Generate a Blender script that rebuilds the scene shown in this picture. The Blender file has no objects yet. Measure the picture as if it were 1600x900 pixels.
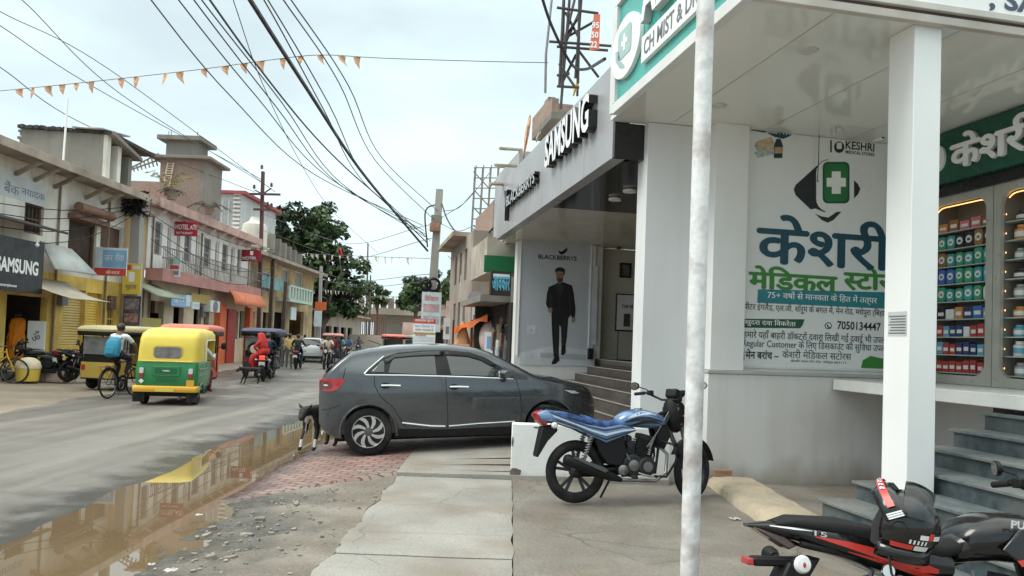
import bpy, bmesh, math, random
import numpy as np
from mathutils import Vector as V, Matrix as M, noise as NZ

R = math.radians
PI = math.pi
rnd = random.Random(7)
SC = bpy.context.scene
COL = SC.collection

# ------------------------------------------------------------------ camera
EYE = 1.62
FPX = 1164.0                       # focal length in photo pixels (photo 1600 wide)
PITCH, ROLL, SHIFT = R(2.0), R(2.1), 44.4 / 1600.0
cam_d = bpy.data.cameras.new('camera')
cam = bpy.data.objects.new('camera', cam_d)
COL.objects.link(cam)
cam_d.sensor_width = 36.0
cam_d.lens = 36.0 * FPX / 1600.0
cam_d.shift_y = SHIFT
cam_d.clip_start = 0.05
cam_d.clip_end = 3000
CAMR = (M.Rotation(PI / 2 + PITCH, 3, 'X') @ M.Rotation(ROLL, 3, 'Z'))
cam.matrix_world = M.Translation((0, 0, EYE)) @ CAMR.to_4x4()
SC.camera = cam

# ------------------------------------------------------------------ sky, sun, exposure
SUN_EL, SUN_AZ = 50.0, -105.0       # azimuth: 0 = +Y, positive towards +X
world = bpy.data.worlds.new('World')
SC.world = world
world.use_nodes = True
wn, wl = world.node_tree.nodes, world.node_tree.links
sky = wn.new('ShaderNodeTexSky')
sky.sky_type = 'NISHITA'
sky.sun_disc = False
sky.sun_elevation = R(SUN_EL)
sky.sun_rotation = R(SUN_AZ)
sky.air_density = 1.0
sky.dust_density = 3.0
tc = wn.new('ShaderNodeTexCoord')
mp = wn.new('ShaderNodeMapping'); mp.inputs['Scale'].default_value = (1.2, 1.2, 3.2)
n1 = wn.new('ShaderNodeTexNoise'); n1.inputs['Scale'].default_value = 1.7; n1.inputs['Detail'].default_value = 6; n1.inputs['Roughness'].default_value = .52
ra = wn.new('ShaderNodeValToRGB')
ra.color_ramp.elements[0].position = .36; ra.color_ramp.elements[0].color = (4.9, 5.85, 6.15, 1)
ra.color_ramp.elements[1].position = .62; ra.color_ramp.elements[1].color = (6.6, 8.1, 8.35, 1)
mx = wn.new('ShaderNodeMix'); mx.data_type = 'RGBA'; mx.inputs[0].default_value = .93
wl.new(tc.outputs['Generated'], mp.inputs['Vector']); wl.new(mp.outputs['Vector'], n1.inputs['Vector'])
wl.new(n1.outputs['Fac'], ra.inputs['Fac'])
wl.new(sky.outputs['Color'], mx.inputs[6]); wl.new(ra.outputs['Color'], mx.inputs[7])
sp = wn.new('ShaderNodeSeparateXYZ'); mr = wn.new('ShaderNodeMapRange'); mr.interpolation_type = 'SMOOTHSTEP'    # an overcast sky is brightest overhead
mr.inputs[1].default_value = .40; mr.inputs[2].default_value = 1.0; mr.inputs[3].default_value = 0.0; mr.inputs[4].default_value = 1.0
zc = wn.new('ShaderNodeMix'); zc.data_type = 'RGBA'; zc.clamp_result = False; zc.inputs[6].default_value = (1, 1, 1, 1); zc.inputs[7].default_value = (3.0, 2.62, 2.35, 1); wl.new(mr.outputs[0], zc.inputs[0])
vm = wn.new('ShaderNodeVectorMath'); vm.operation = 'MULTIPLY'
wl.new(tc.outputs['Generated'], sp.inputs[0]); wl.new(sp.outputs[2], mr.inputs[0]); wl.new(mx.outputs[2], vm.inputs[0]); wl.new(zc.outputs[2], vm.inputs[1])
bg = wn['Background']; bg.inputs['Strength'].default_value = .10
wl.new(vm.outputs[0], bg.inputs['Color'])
sun_d = bpy.data.lights.new('sun', 'SUN'); sun_d.energy = 1.5; sun_d.angle = R(28); sun_d.color = (1, .96, .9)
sun = bpy.data.objects.new('sun', sun_d); COL.objects.link(sun)
sd = V((math.sin(R(SUN_AZ)) * math.cos(R(SUN_EL)), math.cos(R(SUN_AZ)) * math.cos(R(SUN_EL)), math.sin(R(SUN_EL))))
sun.rotation_euler = sd.to_track_quat('Z', 'Y').to_euler()
SC.view_settings.view_transform = 'Standard'
SC.view_settings.look = 'None'
SC.view_settings.exposure = 0.62
SC.view_settings.gamma = 1.0
SC.view_settings.use_curve_mapping = False
SC.render.engine = 'CYCLES'
SC.cycles.max_bounces = 7
SC.cycles.transparent_max_bounces = 24

# ------------------------------------------------------------------ where a point of the photo lies in the street
def ray(px, py):
    return (CAMR @ V(((px - 800) / FPX, -(py - 450) / FPX + SHIFT * 1600 / FPX, -1)))
def at(px, py, y):
    d = ray(px, py); t = y / d.y
    return V((d.x * t, y, EYE + d.z * t))
def gnd(px, py, z=0.0):
    d = ray(px, py); t = (z - EYE) / d.z
    return V((d.x * t, d.y * t, z))
def onx(px, py, x):
    d = ray(px, py); t = x / d.x
    return V((x, d.y * t, EYE + d.z * t))
TH = R(11.6)                        # the facades on the far side of the pavement are turned by this
BX, BY = V((math.cos(TH), math.sin(TH), 0)), V((-math.sin(TH), math.cos(TH), 0))
def Bw(v, u, z=0.0):
    return BX * v + BY * u + V((0, 0, z))
def bu(px, py, u):                  # on the plane u = const of the turned frame -> (v, z)
    d = ray(px, py); t = u / d.dot(BY)
    return d.dot(BX) * t, EYE + d.z * t
def bv(px, py, v):                  # on the plane v = const -> (u, z)
    d = ray(px, py); t = v / d.dot(BX)
    return d.dot(BY) * t, EYE + d.z * t

# ------------------------------------------------------------------ materials
MATS = {}
def mat(name, col, rough=.6, metal=0., var=.14, vs=2.5, bump=0., bs=40., dirt=None, dfac=.5, ds=1.2, streak=0., coat=0., emit=0., spec=.5, trans=0., fine=0., wet=None, lane=0., crack=0., splash=0.):
    if name in MATS:
        return MATS[name]
    m = bpy.data.materials.new(name); m.use_nodes = True
    nt = m.node_tree; nd, lk = nt.nodes, nt.links
    p = nd['Principled BSDF']
    p.inputs['Roughness'].default_value = rough
    p.inputs['Metallic'].default_value = metal
    p.inputs['Specular IOR Level'].default_value = spec
    p.inputs['Coat Weight'].default_value = coat
    p.inputs['Coat Roughness'].default_value = .06
    if trans: p.inputs['Transmission Weight'].default_value = trans
    t = nd.new('ShaderNodeTexCoord')
    def noise(scale, detail=5, stretch=None):
        n = nd.new('ShaderNodeTexNoise'); n.inputs['Scale'].default_value = scale; n.inputs['Detail'].default_value = detail
        if stretch:
            mm = nd.new('ShaderNodeMapping'); mm.inputs['Scale'].default_value = stretch
            lk.new(t.outputs['Object'], mm.inputs['Vector']); lk.new(mm.outputs['Vector'], n.inputs['Vector'])
        else:
            lk.new(t.outputs['Object'], n.inputs['Vector'])
        return n
    def ramp(src, lo, hi, a, b):
        r = nd.new('ShaderNodeMapRange'); r.inputs[1].default_value = lo; r.inputs[2].default_value = hi
        r.inputs[3].default_value = a; r.inputs[4].default_value = b
        lk.new(src, r.inputs[0]); return r.outputs[0]
    def mixc(fac, a, b):
        x = nd.new('ShaderNodeMix'); x.data_type = 'RGBA'
        if isinstance(fac, float): x.inputs[0].default_value = fac
        else: lk.new(fac, x.inputs[0])
        for sock, c in ((x.inputs[6], a), (x.inputs[7], b)):
            if isinstance(c, tuple): sock.default_value = (*c[:3], 1)
            else: lk.new(c, sock)
        return x.outputs[2]
    lo = tuple(max(0, c * (1 - var)) for c in col); hi = tuple(min(1, c * (1 + var)) for c in col)
    c = mixc(ramp(noise(vs).outputs[0], .3, .7, 0, 1), lo, hi)
    if fine:
        c = mixc(ramp(noise(bs * 1.7, 2).outputs[0], .35, .65, 0, fine), c, tuple(x * .35 for x in col))
    if dirt:
        c = mixc(ramp(noise(ds, 8).outputs[0], .45, .72, 0, dfac), c, dirt)
    if streak:
        c = mixc(ramp(noise(1.0, 6, (5, 5, .35)).outputs[0], .5, .75, 0, streak), c, dirt or tuple(x * .4 for x in col))
    if lane:                             # wear that runs along the road
        c = mixc(ramp(noise(1.0, 6, (1.5, .10, 1)).outputs[0], .42, .70, 0, lane), c, dirt or tuple(x * 1.5 for x in col))
        c = mixc(ramp(noise(1.0, 6, (2.6, .22, 1)).outputs[0], .52, .74, 0, lane * .8), c, tuple(x * .55 for x in col))
    if crack:                            # thin wandering cracks, only here and there
        vo = nd.new('ShaderNodeTexVoronoi'); vo.feature = 'DISTANCE_TO_EDGE'; vo.inputs['Scale'].default_value = crack
        dn = noise(3.0, 6); av = nd.new('ShaderNodeMix'); av.data_type = 'VECTOR'; av.inputs[0].default_value = .14
        lk.new(t.outputs['Object'], av.inputs[4]); lk.new(dn.outputs['Color'], av.inputs[5]); lk.new(av.outputs[1], vo.inputs['Vector'])
        mm = nd.new('ShaderNodeMath'); mm.operation = 'MULTIPLY'; lk.new(ramp(vo.outputs['Distance'], .0, .011, 1, 0), mm.inputs[0]); lk.new(ramp(noise(.9, 3).outputs[0], .48, .60, 0, .85), mm.inputs[1])
        c = mixc(mm.outputs[0], c, tuple(x * .42 for x in col))
    if splash:                           # mud splashed up from the ground, ragged at the top
        gq = nd.new('ShaderNodeNewGeometry'); sq = nd.new('ShaderNodeSeparateXYZ'); lk.new(gq.outputs['Position'], sq.inputs[0])
        ma_ = nd.new('ShaderNodeMath'); ma_.operation = 'MULTIPLY_ADD'; ma_.inputs[1].default_value = -splash * 1.6; lk.new(noise(2.6, 7, (1, 1, .5)).outputs[0], ma_.inputs[0]); lk.new(sq.outputs[2], ma_.inputs[2])
        c = mixc(ramp(ma_.outputs[0], -splash * .9, -splash * .1, .75, 0), c, (.30, .25, .185))
    wf = None
    if wet:                              # soaked darker towards the water line
        gp = nd.new('ShaderNodeNewGeometry'); sx = nd.new('ShaderNodeSeparateXYZ'); lk.new(gp.outputs['Position'], sx.inputs[0])
        ad = nd.new('ShaderNodeMath'); ad.operation = 'MULTIPLY_ADD'; ad.inputs[1].default_value = .05; lk.new(noise(2.2, 6).outputs[0], ad.inputs[0]); lk.new(sx.outputs[2], ad.inputs[2])
        wf = ramp(ad.outputs[0], wet[0] + .025, wet[1] + .025, 1, 0); c = mixc(wf, c, tuple(x * .36 for x in col))
    lk.new(c, p.inputs['Base Color'])
    if bump:
        b = nd.new('ShaderNodeBump'); b.inputs['Strength'].default_value = bump; b.inputs['Distance'].default_value = .02
        lk.new(noise(bs, 6).outputs[0], b.inputs['Height']); lk.new(b.outputs[0], p.inputs['Normal'])
    if rough > .12 and var:
        rs = ramp(noise(vs * 2.3).outputs[0], .3, .7, max(.05, rough - .1), min(1, rough + .1))
        if wf:
            xr = nd.new('ShaderNodeMix'); lk.new(wf, xr.inputs[0]); lk.new(rs, xr.inputs[2]); xr.inputs[3].default_value = .16; rs = xr.outputs[0]
        lk.new(rs, p.inputs['Roughness'])
    if emit:
        lk.new(c, p.inputs['Emission Color']); p.inputs['Emission Strength'].default_value = emit
    MATS[name] = m
    return m

# ------------------------------------------------------------------ mesh building
class MB:
    def __init__(s):
        s.v, s.f, s.mi = [], [], []
        s.T = M.Identity(4); s.k = 0
    def add(s, vs, fs):
        o = len(s.v)
        s.v += [tuple(s.T @ V(p)) for p in vs]
        s.f += [tuple(i + o for i in f) for f in fs]
        s.mi += [s.k] * len(fs)
        return s
    def box(s, x0, y0, z0, x1, y1, z1):
        return s.add([(x0, y0, z0), (x1, y0, z0), (x1, y1, z0), (x0, y1, z0), (x0, y0, z1), (x1, y0, z1), (x1, y1, z1), (x0, y1, z1)],
                     [(0, 3, 2, 1), (4, 5, 6, 7), (0, 1, 5, 4), (1, 2, 6, 5), (2, 3, 7, 6), (3, 0, 4, 7)])
    def cb(s, c, d):
        return s.box(c[0] - d[0] / 2, c[1] - d[1] / 2, c[2] - d[2] / 2, c[0] + d[0] / 2, c[1] + d[1] / 2, c[2] + d[2] / 2)
    def bar(s, p, q, w, h=None, up=(0, 0, 1)):
        h = h or w
        p, q = V(p), V(q); d = (q - p).normalized()
        a = d.cross(V(up))
        if a.length < 1e-4: a = d.cross(V((1, 0, 0)))
        a.normalize(); b = a.cross(d)
        vs = [e + a * i * w / 2 + b * j * h / 2 for e in (p, q) for i, j in ((-1, -1), (1, -1), (1, 1), (-1, 1))]
        return s.add(vs, [(0, 1, 2, 3), (7, 6, 5, 4), (0, 4, 5, 1), (1, 5, 6, 2), (2, 6, 7, 3), (3, 7, 4, 0)])
    def tube(s, pts, r, n=8, caps=True, flat=1.0):
        pts = [V(p) for p in pts]
        rs = r if isinstance(r, (list, tuple)) else [r] * len(pts)
        rings = []
        t0 = (pts[1] - pts[0]).normalized()
        a = t0.cross(V((0, 0, 1)))
        if a.length < .05: a = t0.cross(V((1, 0, 0)))
        a.normalize()
        for i, p in enumerate(pts):
            t = (pts[min(i + 1, len(pts) - 1)] - pts[max(i - 1, 0)]).normalized()
            a = (a - t * a.dot(t)).normalized(); b = t.cross(a)
            rings.append([p + (a * math.cos(2 * PI * k / n) + b * flat * math.sin(2 * PI * k / n)) * rs[i] for k in range(n)])
        return s.loft(rings, caps=caps)
    def loft(s, rings, caps=True, closed=True, wrap=False):
        n = len(rings[0]); m = len(rings)
        vs = [p for r in rings for p in r]; fs = []
        for i in range(m if wrap else m - 1):
            for k in range(n if closed else n - 1):
                j = (k + 1) % n; i2 = (i + 1) % m
                fs.append((i * n + k, i * n + j, i2 * n + j, i2 * n + k))
        if caps and closed and not wrap:
            fs.append(tuple(range(n - 1, -1, -1))); fs.append(tuple((m - 1) * n + k for k in range(n)))
        return s.add(vs, fs)
    def lathe(s, prof, c=(0, 0, 0), ax=(0, 0, 1), n=20, caps=True):
        c = V(c); d = V(ax).normalized()
        a = d.cross(V((0, 0, 1)))
        if a.length < .05: a = d.cross(V((1, 0, 0)))
        a.normalize(); b = d.cross(a)
        return s.loft([[c + d * h + (a * math.cos(2 * PI * k / n) + b * math.sin(2 * PI * k / n)) * max(r, 1e-4) for k in range(n)] for r, h in prof], caps=caps)
    def torus(s, c, ax, r1, r2, n=28, k=8, flat=1.0, a0=0., a1=2 * PI):
        c = V(c); d = V(ax).normalized()
        a = d.cross(V((0, 0, 1)))
        if a.length < .05: a = d.cross(V((1, 0, 0)))
        a.normalize(); b = d.cross(a)
        full = abs(a1 - a0 - 2 * PI) < 1e-4
        rings = []
        for i in range(n if full else n + 1):
            t = a0 + (a1 - a0) * i / n; e = a * math.cos(t) + b * math.sin(t)
            rings.append([c + e * (r1 + r2 * math.cos(2 * PI * q / k)) + d * r2 * flat * math.sin(2 * PI * q / k) for q in range(k)])
        return s.loft(rings, caps=not full, wrap=full)
    def ball(s, c, r, n=12, m=8):
        r = (r, r, r) if isinstance(r, (int, float)) else r
        rings = [[(c[0] + r[0] * math.sin(t) * math.cos(2 * PI * k / n), c[1] + r[1] * math.sin(t) * math.sin(2 * PI * k / n), c[2] + r[2] * math.cos(t)) for k in range(n)]
                 for t in [max(.02, min(PI - .02, PI * i / m)) for i in range(m + 1)]]
        return s.loft(rings)
    def prism(s, poly, o, ux, uy, d):
        """polygon (2-D) in the plane o + a*ux + b*uy, pushed along vector d"""
        o, ux, uy, d = V(o), V(ux), V(uy), V(d)
        n = len(poly)
        A = [o + ux * a + uy * b for a, b in poly]
        vs = A + [p + d for p in A]
        fs = [tuple(range(n)), tuple(range(2 * n - 1, n - 1, -1))] + [(i, (i + 1) % n, n + (i + 1) % n, n + i) for i in range(n)]
        return s.add(vs, fs)
    def quad(s, a, b, c, d):
        return s.add([a, b, c, d], [(0, 1, 2, 3)])
    def grid(s, nx, ny, fn):
        vs = [fn(i / nx, j / ny) for j in range(ny + 1) for i in range(nx + 1)]
        w = nx + 1
        return s.add(vs, [(j * w + i, j * w + i + 1, (j + 1) * w + i + 1, (j + 1) * w + i) for j in range(ny) for i in range(nx)])
    def mesh(s, me, T=None):
        T = T or M.Identity(4)
        return s.add([T @ v.co for v in me.vertices], [tuple(p.vertices) for p in me.polygons])
    def build(s, name, mats, parent=None, bevel=0., smooth=40, loc=None, rz=0., seg=2, recalc=True):
        me = bpy.data.meshes.new(name)
        me.from_pydata(s.v, [], s.f)
        mats = mats if isinstance(mats, (list, tuple)) else [mats]
        for m in mats: me.materials.append(m)
        if len(mats) > 1: me.polygons.foreach_set('material_index', s.mi)
        if recalc:
            b = bmesh.new(); b.from_mesh(me)
            bmesh.ops.recalc_face_normals(b, faces=b.faces[:])
            b.to_mesh(me); b.free()
        if smooth:
            me.polygons.foreach_set('use_smooth', [True] * len(me.polygons))
            me.set_sharp_from_angle(angle=R(smooth))
        me.update()
        o = bpy.data.objects.new(name, me); COL.objects.link(o)
        if parent: o.parent = parent
        if loc is not None: o.location = loc
        if rz: o.rotation_euler.z = rz
        if bevel:
            bm_ = o.modifiers.new('soft edge', 'BEVEL'); bm_.width = bevel; bm_.segments = seg; bm_.limit_method = 'ANGLE'; bm_.angle_limit = R(35)
            bm_.harden_normals = False
        return o

def rrect(w, h, r, n=4, cx=0., cy=0.):
    out = []
    for sx, sy, a in ((1, 1, 0), (-1, 1, 90), (-1, -1, 180), (1, -1, 270)):
        for i in range(n + 1):
            t = R(a + 90 * i / n)
            out.append((cx + sx * (w / 2 - r) + r * math.cos(t), cy + sy * (h / 2 - r) + r * math.sin(t)))
    return out
def ellipse(rx, ry, n=28, cx=0., cy=0.):
    return [(cx + rx * math.cos(2 * PI * i / n), cy + ry * math.sin(2 * PI * i / n)) for i in range(n)]
def interp(x, xs, ys):
    return float(np.interp(x, xs, ys))
def sstep(a, b, x):
    t = max(0., min(1., (x - a) / (b - a))); return t * t * (3 - 2 * t)

def tag(o, label, cat, group=None, kind=None):
    o['label'] = label; o['category'] = cat
    if group: o['group'] = group
    if kind: o['kind'] = kind
    return o
def thing(name, label, cat, loc=(0, 0, 0), rz=0., group=None, scale=None):
    o = bpy.data.objects.new(name, None); COL.objects.link(o)
    o.location = loc; o.rotation_euler = (0, 0, rz); o.empty_display_size = .2
    if scale: o.scale = (scale, scale, scale)
    return tag(o, label, cat, group)
def struct(o):
    o['kind'] = 'structure'; return o
def dup(root, loc, rz, label=None, group=None, scale=None):
    """a copy of a thing with copies of its parts and sub-parts"""
    r = root.copy(); COL.objects.link(r); r.location = loc; r.rotation_euler = (root.rotation_euler.x, root.rotation_euler.y, rz)
    if label: r['label'] = label
    if group: r['group'] = group
    if scale: r.scale = (scale, scale, scale)
    for ch in list(root.children):
        c = ch.copy(); COL.objects.link(c); c.parent = r
        for g in ch.children:
            d = g.copy(); COL.objects.link(d); d.parent = c
    return r

# ------------------------------------------------------------------ lettering
_half = {}
def text_me(body, bold=0.):
    c = bpy.data.curves.new('t', 'FONT'); c.body = body; c.size = 1.0; c.offset = bold; c.resolution_u = 3; c.extrude = 0
    o = bpy.data.objects.new('t', c); COL.objects.link(o)
    dg = bpy.context.evaluated_depsgraph_get()
    me = bpy.data.meshes.new_from_object(o.evaluated_get(dg))
    bpy.data.objects.remove(o); bpy.data.curves.remove(c)
    return me
def letter(mb, body, o, ux, uy, w, h, bold=.012, depth=0., off=.003, slant=0., cut=None):
    """letters filling a w x h box whose lower-left corner is o, along ux, up uy; depth makes them solid"""
    deva = any('\u0900' <= ch <= '\u097f' for ch in body)
    me = text_me(body, 0 if deva else bold)
    if not me.vertices:
        return
    xs = [v.co.x for v in me.vertices]; ys = [v.co.y for v in me.vertices]
    x0, x1, y0, y1 = min(xs), max(xs), min(ys), max(ys)
    if cut:                              # a half letter: everything right of the cut is left out
        b = bmesh.new(); b.from_mesh(me); x1 = x0 + (x1 - x0) * cut
        bmesh.ops.bisect_plane(b, geom=b.verts[:] + b.edges[:] + b.faces[:], plane_co=(x1, 0, 0), plane_no=(1, 0, 0), clear_outer=True)
        b.to_mesh(me); b.free()
    sx, sy = w / max(x1 - x0, 1e-5), h / max(y1 - y0, 1e-5)
    o, ux, uy = V(o), V(ux).normalized(), V(uy).normalized()
    n = ux.cross(uy)
    shifts = [(0, 0)]
    if deva and bold > .01:
        q = bold * 1.1
        shifts = [(0, 0), (q, 0), (-q, 0), (0, q * .8), (0, -q * .8)] if bold > .02 else [(q * .6, 0), (-q * .6, 0)]
    for i, (dx, dy) in enumerate(shifts):
        pt = lambda v, d: o + ux * ((v.co.x + dx - x0) * sx + slant * (v.co.y - y0) * sy) + uy * (v.co.y + dy - y0) * sy + n * (d + i * .0005)
        fs = [tuple(p.vertices) for p in me.polygons]
        if depth <= 0:
            mb.add([pt(v, off) for v in me.vertices], fs)
            continue
        nv = len(me.vertices); cnt = {}
        for f in fs:
            for a, b in zip(f, f[1:] + f[:1]): cnt.setdefault((min(a, b), max(a, b)), []).append((a, b))
        mb.add([pt(v, off + depth) for v in me.vertices] + [pt(v, off) for v in me.vertices], fs)
        base = len(mb.v) - 2 * nv
        side = [(e[0][0] + base, e[0][1] + base, e[0][1] + base + nv, e[0][0] + base + nv) for e in cnt.values() if len(e) == 1]
        mb.f += side; mb.mi += [1] * len(side)
    bpy.data.meshes.remove(me)
# ================================================================== GROUND
RRX = ([0, 5, 8, 11, 14, 16.5, 20, 24, 30, 45, 60, 90, 140], [-3.5, -3.62, -3.95, -4.15, -3.95, -4.0, -4.6, -5.2, -5.9, -7.6, -9.5, -12.5, -18])
RLX = ([0, 10, 14, 17, 24, 40, 60, 90, 140], [-8.6, -8.9, -9.2, -9.9, -11.2, -13.3, -16, -21, -31])
road_r = lambda y: interp(y, *RRX)
road_l = lambda y: interp(y, *RLX)
def nz(x, y, s, o=0.): return NZ.fractal(V((x * s, y * s, o)), 1.0, 2.0, 5)
WATER = -.062
def edge_wob(y): return .10 * NZ.noise(V((y * .9, 3.1, 0))) + .05 * NZ.noise(V((y * 3.1, 8, 0))) + .03 * NZ.noise(V((y * 9, 2, 0)))
def z_road(x, y):
    l, r = road_l(y), road_r(y); t = (x - l) / (r - l)
    near = 1 - sstep(16, 19, y)
    return -.018 - .05 * near * max(0, (t - .55) / .45) ** 2 - .012 * (1 - t) ** 3 + .006 * nz(x, y, .8) * near + .012 * nz(x, y, .35) * t * near - .02 * (1 - near)
def z_side(x, y, t):
    """between the asphalt (t=0) and the concrete walk (t=1)"""
    near = 1 - sstep(15.4, 16.6, y)
    dip = -.062 - .055 * math.sin(PI * min(1, t / .50)) if t < .50 else -.062 + .062 * ((t - .50) / .50) ** .8
    rough = .012 * nz(x, y, .9, 4) + (.026 * nz(x, y, 2.4, 9) + .012 * nz(x, y, 7, 1)) * sstep(.2, .5, t) * (1 - sstep(.8, 1, t))
    return near * (dip + rough * (1 - .6 * (t < .1))) + (1 - near) * (-.04 + .006 * nz(x, y, 1.2))
SLABX = -1.28
def side_x(y, t):
    a = road_r(y) + edge_wob(y); b = SLABX if y < 15 else SLABX
    b += .05 * NZ.noise(V((y * 2.2, 1, 5))) if y < 9 else 0
    return a + (b - a) * t
def yrow(y0, y1, n, p=1.7): return [y0 + (y1 - y0) * (i / n) ** p for i in range(n + 1)]

# base earth out to the horizon
m_earth = mat('earth', (.20, .165, .125), .95, var=.25, vs=.15, bump=.3, bs=6)
g = MB(); g.quad((-900, -60, -.35), (900, -60, -.35), (900, 1500, -.35), (-900, 1500, -.35))
struct(g.build('ground', m_earth, smooth=0))

# asphalt
m_road = mat('asphalt', (.135, .121, .110), .55, var=.18, vs=.7, bump=.35, bs=60, dirt=(.27, .245, .215), dfac=.5, ds=.32, fine=.3, wet=(-.058, -.035), lane=.6)
def strip(rows, cols, fx, fz):
    mb = MB(); vs = []
    for y in rows:
        for t in cols:
            x = fx(y, t); vs.append((x, y, fz(x, y, t)))
    w = len(cols)
    mb.add(vs, [(j * w + i, j * w + i + 1, (j + 1) * w + i + 1, (j + 1) * w + i) for j in range(len(rows) - 1) for i in range(w - 1)])
    return mb
rows = yrow(1.2, 150, 240)
cols = [i / 44 for i in range(45)]
rd = strip(rows, cols, lambda y, t: (road_l(y) + .5 * NZ.noise(V((y * .45, 0, 2)))) * (1 - t) + (road_r(y) + edge_wob(y)) * t, lambda x, y, t: z_road(x, y))
struct(rd.build('road', m_road, smooth=180))
# pale dust lane worn onto the asphalt
m_dust = mat('road_dust', (.36, .35, .33), .8, var=.14, vs=1.2, bump=.2, bs=50, fine=.2)
# shoulder between asphalt and walkway
m_dirt = mat('broken_concrete_dirt', (.178, .152, .122), .8, var=.25, vs=1.4, bump=.9, bs=22, dirt=(.29, .262, .225), dfac=.7, ds=1.6, fine=.4, wet=(-.056, -.012), crack=2.2)
rows_s = yrow(1.2, 15.2, 170, 1.25) + yrow(15.3, 40, 30, 1.3)
cols_s = [i / 60 for i in range(61)]
def paver_line(x): return 7.35 + (x + 2.75) * 1.02        # where the red blocks begin
sh = strip(rows_s, cols_s, side_x, z_side)
struct(sh.build('dirt_shoulder', m_dirt, smooth=180))
# left verge, dusty, up to the shop fronts
m_verge = mat('dusty_verge', (.31, .255, .20), .95, var=.2, vs=.8, bump=.6, bs=14, dirt=(.19, .16, .12), dfac=.6, ds=.7, fine=.3)
def fx_l(y, t):
    b = road_l(y) + .5 * NZ.noise(V((y * .45, 0, 2))) + .05; a = min(-15.6, b - 6)
    return a + (b - a) * t
vg = strip(yrow(1.2, 150, 90), [i / 16 for i in range(17)], fx_l, lambda x, y, t: -.05 + .16 * (1 - t) ** 1.5 + .03 * nz(x, y, .8, 2) * (1 - t))
struct(vg.build('dirt_verge', m_verge, smooth=180))
# right verge beyond the parked car
vr = strip(yrow(14.9, 150, 60), [i / 12 for i in range(13)], lambda y, t: road_r(y) * (1 - t) + (SLABX + 14 * t) * t + edge_wob(y) * (1 - t), lambda x, y, t: -.055 + .05 * t)
struct(vr.build('far_verge', m_verge, smooth=180))

# muddy water in the trough
def mk_water(name='muddy_water'):
    m = mat(name, (.15, .105, .06), .015, var=.12, vs=.6, spec=.9); m.node_tree.nodes['Principled BSDF'].inputs['IOR'].default_value = 1.75
    return m
wt = MB()
ys = yrow(1.5, 16.6, 60, 1.1)
wv = []
for y in ys:
    a = side_x(y, 0) - .9; b = side_x(y, .74)
    for i in range(9): wv.append((a + (b - a) * i / 8, y, WATER))
wt.add(wv, [(j * 9 + i, j * 9 + i + 1, (j + 1) * 9 + i + 1, (j + 1) * 9 + i) for j in range(len(ys) - 1) for i in range(8)])
struct(wt.build('puddle', mk_water()))

# red interlocking paving blocks
def paving_material():
    m = mat('red_paving', (.29, .175, .155), .7, var=.22, vs=2.0, bump=0, dirt=(.27, .235, .205), dfac=.75, ds=1.1, wet=(-.06, -.03))
    nt = m.node_tree; nd, lk = nt.nodes, nt.links; p = nd['Principled BSDF']
    t = nd.new('ShaderNodeTexCoord'); mp_ = nd.new('ShaderNodeMapping'); mp_.inputs['Rotation'].default_value = (0, 0, R(8))
    wv_ = nd.new('ShaderNodeTexWave'); wv_.wave_type = 'BANDS'; wv_.bands_direction = 'X'; wv_.wave_profile = 'TRI'; wv_.inputs['Scale'].default_value = 1.45; wv_.inputs['Distortion'].default_value = 0
    sep = nd.new('ShaderNodeSeparateXYZ'); cmb = nd.new('ShaderNodeCombineXYZ'); ma = nd.new('ShaderNodeMath'); ma.operation = 'MULTIPLY_ADD'; ma.inputs[1].default_value = .06
    br = nd.new('ShaderNodeTexBrick'); br.inputs['Scale'].default_value = 1.0; br.inputs['Brick Width'].default_value = .235; br.inputs['Row Height'].default_value = .125
    br.inputs['Mortar Size'].default_value = .011; br.inputs['Mortar Smooth'].default_value = .3
    br.inputs['Color1'].default_value = (1, 1, 1, 1); br.inputs['Color2'].default_value = (.72, .72, .72, 1); br.inputs['Mortar'].default_value = (.34, .32, .3, 1)
    lk.new(t.outputs['Object'], mp_.inputs[0]); lk.new(mp_.outputs[0], sep.inputs[0]); lk.new(mp_.outputs[0], wv_.inputs[0])
    lk.new(wv_.outputs['Fac'], ma.inputs[0]); lk.new(sep.outputs[1], ma.inputs[2])
    lk.new(sep.outputs[0], cmb.inputs[0]); lk.new(ma.outputs[0], cmb.inputs[1]); lk.new(cmb.outputs[0], br.inputs['Vector'])
    old = p.inputs['Base Color'].links[0].from_socket
    x = nd.new('ShaderNodeMix'); x.data_type = 'RGBA'; x.blend_type = 'MULTIPLY'; x.inputs[0].default_value = 1.0
    lk.new(old, x.inputs[6]); lk.new(br.outputs['Color'], x.inputs[7]); lk.new(x.outputs[2], p.inputs['Base Color'])
    b = nd.new('ShaderNodeBump'); b.inputs['Strength'].default_value = .9; b.inputs['Distance'].default_value = .012; b.invert = True
    lk.new(br.outputs['Fac'], b.inputs['Height']); lk.new(b.outputs[0], p.inputs['Normal'])
    return m
def ramp_z(x, y):                     # the ground under the car climbs towards the shops
    return .15 * sstep(-2.2, 1.0, x) * sstep(8.6, 10.2, y)
pv = MB(); vs = []; nxp, nyp = 40, 60
for j in range(nyp + 1):
    for i in range(nxp + 1):
        x = -3.3 + (2.06) * i / nxp
        y0 = paver_line(x) + .04 * NZ.noise(V((x * 4, 0, 0))); y = y0 + (15.2 - y0) * (j / nyp)
        t = (x - side_x(y, 0)) / (SLABX - side_x(y, 0))
        z = -.115 + .115 * sstep(.17, .88, t) + ramp_z(x, y) + .006 * nz(x, y, 1.2, 6)
        vs.append((x, y, z + (.02 if j else -.06)))
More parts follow.
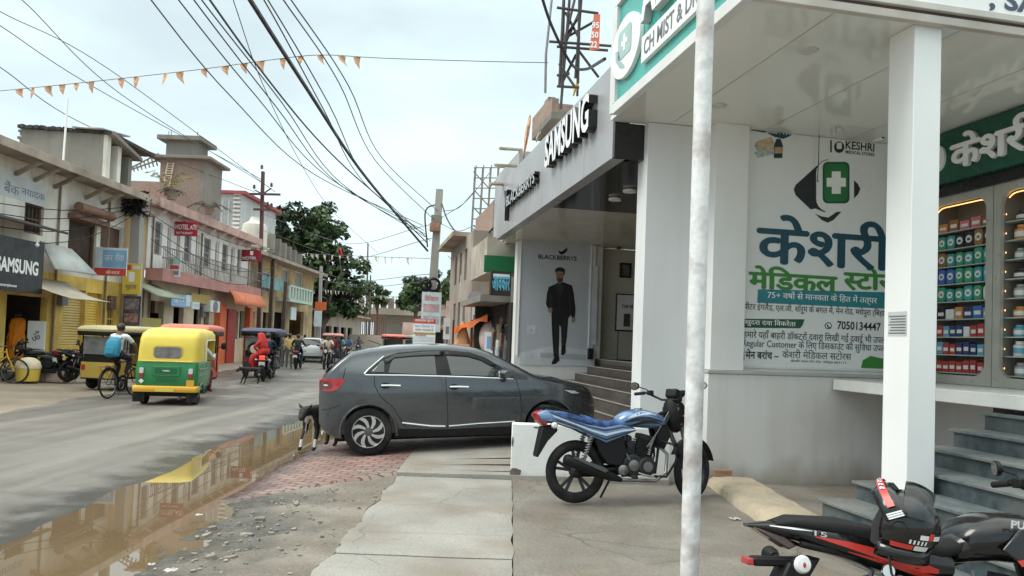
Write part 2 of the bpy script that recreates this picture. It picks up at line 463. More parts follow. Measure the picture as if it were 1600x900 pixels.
pv.add(vs, [(j * (nxp + 1) + i, j * (nxp + 1) + i + 1, (j + 1) * (nxp + 1) + i + 1, (j + 1) * (nxp + 1) + i) for j in range(nyp) for i in range(nxp)])
struct(pv.build('paving_blocks', paving_material(), smooth=180))

# concrete walkway slabs, joints between them
m_conc = mat('old_concrete', (.30, .284, .258), .72, var=.18, vs=1.1, bump=.35, bs=35, dirt=(.19, .155, .115), dfac=.75, ds=1.3, fine=.28, crack=1.1)
m_apron = mat('stained_concrete', (.215, .195, .168), .52, var=.22, vs=1.6, bump=.5, bs=26, dirt=(.14, .11, .08), dfac=.85, ds=1.1, fine=.32, crack=.9)
sl = MB()
ed = [1.2, 2.4, 3.6, 4.7, 5.62, 6.28, 7.72, 8.86]
for i in range(len(ed) - 1):
    a, b = ed[i] + .006, ed[i + 1] - .006
    dz = rnd.uniform(-.006, .006)
    n = 26; vs = []; k = 14
    for j in range(k + 1):
        y = a + (b - a) * j / k
        for q in range(n + 1):
            t = q / n
            x0 = SLABX + .05 * NZ.noise(V((y * 2.2, 1, 5))) + .03 * NZ.noise(V((y * 9, 1, 7)))
            x = x0 + (.07 + .02 * NZ.noise(V((y * 3, 6, 1))) - x0) * t
            e = min(q, n - q, j, k - j)
            vs.append((x, y, .012 + dz - (.008 if e == 0 else 0) + .006 * nz(x, y, 1.1, 3)))
    o = len(vs)
    fs = [(j * (n + 1) + q, j * (n + 1) + q + 1, (j + 1) * (n + 1) + q + 1, (j + 1) * (n + 1) + q) for j in range(k) for q in range(n)]
    rim = [q for q in range(n)] + [j * (n + 1) + n for j in range(k)] + [k * (n + 1) + q for q in range(n, 0, -1)] + [j * (n + 1) for j in range(k, 0, -1)]
    vs += [(vs[r_][0], vs[r_][1], -.15) for r_ in rim]
    fs += [(rim[q], rim[(q + 1) % len(rim)], o + (q + 1) % len(rim), o + q) for q in range(len(rim))]
    sl.add(vs, fs)
struct(sl.build('concrete_walkway', m_conc, smooth=30))
# shallow stepped ramp that runs under the car
rp = MB(); ye = [8.88, 9.12, 9.42, 9.75, 10.15, 10.7, 11.4, 12.4, 13.6, 15.2]
for i in range(len(ye) - 1):
    vs = []; n = 24
    for y, dz in ((ye[i], .0 if i else -.12), (ye[i] + .015, .016), (ye[i + 1] - .02 if i < 8 else 15.2, .02)):
        for q in range(n + 1):
            x = SLABX - .02 + (1.95 - SLABX) * q / n
            vs.append((x, y, .012 + dz + ramp_z(x, (ye[i] + ye[i + 1]) / 2) + .004 * nz(x, y, 1.5, 3)))
    rp.add(vs, [(j * (n + 1) + q, j * (n + 1) + q + 1, (j + 1) * (n + 1) + q + 1, (j + 1) * (n + 1) + q) for j in range(2) for q in range(n)])
struct(rp.build('ramp', m_conc, smooth=20))
ap = MB()
def apz(x, y): return -.004 + .012 * nz(x, y, .7, 8) - .03 * math.exp(-((x - .42) ** 2 / .06 + (y - 5.05) ** 2 / .035))
ap.grid(110, 130, lambda a, b: (.075 + 7.4 * a, 1.2 + 8.0 * b, apz(.075 + 7.4 * a, 1.2 + 8.0 * b)))
struct(ap.build('concrete_apron', m_apron, smooth=180))
w2 = MB(); w2.prism(ellipse(.36, .26, 30), (.42, 5.05, -.02), (1, 0, 0), (0, 1, 0), (0, 0, .004))
struct(w2.build('puddle', mk_water()))
# floor behind the kerb and under the shops
g = MB(); g.quad((.0, 9.0, -.03), (12, 9.0, -.03), (12, 40, -.03), (-3, 40, -.03))
struct(g.build('shop_yard', m_apron))

# rubble along the broken edge (uncountable)
rb = MB()
for i in range(300):
    y = rnd.uniform(4.3, 8.4); t = max(.52, min(.95, rnd.gauss(.66, .1)))
    if rnd.random() < .35: t = rnd.uniform(.6, 1.0)
    x = side_x(y, t)
    if y > paver_line(x) - .1: continue
    z = z_side(x, y, t)
    s = rnd.uniform(.006, .026) * (2.2 if rnd.random() < .07 else 1); a = rnd.uniform(0, PI)
    n = rnd.randint(5, 7)
    poly = [(s * rnd.uniform(.6, 1.2) * math.cos(2 * PI * k / n), s * .7 * rnd.uniform(.6, 1.2) * math.sin(2 * PI * k / n)) for k in range(n)]
    tl = V((rnd.gauss(0, .15), rnd.gauss(0, .15), 1)).normalized()
    ux = V((math.cos(a), math.sin(a), 0)); ux = (ux - tl * ux.dot(tl)).normalized()
    rb.prism(poly, (x, y, z - .006), ux, tl.cross(ux), tl * min(.028, s * rnd.uniform(.7, 1.1)))
rbo = rb.build('rubble', mat('rubble_stone', (.245, .22, .185), .9, var=.3, vs=5, bump=.5, bs=30), smooth=25)
tag(rbo, 'loose grey stone chips along the crumbled edge of the brown puddle', 'rubble', kind='stuff')
m_paper = mat('litter_paper', (.40, .41, .41), .7, var=.05)
for px, py, s, lb in [(266, 893, .04, 'white crumpled paper scrap on the mud at the bottom of the shoulder'), (311, 806, .03, 'pale blue plastic scrap stuck in the mud at the puddle edge'), (236, 884, .025, 'white plastic scrap lying by the brown water at the bottom edge'),
                      (1148, 812, .05, 'small white paper scrap on the apron near the mortar kerb')]:
    p = gnd(px, py, -.01 if px < 1000 else .0); mb = MB()
    mb.grid(5, 4, lambda a, b: (p.x + s * (a - .5) * 2, p.y + s * (b - .5) * 1.6, p.z + .012 + .018 * NZ.noise(V((a * 4, b * 4, px)))))
    tag(mb.build('paper_scrap', m_paper), lb, 'litter')
# ================================================================== MEDICINE SHOP (local frame: x = away from the street, y = along it)
def ru(x0, y0, x1, y1, u):
    return bu(x0, (y0 + y1) / 2, u)[0], bu(x1, (y0 + y1) / 2, u)[0], bu((x0 + x1) / 2, y1, u)[1], bu((x0 + x1) / 2, y0, u)[1]
def rv(x0, y0, x1, y1, v):
    return bv(x0, (y0 + y1) / 2, v)[0], bv(x1, (y0 + y1) / 2, v)[0], bv((x0 + x1) / 2, y1, v)[1], bv((x0 + x1) / 2, y0, v)[1]
XA, YA, ZA = V((1, 0, 0)), V((0, 1, 0)), V((0, 0, 1))

m_wall = mat('white_wall_paint', (.78, .78, .77), .55, var=.04, vs=.8, bump=.08, bs=30, dirt=(.45, .40, .33), dfac=.22, ds=.7, streak=.12)
m_lowwall = mat('grey_white_render', (.68, .67, .66), .6, var=.06, vs=.9, bump=.12, bs=24, dirt=(.40, .355, .30), dfac=.4, ds=.9, streak=.22, splash=.42)
m_pillar = mat('pillar_paint', (.78, .79, .79), .5, var=.03, vs=1.0, bump=.06, bs=30, streak=.05, dirt=(.55, .52, .48), dfac=.12)
m_ceil = mat('glossy_ceiling_panel', (.70, .70, .66), .08, var=.03, vs=.5, spec=.65, dirt=(.5, .48, .42), dfac=.15, ds=.6)
m_granite = mat('dark_granite', (.048, .066, .073), .38, var=.35, vs=14, bump=.12, bs=60, dirt=(.19, .19, .18), dfac=.45, ds=2.2, fine=.3)
m_granite_top = mat('granite_tread', (.115, .137, .142), .5, var=.25, vs=12, bump=.1, bs=60, dirt=(.25, .235, .21), dfac=.6, ds=1.6, fine=.2)
m_teal = mat('teal_sign_sheet', (.055, .36, .315), .3, var=.05)
m_white = mat('white_letter', (.82, .83, .83), .4, var=.02)
m_offw = mat('off_white_frame', (.66, .67, .66), .5, var=.06, dirt=(.4, .38, .35), dfac=.3)
m_grey = mat('letter_side_grey', (.42, .44, .45), .5, var=.05)
m_black = mat('black_sheet', (.012, .012, .013), .3, var=.1)
m_brown = mat('brown_groove', (.075, .05, .04), .6, var=.2)
m_ink = mat('teal_black_ink', (.012, .035, .05), .5, var=.02)

ph = thing('medicine_shop', 'white corner medicine shop with pillared canopy, glossy ceiling and green signs', 'shop', rz=TH)
b = MB()
b.box(4.22, 8.66, 0, 9.4, 8.93, 4.5)                      # wall facing up the steps
b.build('wall', m_wall, ph, bevel=.004)
b = MB(); b.box(4.22, 8.48, -.05, 7.3, 8.66, 1.33); b.box(7.3, 6.3, -.05, 7.45, 8.48, 1.168); b.build('low_wall', m_lowwall, ph, bevel=.008)
b = MB(); b.box(4.21, 8.46, 1.332, 7.6, 8.66, 1.372); b.build('ledge', mat('ledge_stone', (.42, .41, .38), .5, var=.1, dirt=(.2, .18, .16), dfac=.5), ph, bevel=.004)
b = MB(); b.box(4.25, 8.49, 1.374, 4.70, 8.66, 4.45); b.build('pilaster', m_wall, ph, bevel=.006)
b = MB(); b.box(3.452, 8.74, -.05, 4.22, 9.06, 4.445); b.build('side_wall', mat('side_wall_panel', (.70, .71, .72), .4, var=.03, vs=.6, dirt=(.42, .40, .36), dfac=.15, streak=.12, splash=.35), ph, bevel=.004)
# old cement fillet and crack at the foot of the side wall
# canopy
b = MB(); b.box(2.99, 5.42, 4.45, 9.6, 8.657, 4.52); b.box(2.99, 8.657, 4.45, 4.2, 8.86, 4.52); b.build('canopy_ceiling', m_ceil, ph)
b = MB()
for v_ in (3.75, 4.97, 6.2, 7.4): b.box(v_ - .004, 5.45, 4.4475, v_ + .004, 8.64, 4.4497)
b.build('ceiling_joint', mat('joint_grey', (.36, .36, .34), .5), ph)
b = MB()
b.box(2.97, 5.40, 4.524, 9.6, 8.855, 5.78)
b.build('canopy_body', m_offw, ph)
# street-facing sign on the canopy edge
b = MB(); b.box(2.945, 5.43, 4.56, 2.968, 8.52, 5.74); b.build('sign_sheet', m_teal, ph)
b = MB()
b.box(2.90, 5.36, 4.43, 2.985, 8.56, 4.55); b.box(2.90, 5.36, 5.745, 2.985, 8.56, 5.83)
b.box(2.90, 8.48, 4.552, 2.966, 8.56, 5.743)
b.build('sign_frame', m_offw, ph, bevel=.006)
sv = 2.944
u0, u1, z0, z1 = rv(962, 18, 1006, 126, sv); uc, zc = (u0 + u1) / 2, (z0 + z1) / 2
b = MB(); b.prism(ellipse(abs(u1 - u0) / 2, (z1 - z0) / 2.35, 40), (sv - .002, uc, zc), (0, -1, 0), ZA, (-.05, 0, 0)); b.build('sign_roundel', m_white, ph, bevel=.004)
b = MB(); rw, rh = abs(u1 - u0), (z1 - z0)
b.prism(rrect(rw * .46, rh * .40, .06, 4), (sv - .054, uc, zc + rh * .06), (0, -1, 0), ZA, (-.004, 0, 0))
b.prism([(-rw * .33, rh * .05), (-rw * .2, rh * .02), (-rw * .12, -rh * .17), (0, -rh * .25), (rw * .02, -rh * .31), (-rw * .16, -rh * .24), (-rw * .3, -rh * .1)], (sv - .054, uc, zc), (0, -1, 0), ZA, (-.004, 0, 0))
b.build('roundel_mark', mat('pale_teal_print', (.33, .48, .46), .4), ph)
b = MB(); b.prism([(-.03, .1), (.03, .1), (.03, .03), (.1, .03), (.1, -.03), (.03, -.03), (.03, -.1), (-.03, -.1), (-.03, -.03), (-.1, -.03), (-.1, .03), (-.03, .03)], (sv - .0585, uc, zc + rh * .06), (0, -1, 0), ZA, (-.003, 0, 0)); b.build('roundel_cross', m_white, ph)
# white letter strip CHEMIST & D... and the big letters above it
u0, u1, z0, z1 = 8.05, 5.95, 4.73, 4.98
uA, zA = bv(1010, 72, sv); 
b = MB(); b.box(sv - .05, 5.62, 4.71, sv - .002, uA + .02, 5.0); b.build('letter_strip', m_white, ph, bevel=.004)
b = MB(); letter(b, 'CH MIST & DRUGGIST', (sv - .05, uA - .06, 4.765), (0, -1, 0), ZA, 2.05, .18, bold=.02); b.build('strip_lettering', mat('charcoal_letter', (.13, .15, .16), .5), ph)
b = MB(); letter(b, 'ABHA', (sv, uA - .03, 5.13), (0, -1, 0), ZA, 1.55, .5, bold=.03, depth=.09); b.build('raised_lettering', [m_white, m_grey], ph)
# front edge of the canopy
b = MB(); b.box(2.985, 5.345, 4.43, 9.6, 5.41, 4.50); b.build('canopy_edge', mat('weathered_edge', (.50, .47, .43), .7, var=.15, dirt=(.25, .2, .16), dfac=.6, ds=1.2), ph, bevel=.006)
b = MB(); b.box(2.985, 5.37, 4.502, 9.6, 5.41, 4.535); b.build('canopy_groove', m_brown, ph)
b = MB(); b.box(2.985, 5.33, 4.537, 9.6, 5.4, 4.595); b.build('front_sign_frame', mat('weathered_strip', (.58, .56, .52), .6, var=.1, dirt=(.3, .27, .24), dfac=.5), ph, bevel=.005)
b = MB(); b.box(2.985, 5.36, 4.597, 9.6, 5.395, 5.8); b.build('front_sign_sheet', m_white, ph)
b = MB(); v0, z0 = bu(1545, 24, 5.36); letter(b, ', SAHARSA', (v0, 5.358, max(z0, 4.61)), XA, ZA, 1.5, .2, bold=.03); b.build('front_sign_lettering', mat('dark_blue_letter', (.06, .08, .14), .5), ph)
# ceiling lights (rings)
for px, py in ((1264, 79), (1124, 165)):
    d = ray(px, py); t = (4.447 - EYE) / d.z; p = V((d.x * t, d.y * t, 0)); vv, uu = p.dot(BX), p.dot(BY)
    b = MB(); b.torus((vv, uu, 4.445), (0, 0, 1), .075, .012, 24, 6); b.lathe([(.066, 0), (.066, .004)], (vv, uu, 4.442), (0, 0, 1), 20)
    b.build('ceiling_light', mat('light_ring', (.5, .5, .48), .3), ph)
# front pillar
b = MB(); b.box(4.51, 5.43, .28, 4.775, 5.74, 4.449); pl = b.build('pillar', m_pillar, ph, bevel=.006)
v0, v1, z0, z1 = ru(1387, 487, 1416, 525, 5.5)
b = MB(); u0_, z0_ = bv(1387, 525, 4.507); u1_, z1_ = bv(1417, 490, 4.507); b.quad((4.507, u0_, z0_), (4.507, u1_, z0_), (4.507, u1_, z1_ + .02), (4.507, u0_, z1_ + .02)); b.build('paper_notice', mat('notice_paper', (.50, .52, .52), .7), ph)
b = MB()
for k in range(7): b.box(4.5045, u1_ + .012, z0_ + .02 + k * .024, 4.5065, u0_ - .012 - (k % 3) * .012, z0_ + .03 + k * .024)
b.build('notice_print', mat('notice_ink', (.12, .13, .13), .7), ph)
# steps
st = thing('shop_steps', 'dark speckled granite steps climbing to the medicine shop behind the white pillar', 'steps', rz=TH)
for k in range(8):
    n_ = 3.8 + .338 * k; z_ = .150 + .162 * k
    e = 6.1 - .004 * k
    b = MB(); b.box(n_ + .03, 1.2, z_ - .165 if k else -.04, 6.18, e - .03, z_ - .03); s_ = b.build('step', m_granite, st, bevel=.004)
    b = MB(); b.box(n_, 1.2, z_ - .028, n_ + .40 if k < 7 else 6.2, e, z_); b.build('tread', m_granite_top, s_, bevel=.005)
b = MB(); b.box(5.92, 1.2, 1.17, 9.5, 8.45, 1.305); b.build('platform', mat('white_marble', (.74, .74, .72), .35, var=.06, vs=5, dirt=(.5, .46, .4), dfac=.25), ph, bevel=.008)
b = MB(); b.box(6.2, 1.2, -.05, 6.4, 6.3, 1.168); b.build('dark_recess', mat('dark_brown_board', (.05, .03, .025), .7, var=.3), ph)
# mortar kerb at the corner of the wall
kb = MB(); rings = []
for i in range(15):
    t = i / 14; y = 9.0 + (6.62 - 9.0) * t; x = 2.56 + .0 * t; w = .17 + .03 * NZ.noise(V((i * .6, 2, 0))); h = .10 + .025 * NZ.noise(V((i * .7, 9, 0)))
    rings.append([(x - w, y, -.03), (x - w * .85, y, h * .6), (x - w * .45, y, h), (x + .02 + w * .6, y, h * 1.15), (x + .4, y + .05, h * .9), (x + .4, y, -.03)])
kb.loft(rings)
tag(kb.build('mortar_kerb', mat('yellowish_mortar', (.37, .315, .24), .9, var=.2, vs=3, bump=.8, bs=24, dirt=(.44, .36, .23), dfac=.5, ds=1.5), smooth=50), 'low sloping strip of rough yellowish mortar along the foot of the grey wall', 'kerb')
bk = MB(); p = gnd(1132, 747, .1); bk.cb(p + V((0, .1, .045)), (.21, .1, .075)); tag(bk.build('loose_brick', mat('brick_red', (.28, .17, .11), .9, var=.3, vs=8, bump=.5, bs=40), bevel=.006), 'single broken brick lying on the mortar kerb by the wall', 'brick')
# low white wall at the side of the next shop's stairs, peeling at one corner
w_ = MB(); xa = gnd(797, 748).x; ya = 8.93
w_.box(xa, ya, -.02, 1.95, ya + .16, .655)
lw = w_.build('parapet_wall', mat('whitewash', (.76, .77, .76), .65, var=.05, vs=1.5, bump=.15, bs=20, dirt=(.5, .47, .43), dfac=.3, ds=1.4, splash=.16), bevel=.012)
tag(lw, 'low whitewashed parapet wall with chipped corner behind the blue motorcycle', 'wall')
ch = MB()
for (px, py, rx, rz_) in ((804, 739, .07, .07), (801, 690, .012, .06), (838, 668, .035, .010)):
    p = at(px, py, ya - .002); n = 11
    ch.prism([(rx * rnd.uniform(.75, 1.15) * math.cos(2 * PI * k / n), rz_ * rnd.uniform(.75, 1.15) * math.sin(2 * PI * k / n)) for k in range(n)], (max(p.x, xa + rx * .9), ya - .003, p.z), XA, ZA, (0, .002, 0))
ch.build('bare_patch', mat('bare_cement', (.13, .11, .09), .95, var=.3, vs=8), lw)

# ------------------------------------------------------------------ the wall poster of the shop
PU = 8.648
po = thing('wall_poster', 'large pale poster with green cross emblem and dark teal lettering beside the pillar', 'poster', rz=TH)
m_pbase = mat('poster_film', (.74, .75, .74), .35, var=.03, vs=.6)
v0, v1, z0, z1 = 4.72, 7.3, 1.44, 4.44
b = MB(); b.box(v0, PU, z0, v1, PU + .011, z1); b.build('sheet', m_pbase, po)
b = MB(); b.box(v0 - .0, PU - .012, z0 - .03, v1, PU + .01, z0 + .0); b.box(v0 - .02, PU - .012, z0 - .03, v0 + .005, PU + .01, z1); b.build('edge_strip', m_offw, po)
m_dteal = mat('dark_teal_ink', (.008, .065, .098), .45, var=.03); m_green = mat('leaf_green_ink', (.045, .22, .04), .45, var=.03); m_dgreen = mat('deep_green_ink', (.012, .085, .045), .45, var=.03)
m_teal2 = mat('banner_teal_ink', (.022, .20, .235), .45, var=.03); m_dk = mat('print_black', (.018, .022, .026), .5, var=.02)
def pt(body, x0, y0, x1, y1, m, name='lettering', bold=.012, off=.004):
    
    a0, a1, c0, c1 = ru(x0, y0, x1, y1, PU)
    mb = MB(); letter(mb, body, (a0, PU, c0), XA, ZA, a1 - a0, c1 - c0, bold, off=off)
    return mb.build(name, m, po, smooth=0)
def ps(poly, m, name, off=.003):
    """a flat printed shape from photo points"""
    mb = MB(); P = [bu(x, y, PU) for x, y in poly]
    mb.add([(a, PU - off, c) for a, c in P], [tuple(range(len(P)))])
    return mb.build(name, m, po, smooth=0, recalc=False)
def circ(cx, cy, rx, ry=None, n=24, a0=0, a1=360): return [(cx + rx * math.cos(R(a0 + (a1 - a0) * i / n)), cy + (ry or rx) * math.sin(R(a0 + (a1 - a0) * i / n))) for i in range(n)]
def rr_px(x0, y0, x1, y1, r): return [(a, c) for a, c in rrect(x1 - x0, y1 - y0, r, 5, (x0 + x1) / 2, (y0 + y1) / 2)]
ps([(1174, 197), (1243, 196), (1243, 204), (1236, 212), (1224, 217), (1210, 214), (1198, 208), (1174, 204)], m_dteal, 'corner_swoosh')
pt('Since : 1947', 1196, 202, 1240, 210, m_white, off=.006)
ps(circ(1194, 228, 15, 10), mat('pill_strip_print', (.36, .38, .30), .5, var=.3, vs=40), 'medicine_picture'); ps([(1180, 222), (1205, 214), (1213, 230), (1190, 242)], mat('pill_pack_print', (.52, .42, .26), .5, var=.3, vs=30), 'medicine_picture', .005)
ps([(1178, 238), (1206, 230), (1209, 241), (1183, 247)], mat('pill_foil_print', (.44, .48, .46), .5, var=.3, vs=30), 'medicine_picture', .006)
ps([(1211, 222), (1213, 217), (1219, 217), (1221, 222), (1223, 228), (1222, 247), (1209, 247), (1209, 228)], m_ink, 'medicine_picture', .006); ps([(1210, 230), (1222, 230), (1222, 240), (1210, 240)], mat('label_orange_print', (.5, .33, .16), .5), 'medicine_picture', .008)
ps([(1297, 219), (1299.5, 219), (1299.5, 238), (1297, 238)], m_dk, 'logo_bar'); ps(circ(1311, 230, 8, 9), m_dk, 'logo_mark'); ps(rr_px(1307, 223, 1315, 233, 2), m_pbase, 'logo_mark', .005)
pt('KESHRI', 1321, 222, 1366, 235, m_dk, bold=.02); pt('MEDICAL STORES', 1321, 237, 1366, 242, m_dk, bold=.02)
ps([(1240, 296), (1243, 289), (1284, 252), (1292, 249), (1300, 252), (1340, 287), (1344, 295), (1341, 303), (1302, 344), (1293, 348), (1284, 344), (1243, 305)], m_dk, 'emblem')
ps(rr_px(1275, 250, 1334, 331, 20), m_pbase, 'emblem_ring', .0045)
ps([(1330, 318), (1304, 333), (1294, 340), (1283, 338), (1271, 333), (1264, 334), (1263, 328), (1274, 326), (1288, 332), (1297, 325), (1310, 318)], m_pbase, 'emblem_ring', .0047)
ps(rr_px(1285, 253, 1327, 318, 8), m_dgreen, 'emblem_pack', .006)
ps(rr_px(1288, 256, 1324, 315, 7), mat('emblem_green', (.025, .17, .05), .45), 'emblem_pack', .007)
ps([(1299, 268), (1313, 268), (1313, 278), (1321, 278), (1321, 292), (1313, 292), (1313, 303), (1299, 303), (1299, 292), (1291, 292), (1291, 278), (1299, 278)], m_white, 'emblem_cross', .009)
pt('केशरी', 1184, 342, 1392, 417, m_dteal, bold=.0215)
def pt_half(parts, y0, y1, m, name='lettering', bold=.03):
    for body, x0, x1, yy0, yy1 in parts: pt(body, x0, yy0, x1, yy1, m, name, bold)
pt('मेिडकल', 1171, 419, 1307, 454, m_green, bold=.035)
pt('टोर', 1338, 419, 1393, 453, m_green, bold=.035)
a0, a1, c0, c1 = ru(1319, 427, 1341, 453, PU); mb = MB(); letter(mb, 'स', (a0, PU, c0), XA, ZA, a1 - a0, c1 - c0, .035, off=.004, cut=.72); mb.build('lettering', m_green, po, smooth=0)
ps([(1184, 452), (1400, 457), (1399, 483), (1183, 473)], m_teal2, 'banner')
pt('75+ वर्षों से मानवता के िहत में तत्पर'.replace('र्', ''), 1199, 458, 1370, 473, m_white, bold=.02, off=.006)
pt('पीटर इंगलैंड, एल.जी. शॉरूम के बगल में, मेन रोड, मधेपुरा (िबहार)', 1162, 477, 1388, 492, m_dk, bold=.014)
ps([(1160, 498), (1257, 499), (1254, 508), (1250, 513), (1160, 512)], m_dgreen, 'pill')
pt('खुदरा दवा िवक्रेता'.replace('्', ''), 1163, 499, 1243, 511, m_white, bold=.02, off=.006)
ps(circ(1294, 509, 5.5), m_dk, 'phone_icon'); ps(circ(1294, 509, 4.2), m_pbase, 'phone_icon', .005); ps([(1291, 507), (1293, 507), (1295, 511), (1297, 511), (1297, 513), (1293, 512)], m_dk, 'phone_icon', .006)
pt('7050134447', 1308, 503, 1376, 516, m_dk, bold=.02)
pt('हमारे यहाँ बाहरी डॉकटरों दवारा िलखी गई दवाई भी उपलबध', 1161, 519, 1396, 534, m_dk, bold=.014)
pt('Regular Customer के िलए िडसकाउंट की सुिवधा उपलबध', 1160, 532, 1396, 549, m_dteal, bold=.014)
ps([(1161, 546), (1163, 546), (1163, 563), (1161, 563)], m_dk, 'logo_bar')
pt('मेन बरांच –', 1165, 546, 1216, 561, m_dk, bold=.022); pt('केशरी मेिडकल सटोरस', 1222, 547, 1330, 561, m_dk, bold=.004)
pt('केशरी भवन मेन रोड, मधेपुरा 852113', 1235, 563, 1322, 568, m_dk)
ps([(1345, 575), (1348, 563), (1360, 556), (1378, 560), (1395, 556), (1395, 577)], m_green, 'corner_swoosh')
# cable and hook dangling in front of the poster
cb_ = MB()
P = [V((*bu(x, y, 8.57)[:1], 8.57, bu(x, y, 8.57)[1])) for x, y in ((1290, 186), (1268, 205), (1280, 208), (1279, 250), (1277, 285), (1279, 282))]
cb_.tube(P, .005, 6); P = [V((bu(x, y, 8.57)[0], 8.57, bu(x, y, 8.57)[1])) for x, y in ((1268, 206), (1310, 208), (1352, 214), (1368, 217))]
cb_.tube(P, .005, 6); o = cb_.build('loose_cable', m_black, rz=TH); tag(o, 'thin black loose cable dangling in front of the pale poster under the ceiling', 'cable')
cc = thing('security_camera', 'small white security camera fixed at the top corner of the pale poster', 'camera', rz=TH)
vv, zz = bu(1373, 216, 8.5)
b = MB(); b.lathe([(.03, 0), (.035, .02), (.035, .16), (.03, .18)], (vv, 8.6, zz), (0, -1, 0), 14); b.build('housing', m_white, cc)
b = MB(); b.lathe([(.026, 0), (.02, .012)], (vv, 8.42, zz), (0, -1, 0), 14); b.build('lens', m_black, cc)
b = MB(); b.tube([(vv, 8.55, zz + .03), (vv, 8.56, zz + .1), (vv, 8.645, zz + .1)], .012, 8); b.build('bracket', m_offw, cc)

# ------------------------------------------------------------------ shop front: green name board and two lit cabinets
CV = 7.2
nb = thing('name_board', 'dark green shop name board with raised white letters above the lit cabinets', 'sign', rz=TH)
b = MB(); b.box(7.06, 5.6, 3.80, 7.2, 8.63, 4.44); b.build('panel', mat('board_green', (.012, .085, .055), .25, var=.1), nb, bevel=.006)
u0, z0 = bv(1491, 222, 7.05); u1, z1 = bv(1612, 160, 7.05)
b = MB(); letter(b, 'केशरी', (7.056, u0, 3.93), (0, -1, 0), ZA, u0 - u1 + .1, .40, bold=.03, depth=.05); b.build('raised_lettering', [m_white, m_offw], nb)
b = MB(); b.prism(ellipse(.13, .17, 24), (7.058, u0 + .26, 4.12), (0, -1, 0), ZA, (-.03, 0, 0)); b.build('round_emblem', m_white, nb)
b = MB(); b.box(7.15, 5.6, 3.66, 7.28, 8.62, 3.797); tag(b.build('shutter_box', m_black, rz=TH), 'black rolling shutter box running under the green name board', 'shutter')
b = MB(); b.box(7.75, 1.2, 1.306, 9.3, 8.6, 4.44); b.build('back_room', mat('shop_interior', (.20, .21, .19), .7), ph)
m_frame = mat('brushed_frame', (.46, .45, .40), .35, metal=.25, var=.12, vs=3, dirt=(.3, .28, .22), dfac=.3)
m_shelf = mat('glass_shelf', (.40, .45, .42), .15)
m_led = mat('warm_light_strip', (1.0, .50, .16), .4, var=0, emit=1.5)
PAL = {'green': (.05, .30, .17), 'teal': (.04, .30, .31), 'blue': (.05, .14, .42), 'navy': (.025, .04, .14), 'red': (.42, .045, .04), 'black': (.02, .02, .022), 'white': (.66, .67, .66), 'orange': (.60, .24, .06), 'amber': (.28, .13, .05), 'pink': (.55, .17, .19), 'sky': (.12, .36, .5), 'grey': (.30, .31, .31)}
for k_, c_ in PAL.items(): mat('pack_' + k_, c_, .35, var=.12, vs=8)
m_lab = mat('pack_label', (.70, .71, .68), .5, var=.05)
def cabinet(ua, ub, label):
    c = thing('display_cabinet', label, 'cabinet', rz=TH, group=None)
    w, h = ub - ua, 2.36; cu, cz = (ua + ub) / 2, 1.31 + h / 2
    b = MB(); n = 6
    out = rrect(w - .004, h, .004, n); inn = rrect(w - .2, h - .22, .16, n)
    P3 = lambda q, v: [(v, cu - a, cz + c_) for a, c_ in q]
    b.loft([P3(out, CV + .5), P3(out, CV), P3(inn, CV), P3(inn, CV + .05)], caps=False)
    b.build('frame', m_frame, c, smooth=30)
    b = MB(); b.box(CV + .47, ua + .01, 1.33, CV + .49, ub - .01, 1.3 + h); b.box(CV + .06, ua + .01, 1.33, CV + .47, ua + .03, 1.3 + h); b.box(CV + .06, ub - .03, 1.33, CV + .47, ub - .01, 1.3 + h)
    b.build('inner_panel', mat('cabinet_inside', (.33, .30, .25), .5), c)
    b = MB(); q = inn[5:12]; b.tube([(CV + .065, cu - a, cz + c_ - .02) for a, c_ in inn[3:11]], .007, 6)
    for k in range(9): b.ball((CV + .06, cu + w / 2 - .115, cz - h / 2 + .22 + .222 * k), (.006, .006, .012), 6, 4)
    b.build('light_strip', m_led, c)
    zs = []
    for k in range(9):
        z = 1.45 + k * .222
        b = MB(); b.box(CV + .08, ua + .035, z - .014, CV + .46, ub - .035, z); b.build('shelf', m_shelf, c); zs.append(z)
    return zs
NTH = ['bottom', 'second', 'third', 'fourth', 'fifth', 'sixth', 'seventh', 'eighth', 'top']
def product(shape, col, u, z, w, h, d, label, cat, gp):
    b = MB()
    if shape == 'box':
        b.box(CV + .1, u - w / 2, z, CV + .1 + d, u + w / 2, z + h); b.k = 1
        b.box(CV + .0975, u - w * .36, z + h * .3, CV + .0995, u + w * .36, z + h * .62)
        mm = [MATS['pack_' + col], m_lab]
    elif shape == 'roundbox':
        b.prism(rrect(w, h, w * .3, 4), (CV + .1, u, z + h / 2), (0, -1, 0), ZA, (d, 0, 0)); b.k = 1
        b.prism(ellipse(w * .36, w * .36, 18), (CV + .0985, u, z + h * .52), (0, -1, 0), ZA, (-.002, 0, 0)); b.k = 0
        b.box(CV + .094, u - w * .16, z + h * .42, CV + .0955, u + w * .16, z + h * .58)
        mm = [MATS['pack_' + col], m_lab]
    else:
        r = w / 2; b.lathe([(r * .95, 0), (r, .01), (r, h * .72), (r * .7, h * .82), (r * .7, h)], (CV + .12 + r, u, z), ZA, 16); b.k = 1
        b.lathe([(r * 1.015, 0), (r * 1.015, h * .36)], (CV + .12 + r, u, z + h * .2), ZA, 16, caps=False)
        mm = [MATS['pack_' + col], m_lab if col not in ('white',) else MATS['pack_sky']]
    tag(b.build({'box': 'medicine_box', 'roundbox': 'medicine_pack', 'jar': 'medicine_jar'}[shape], mm, rz=TH, smooth=35), label, cat, gp)
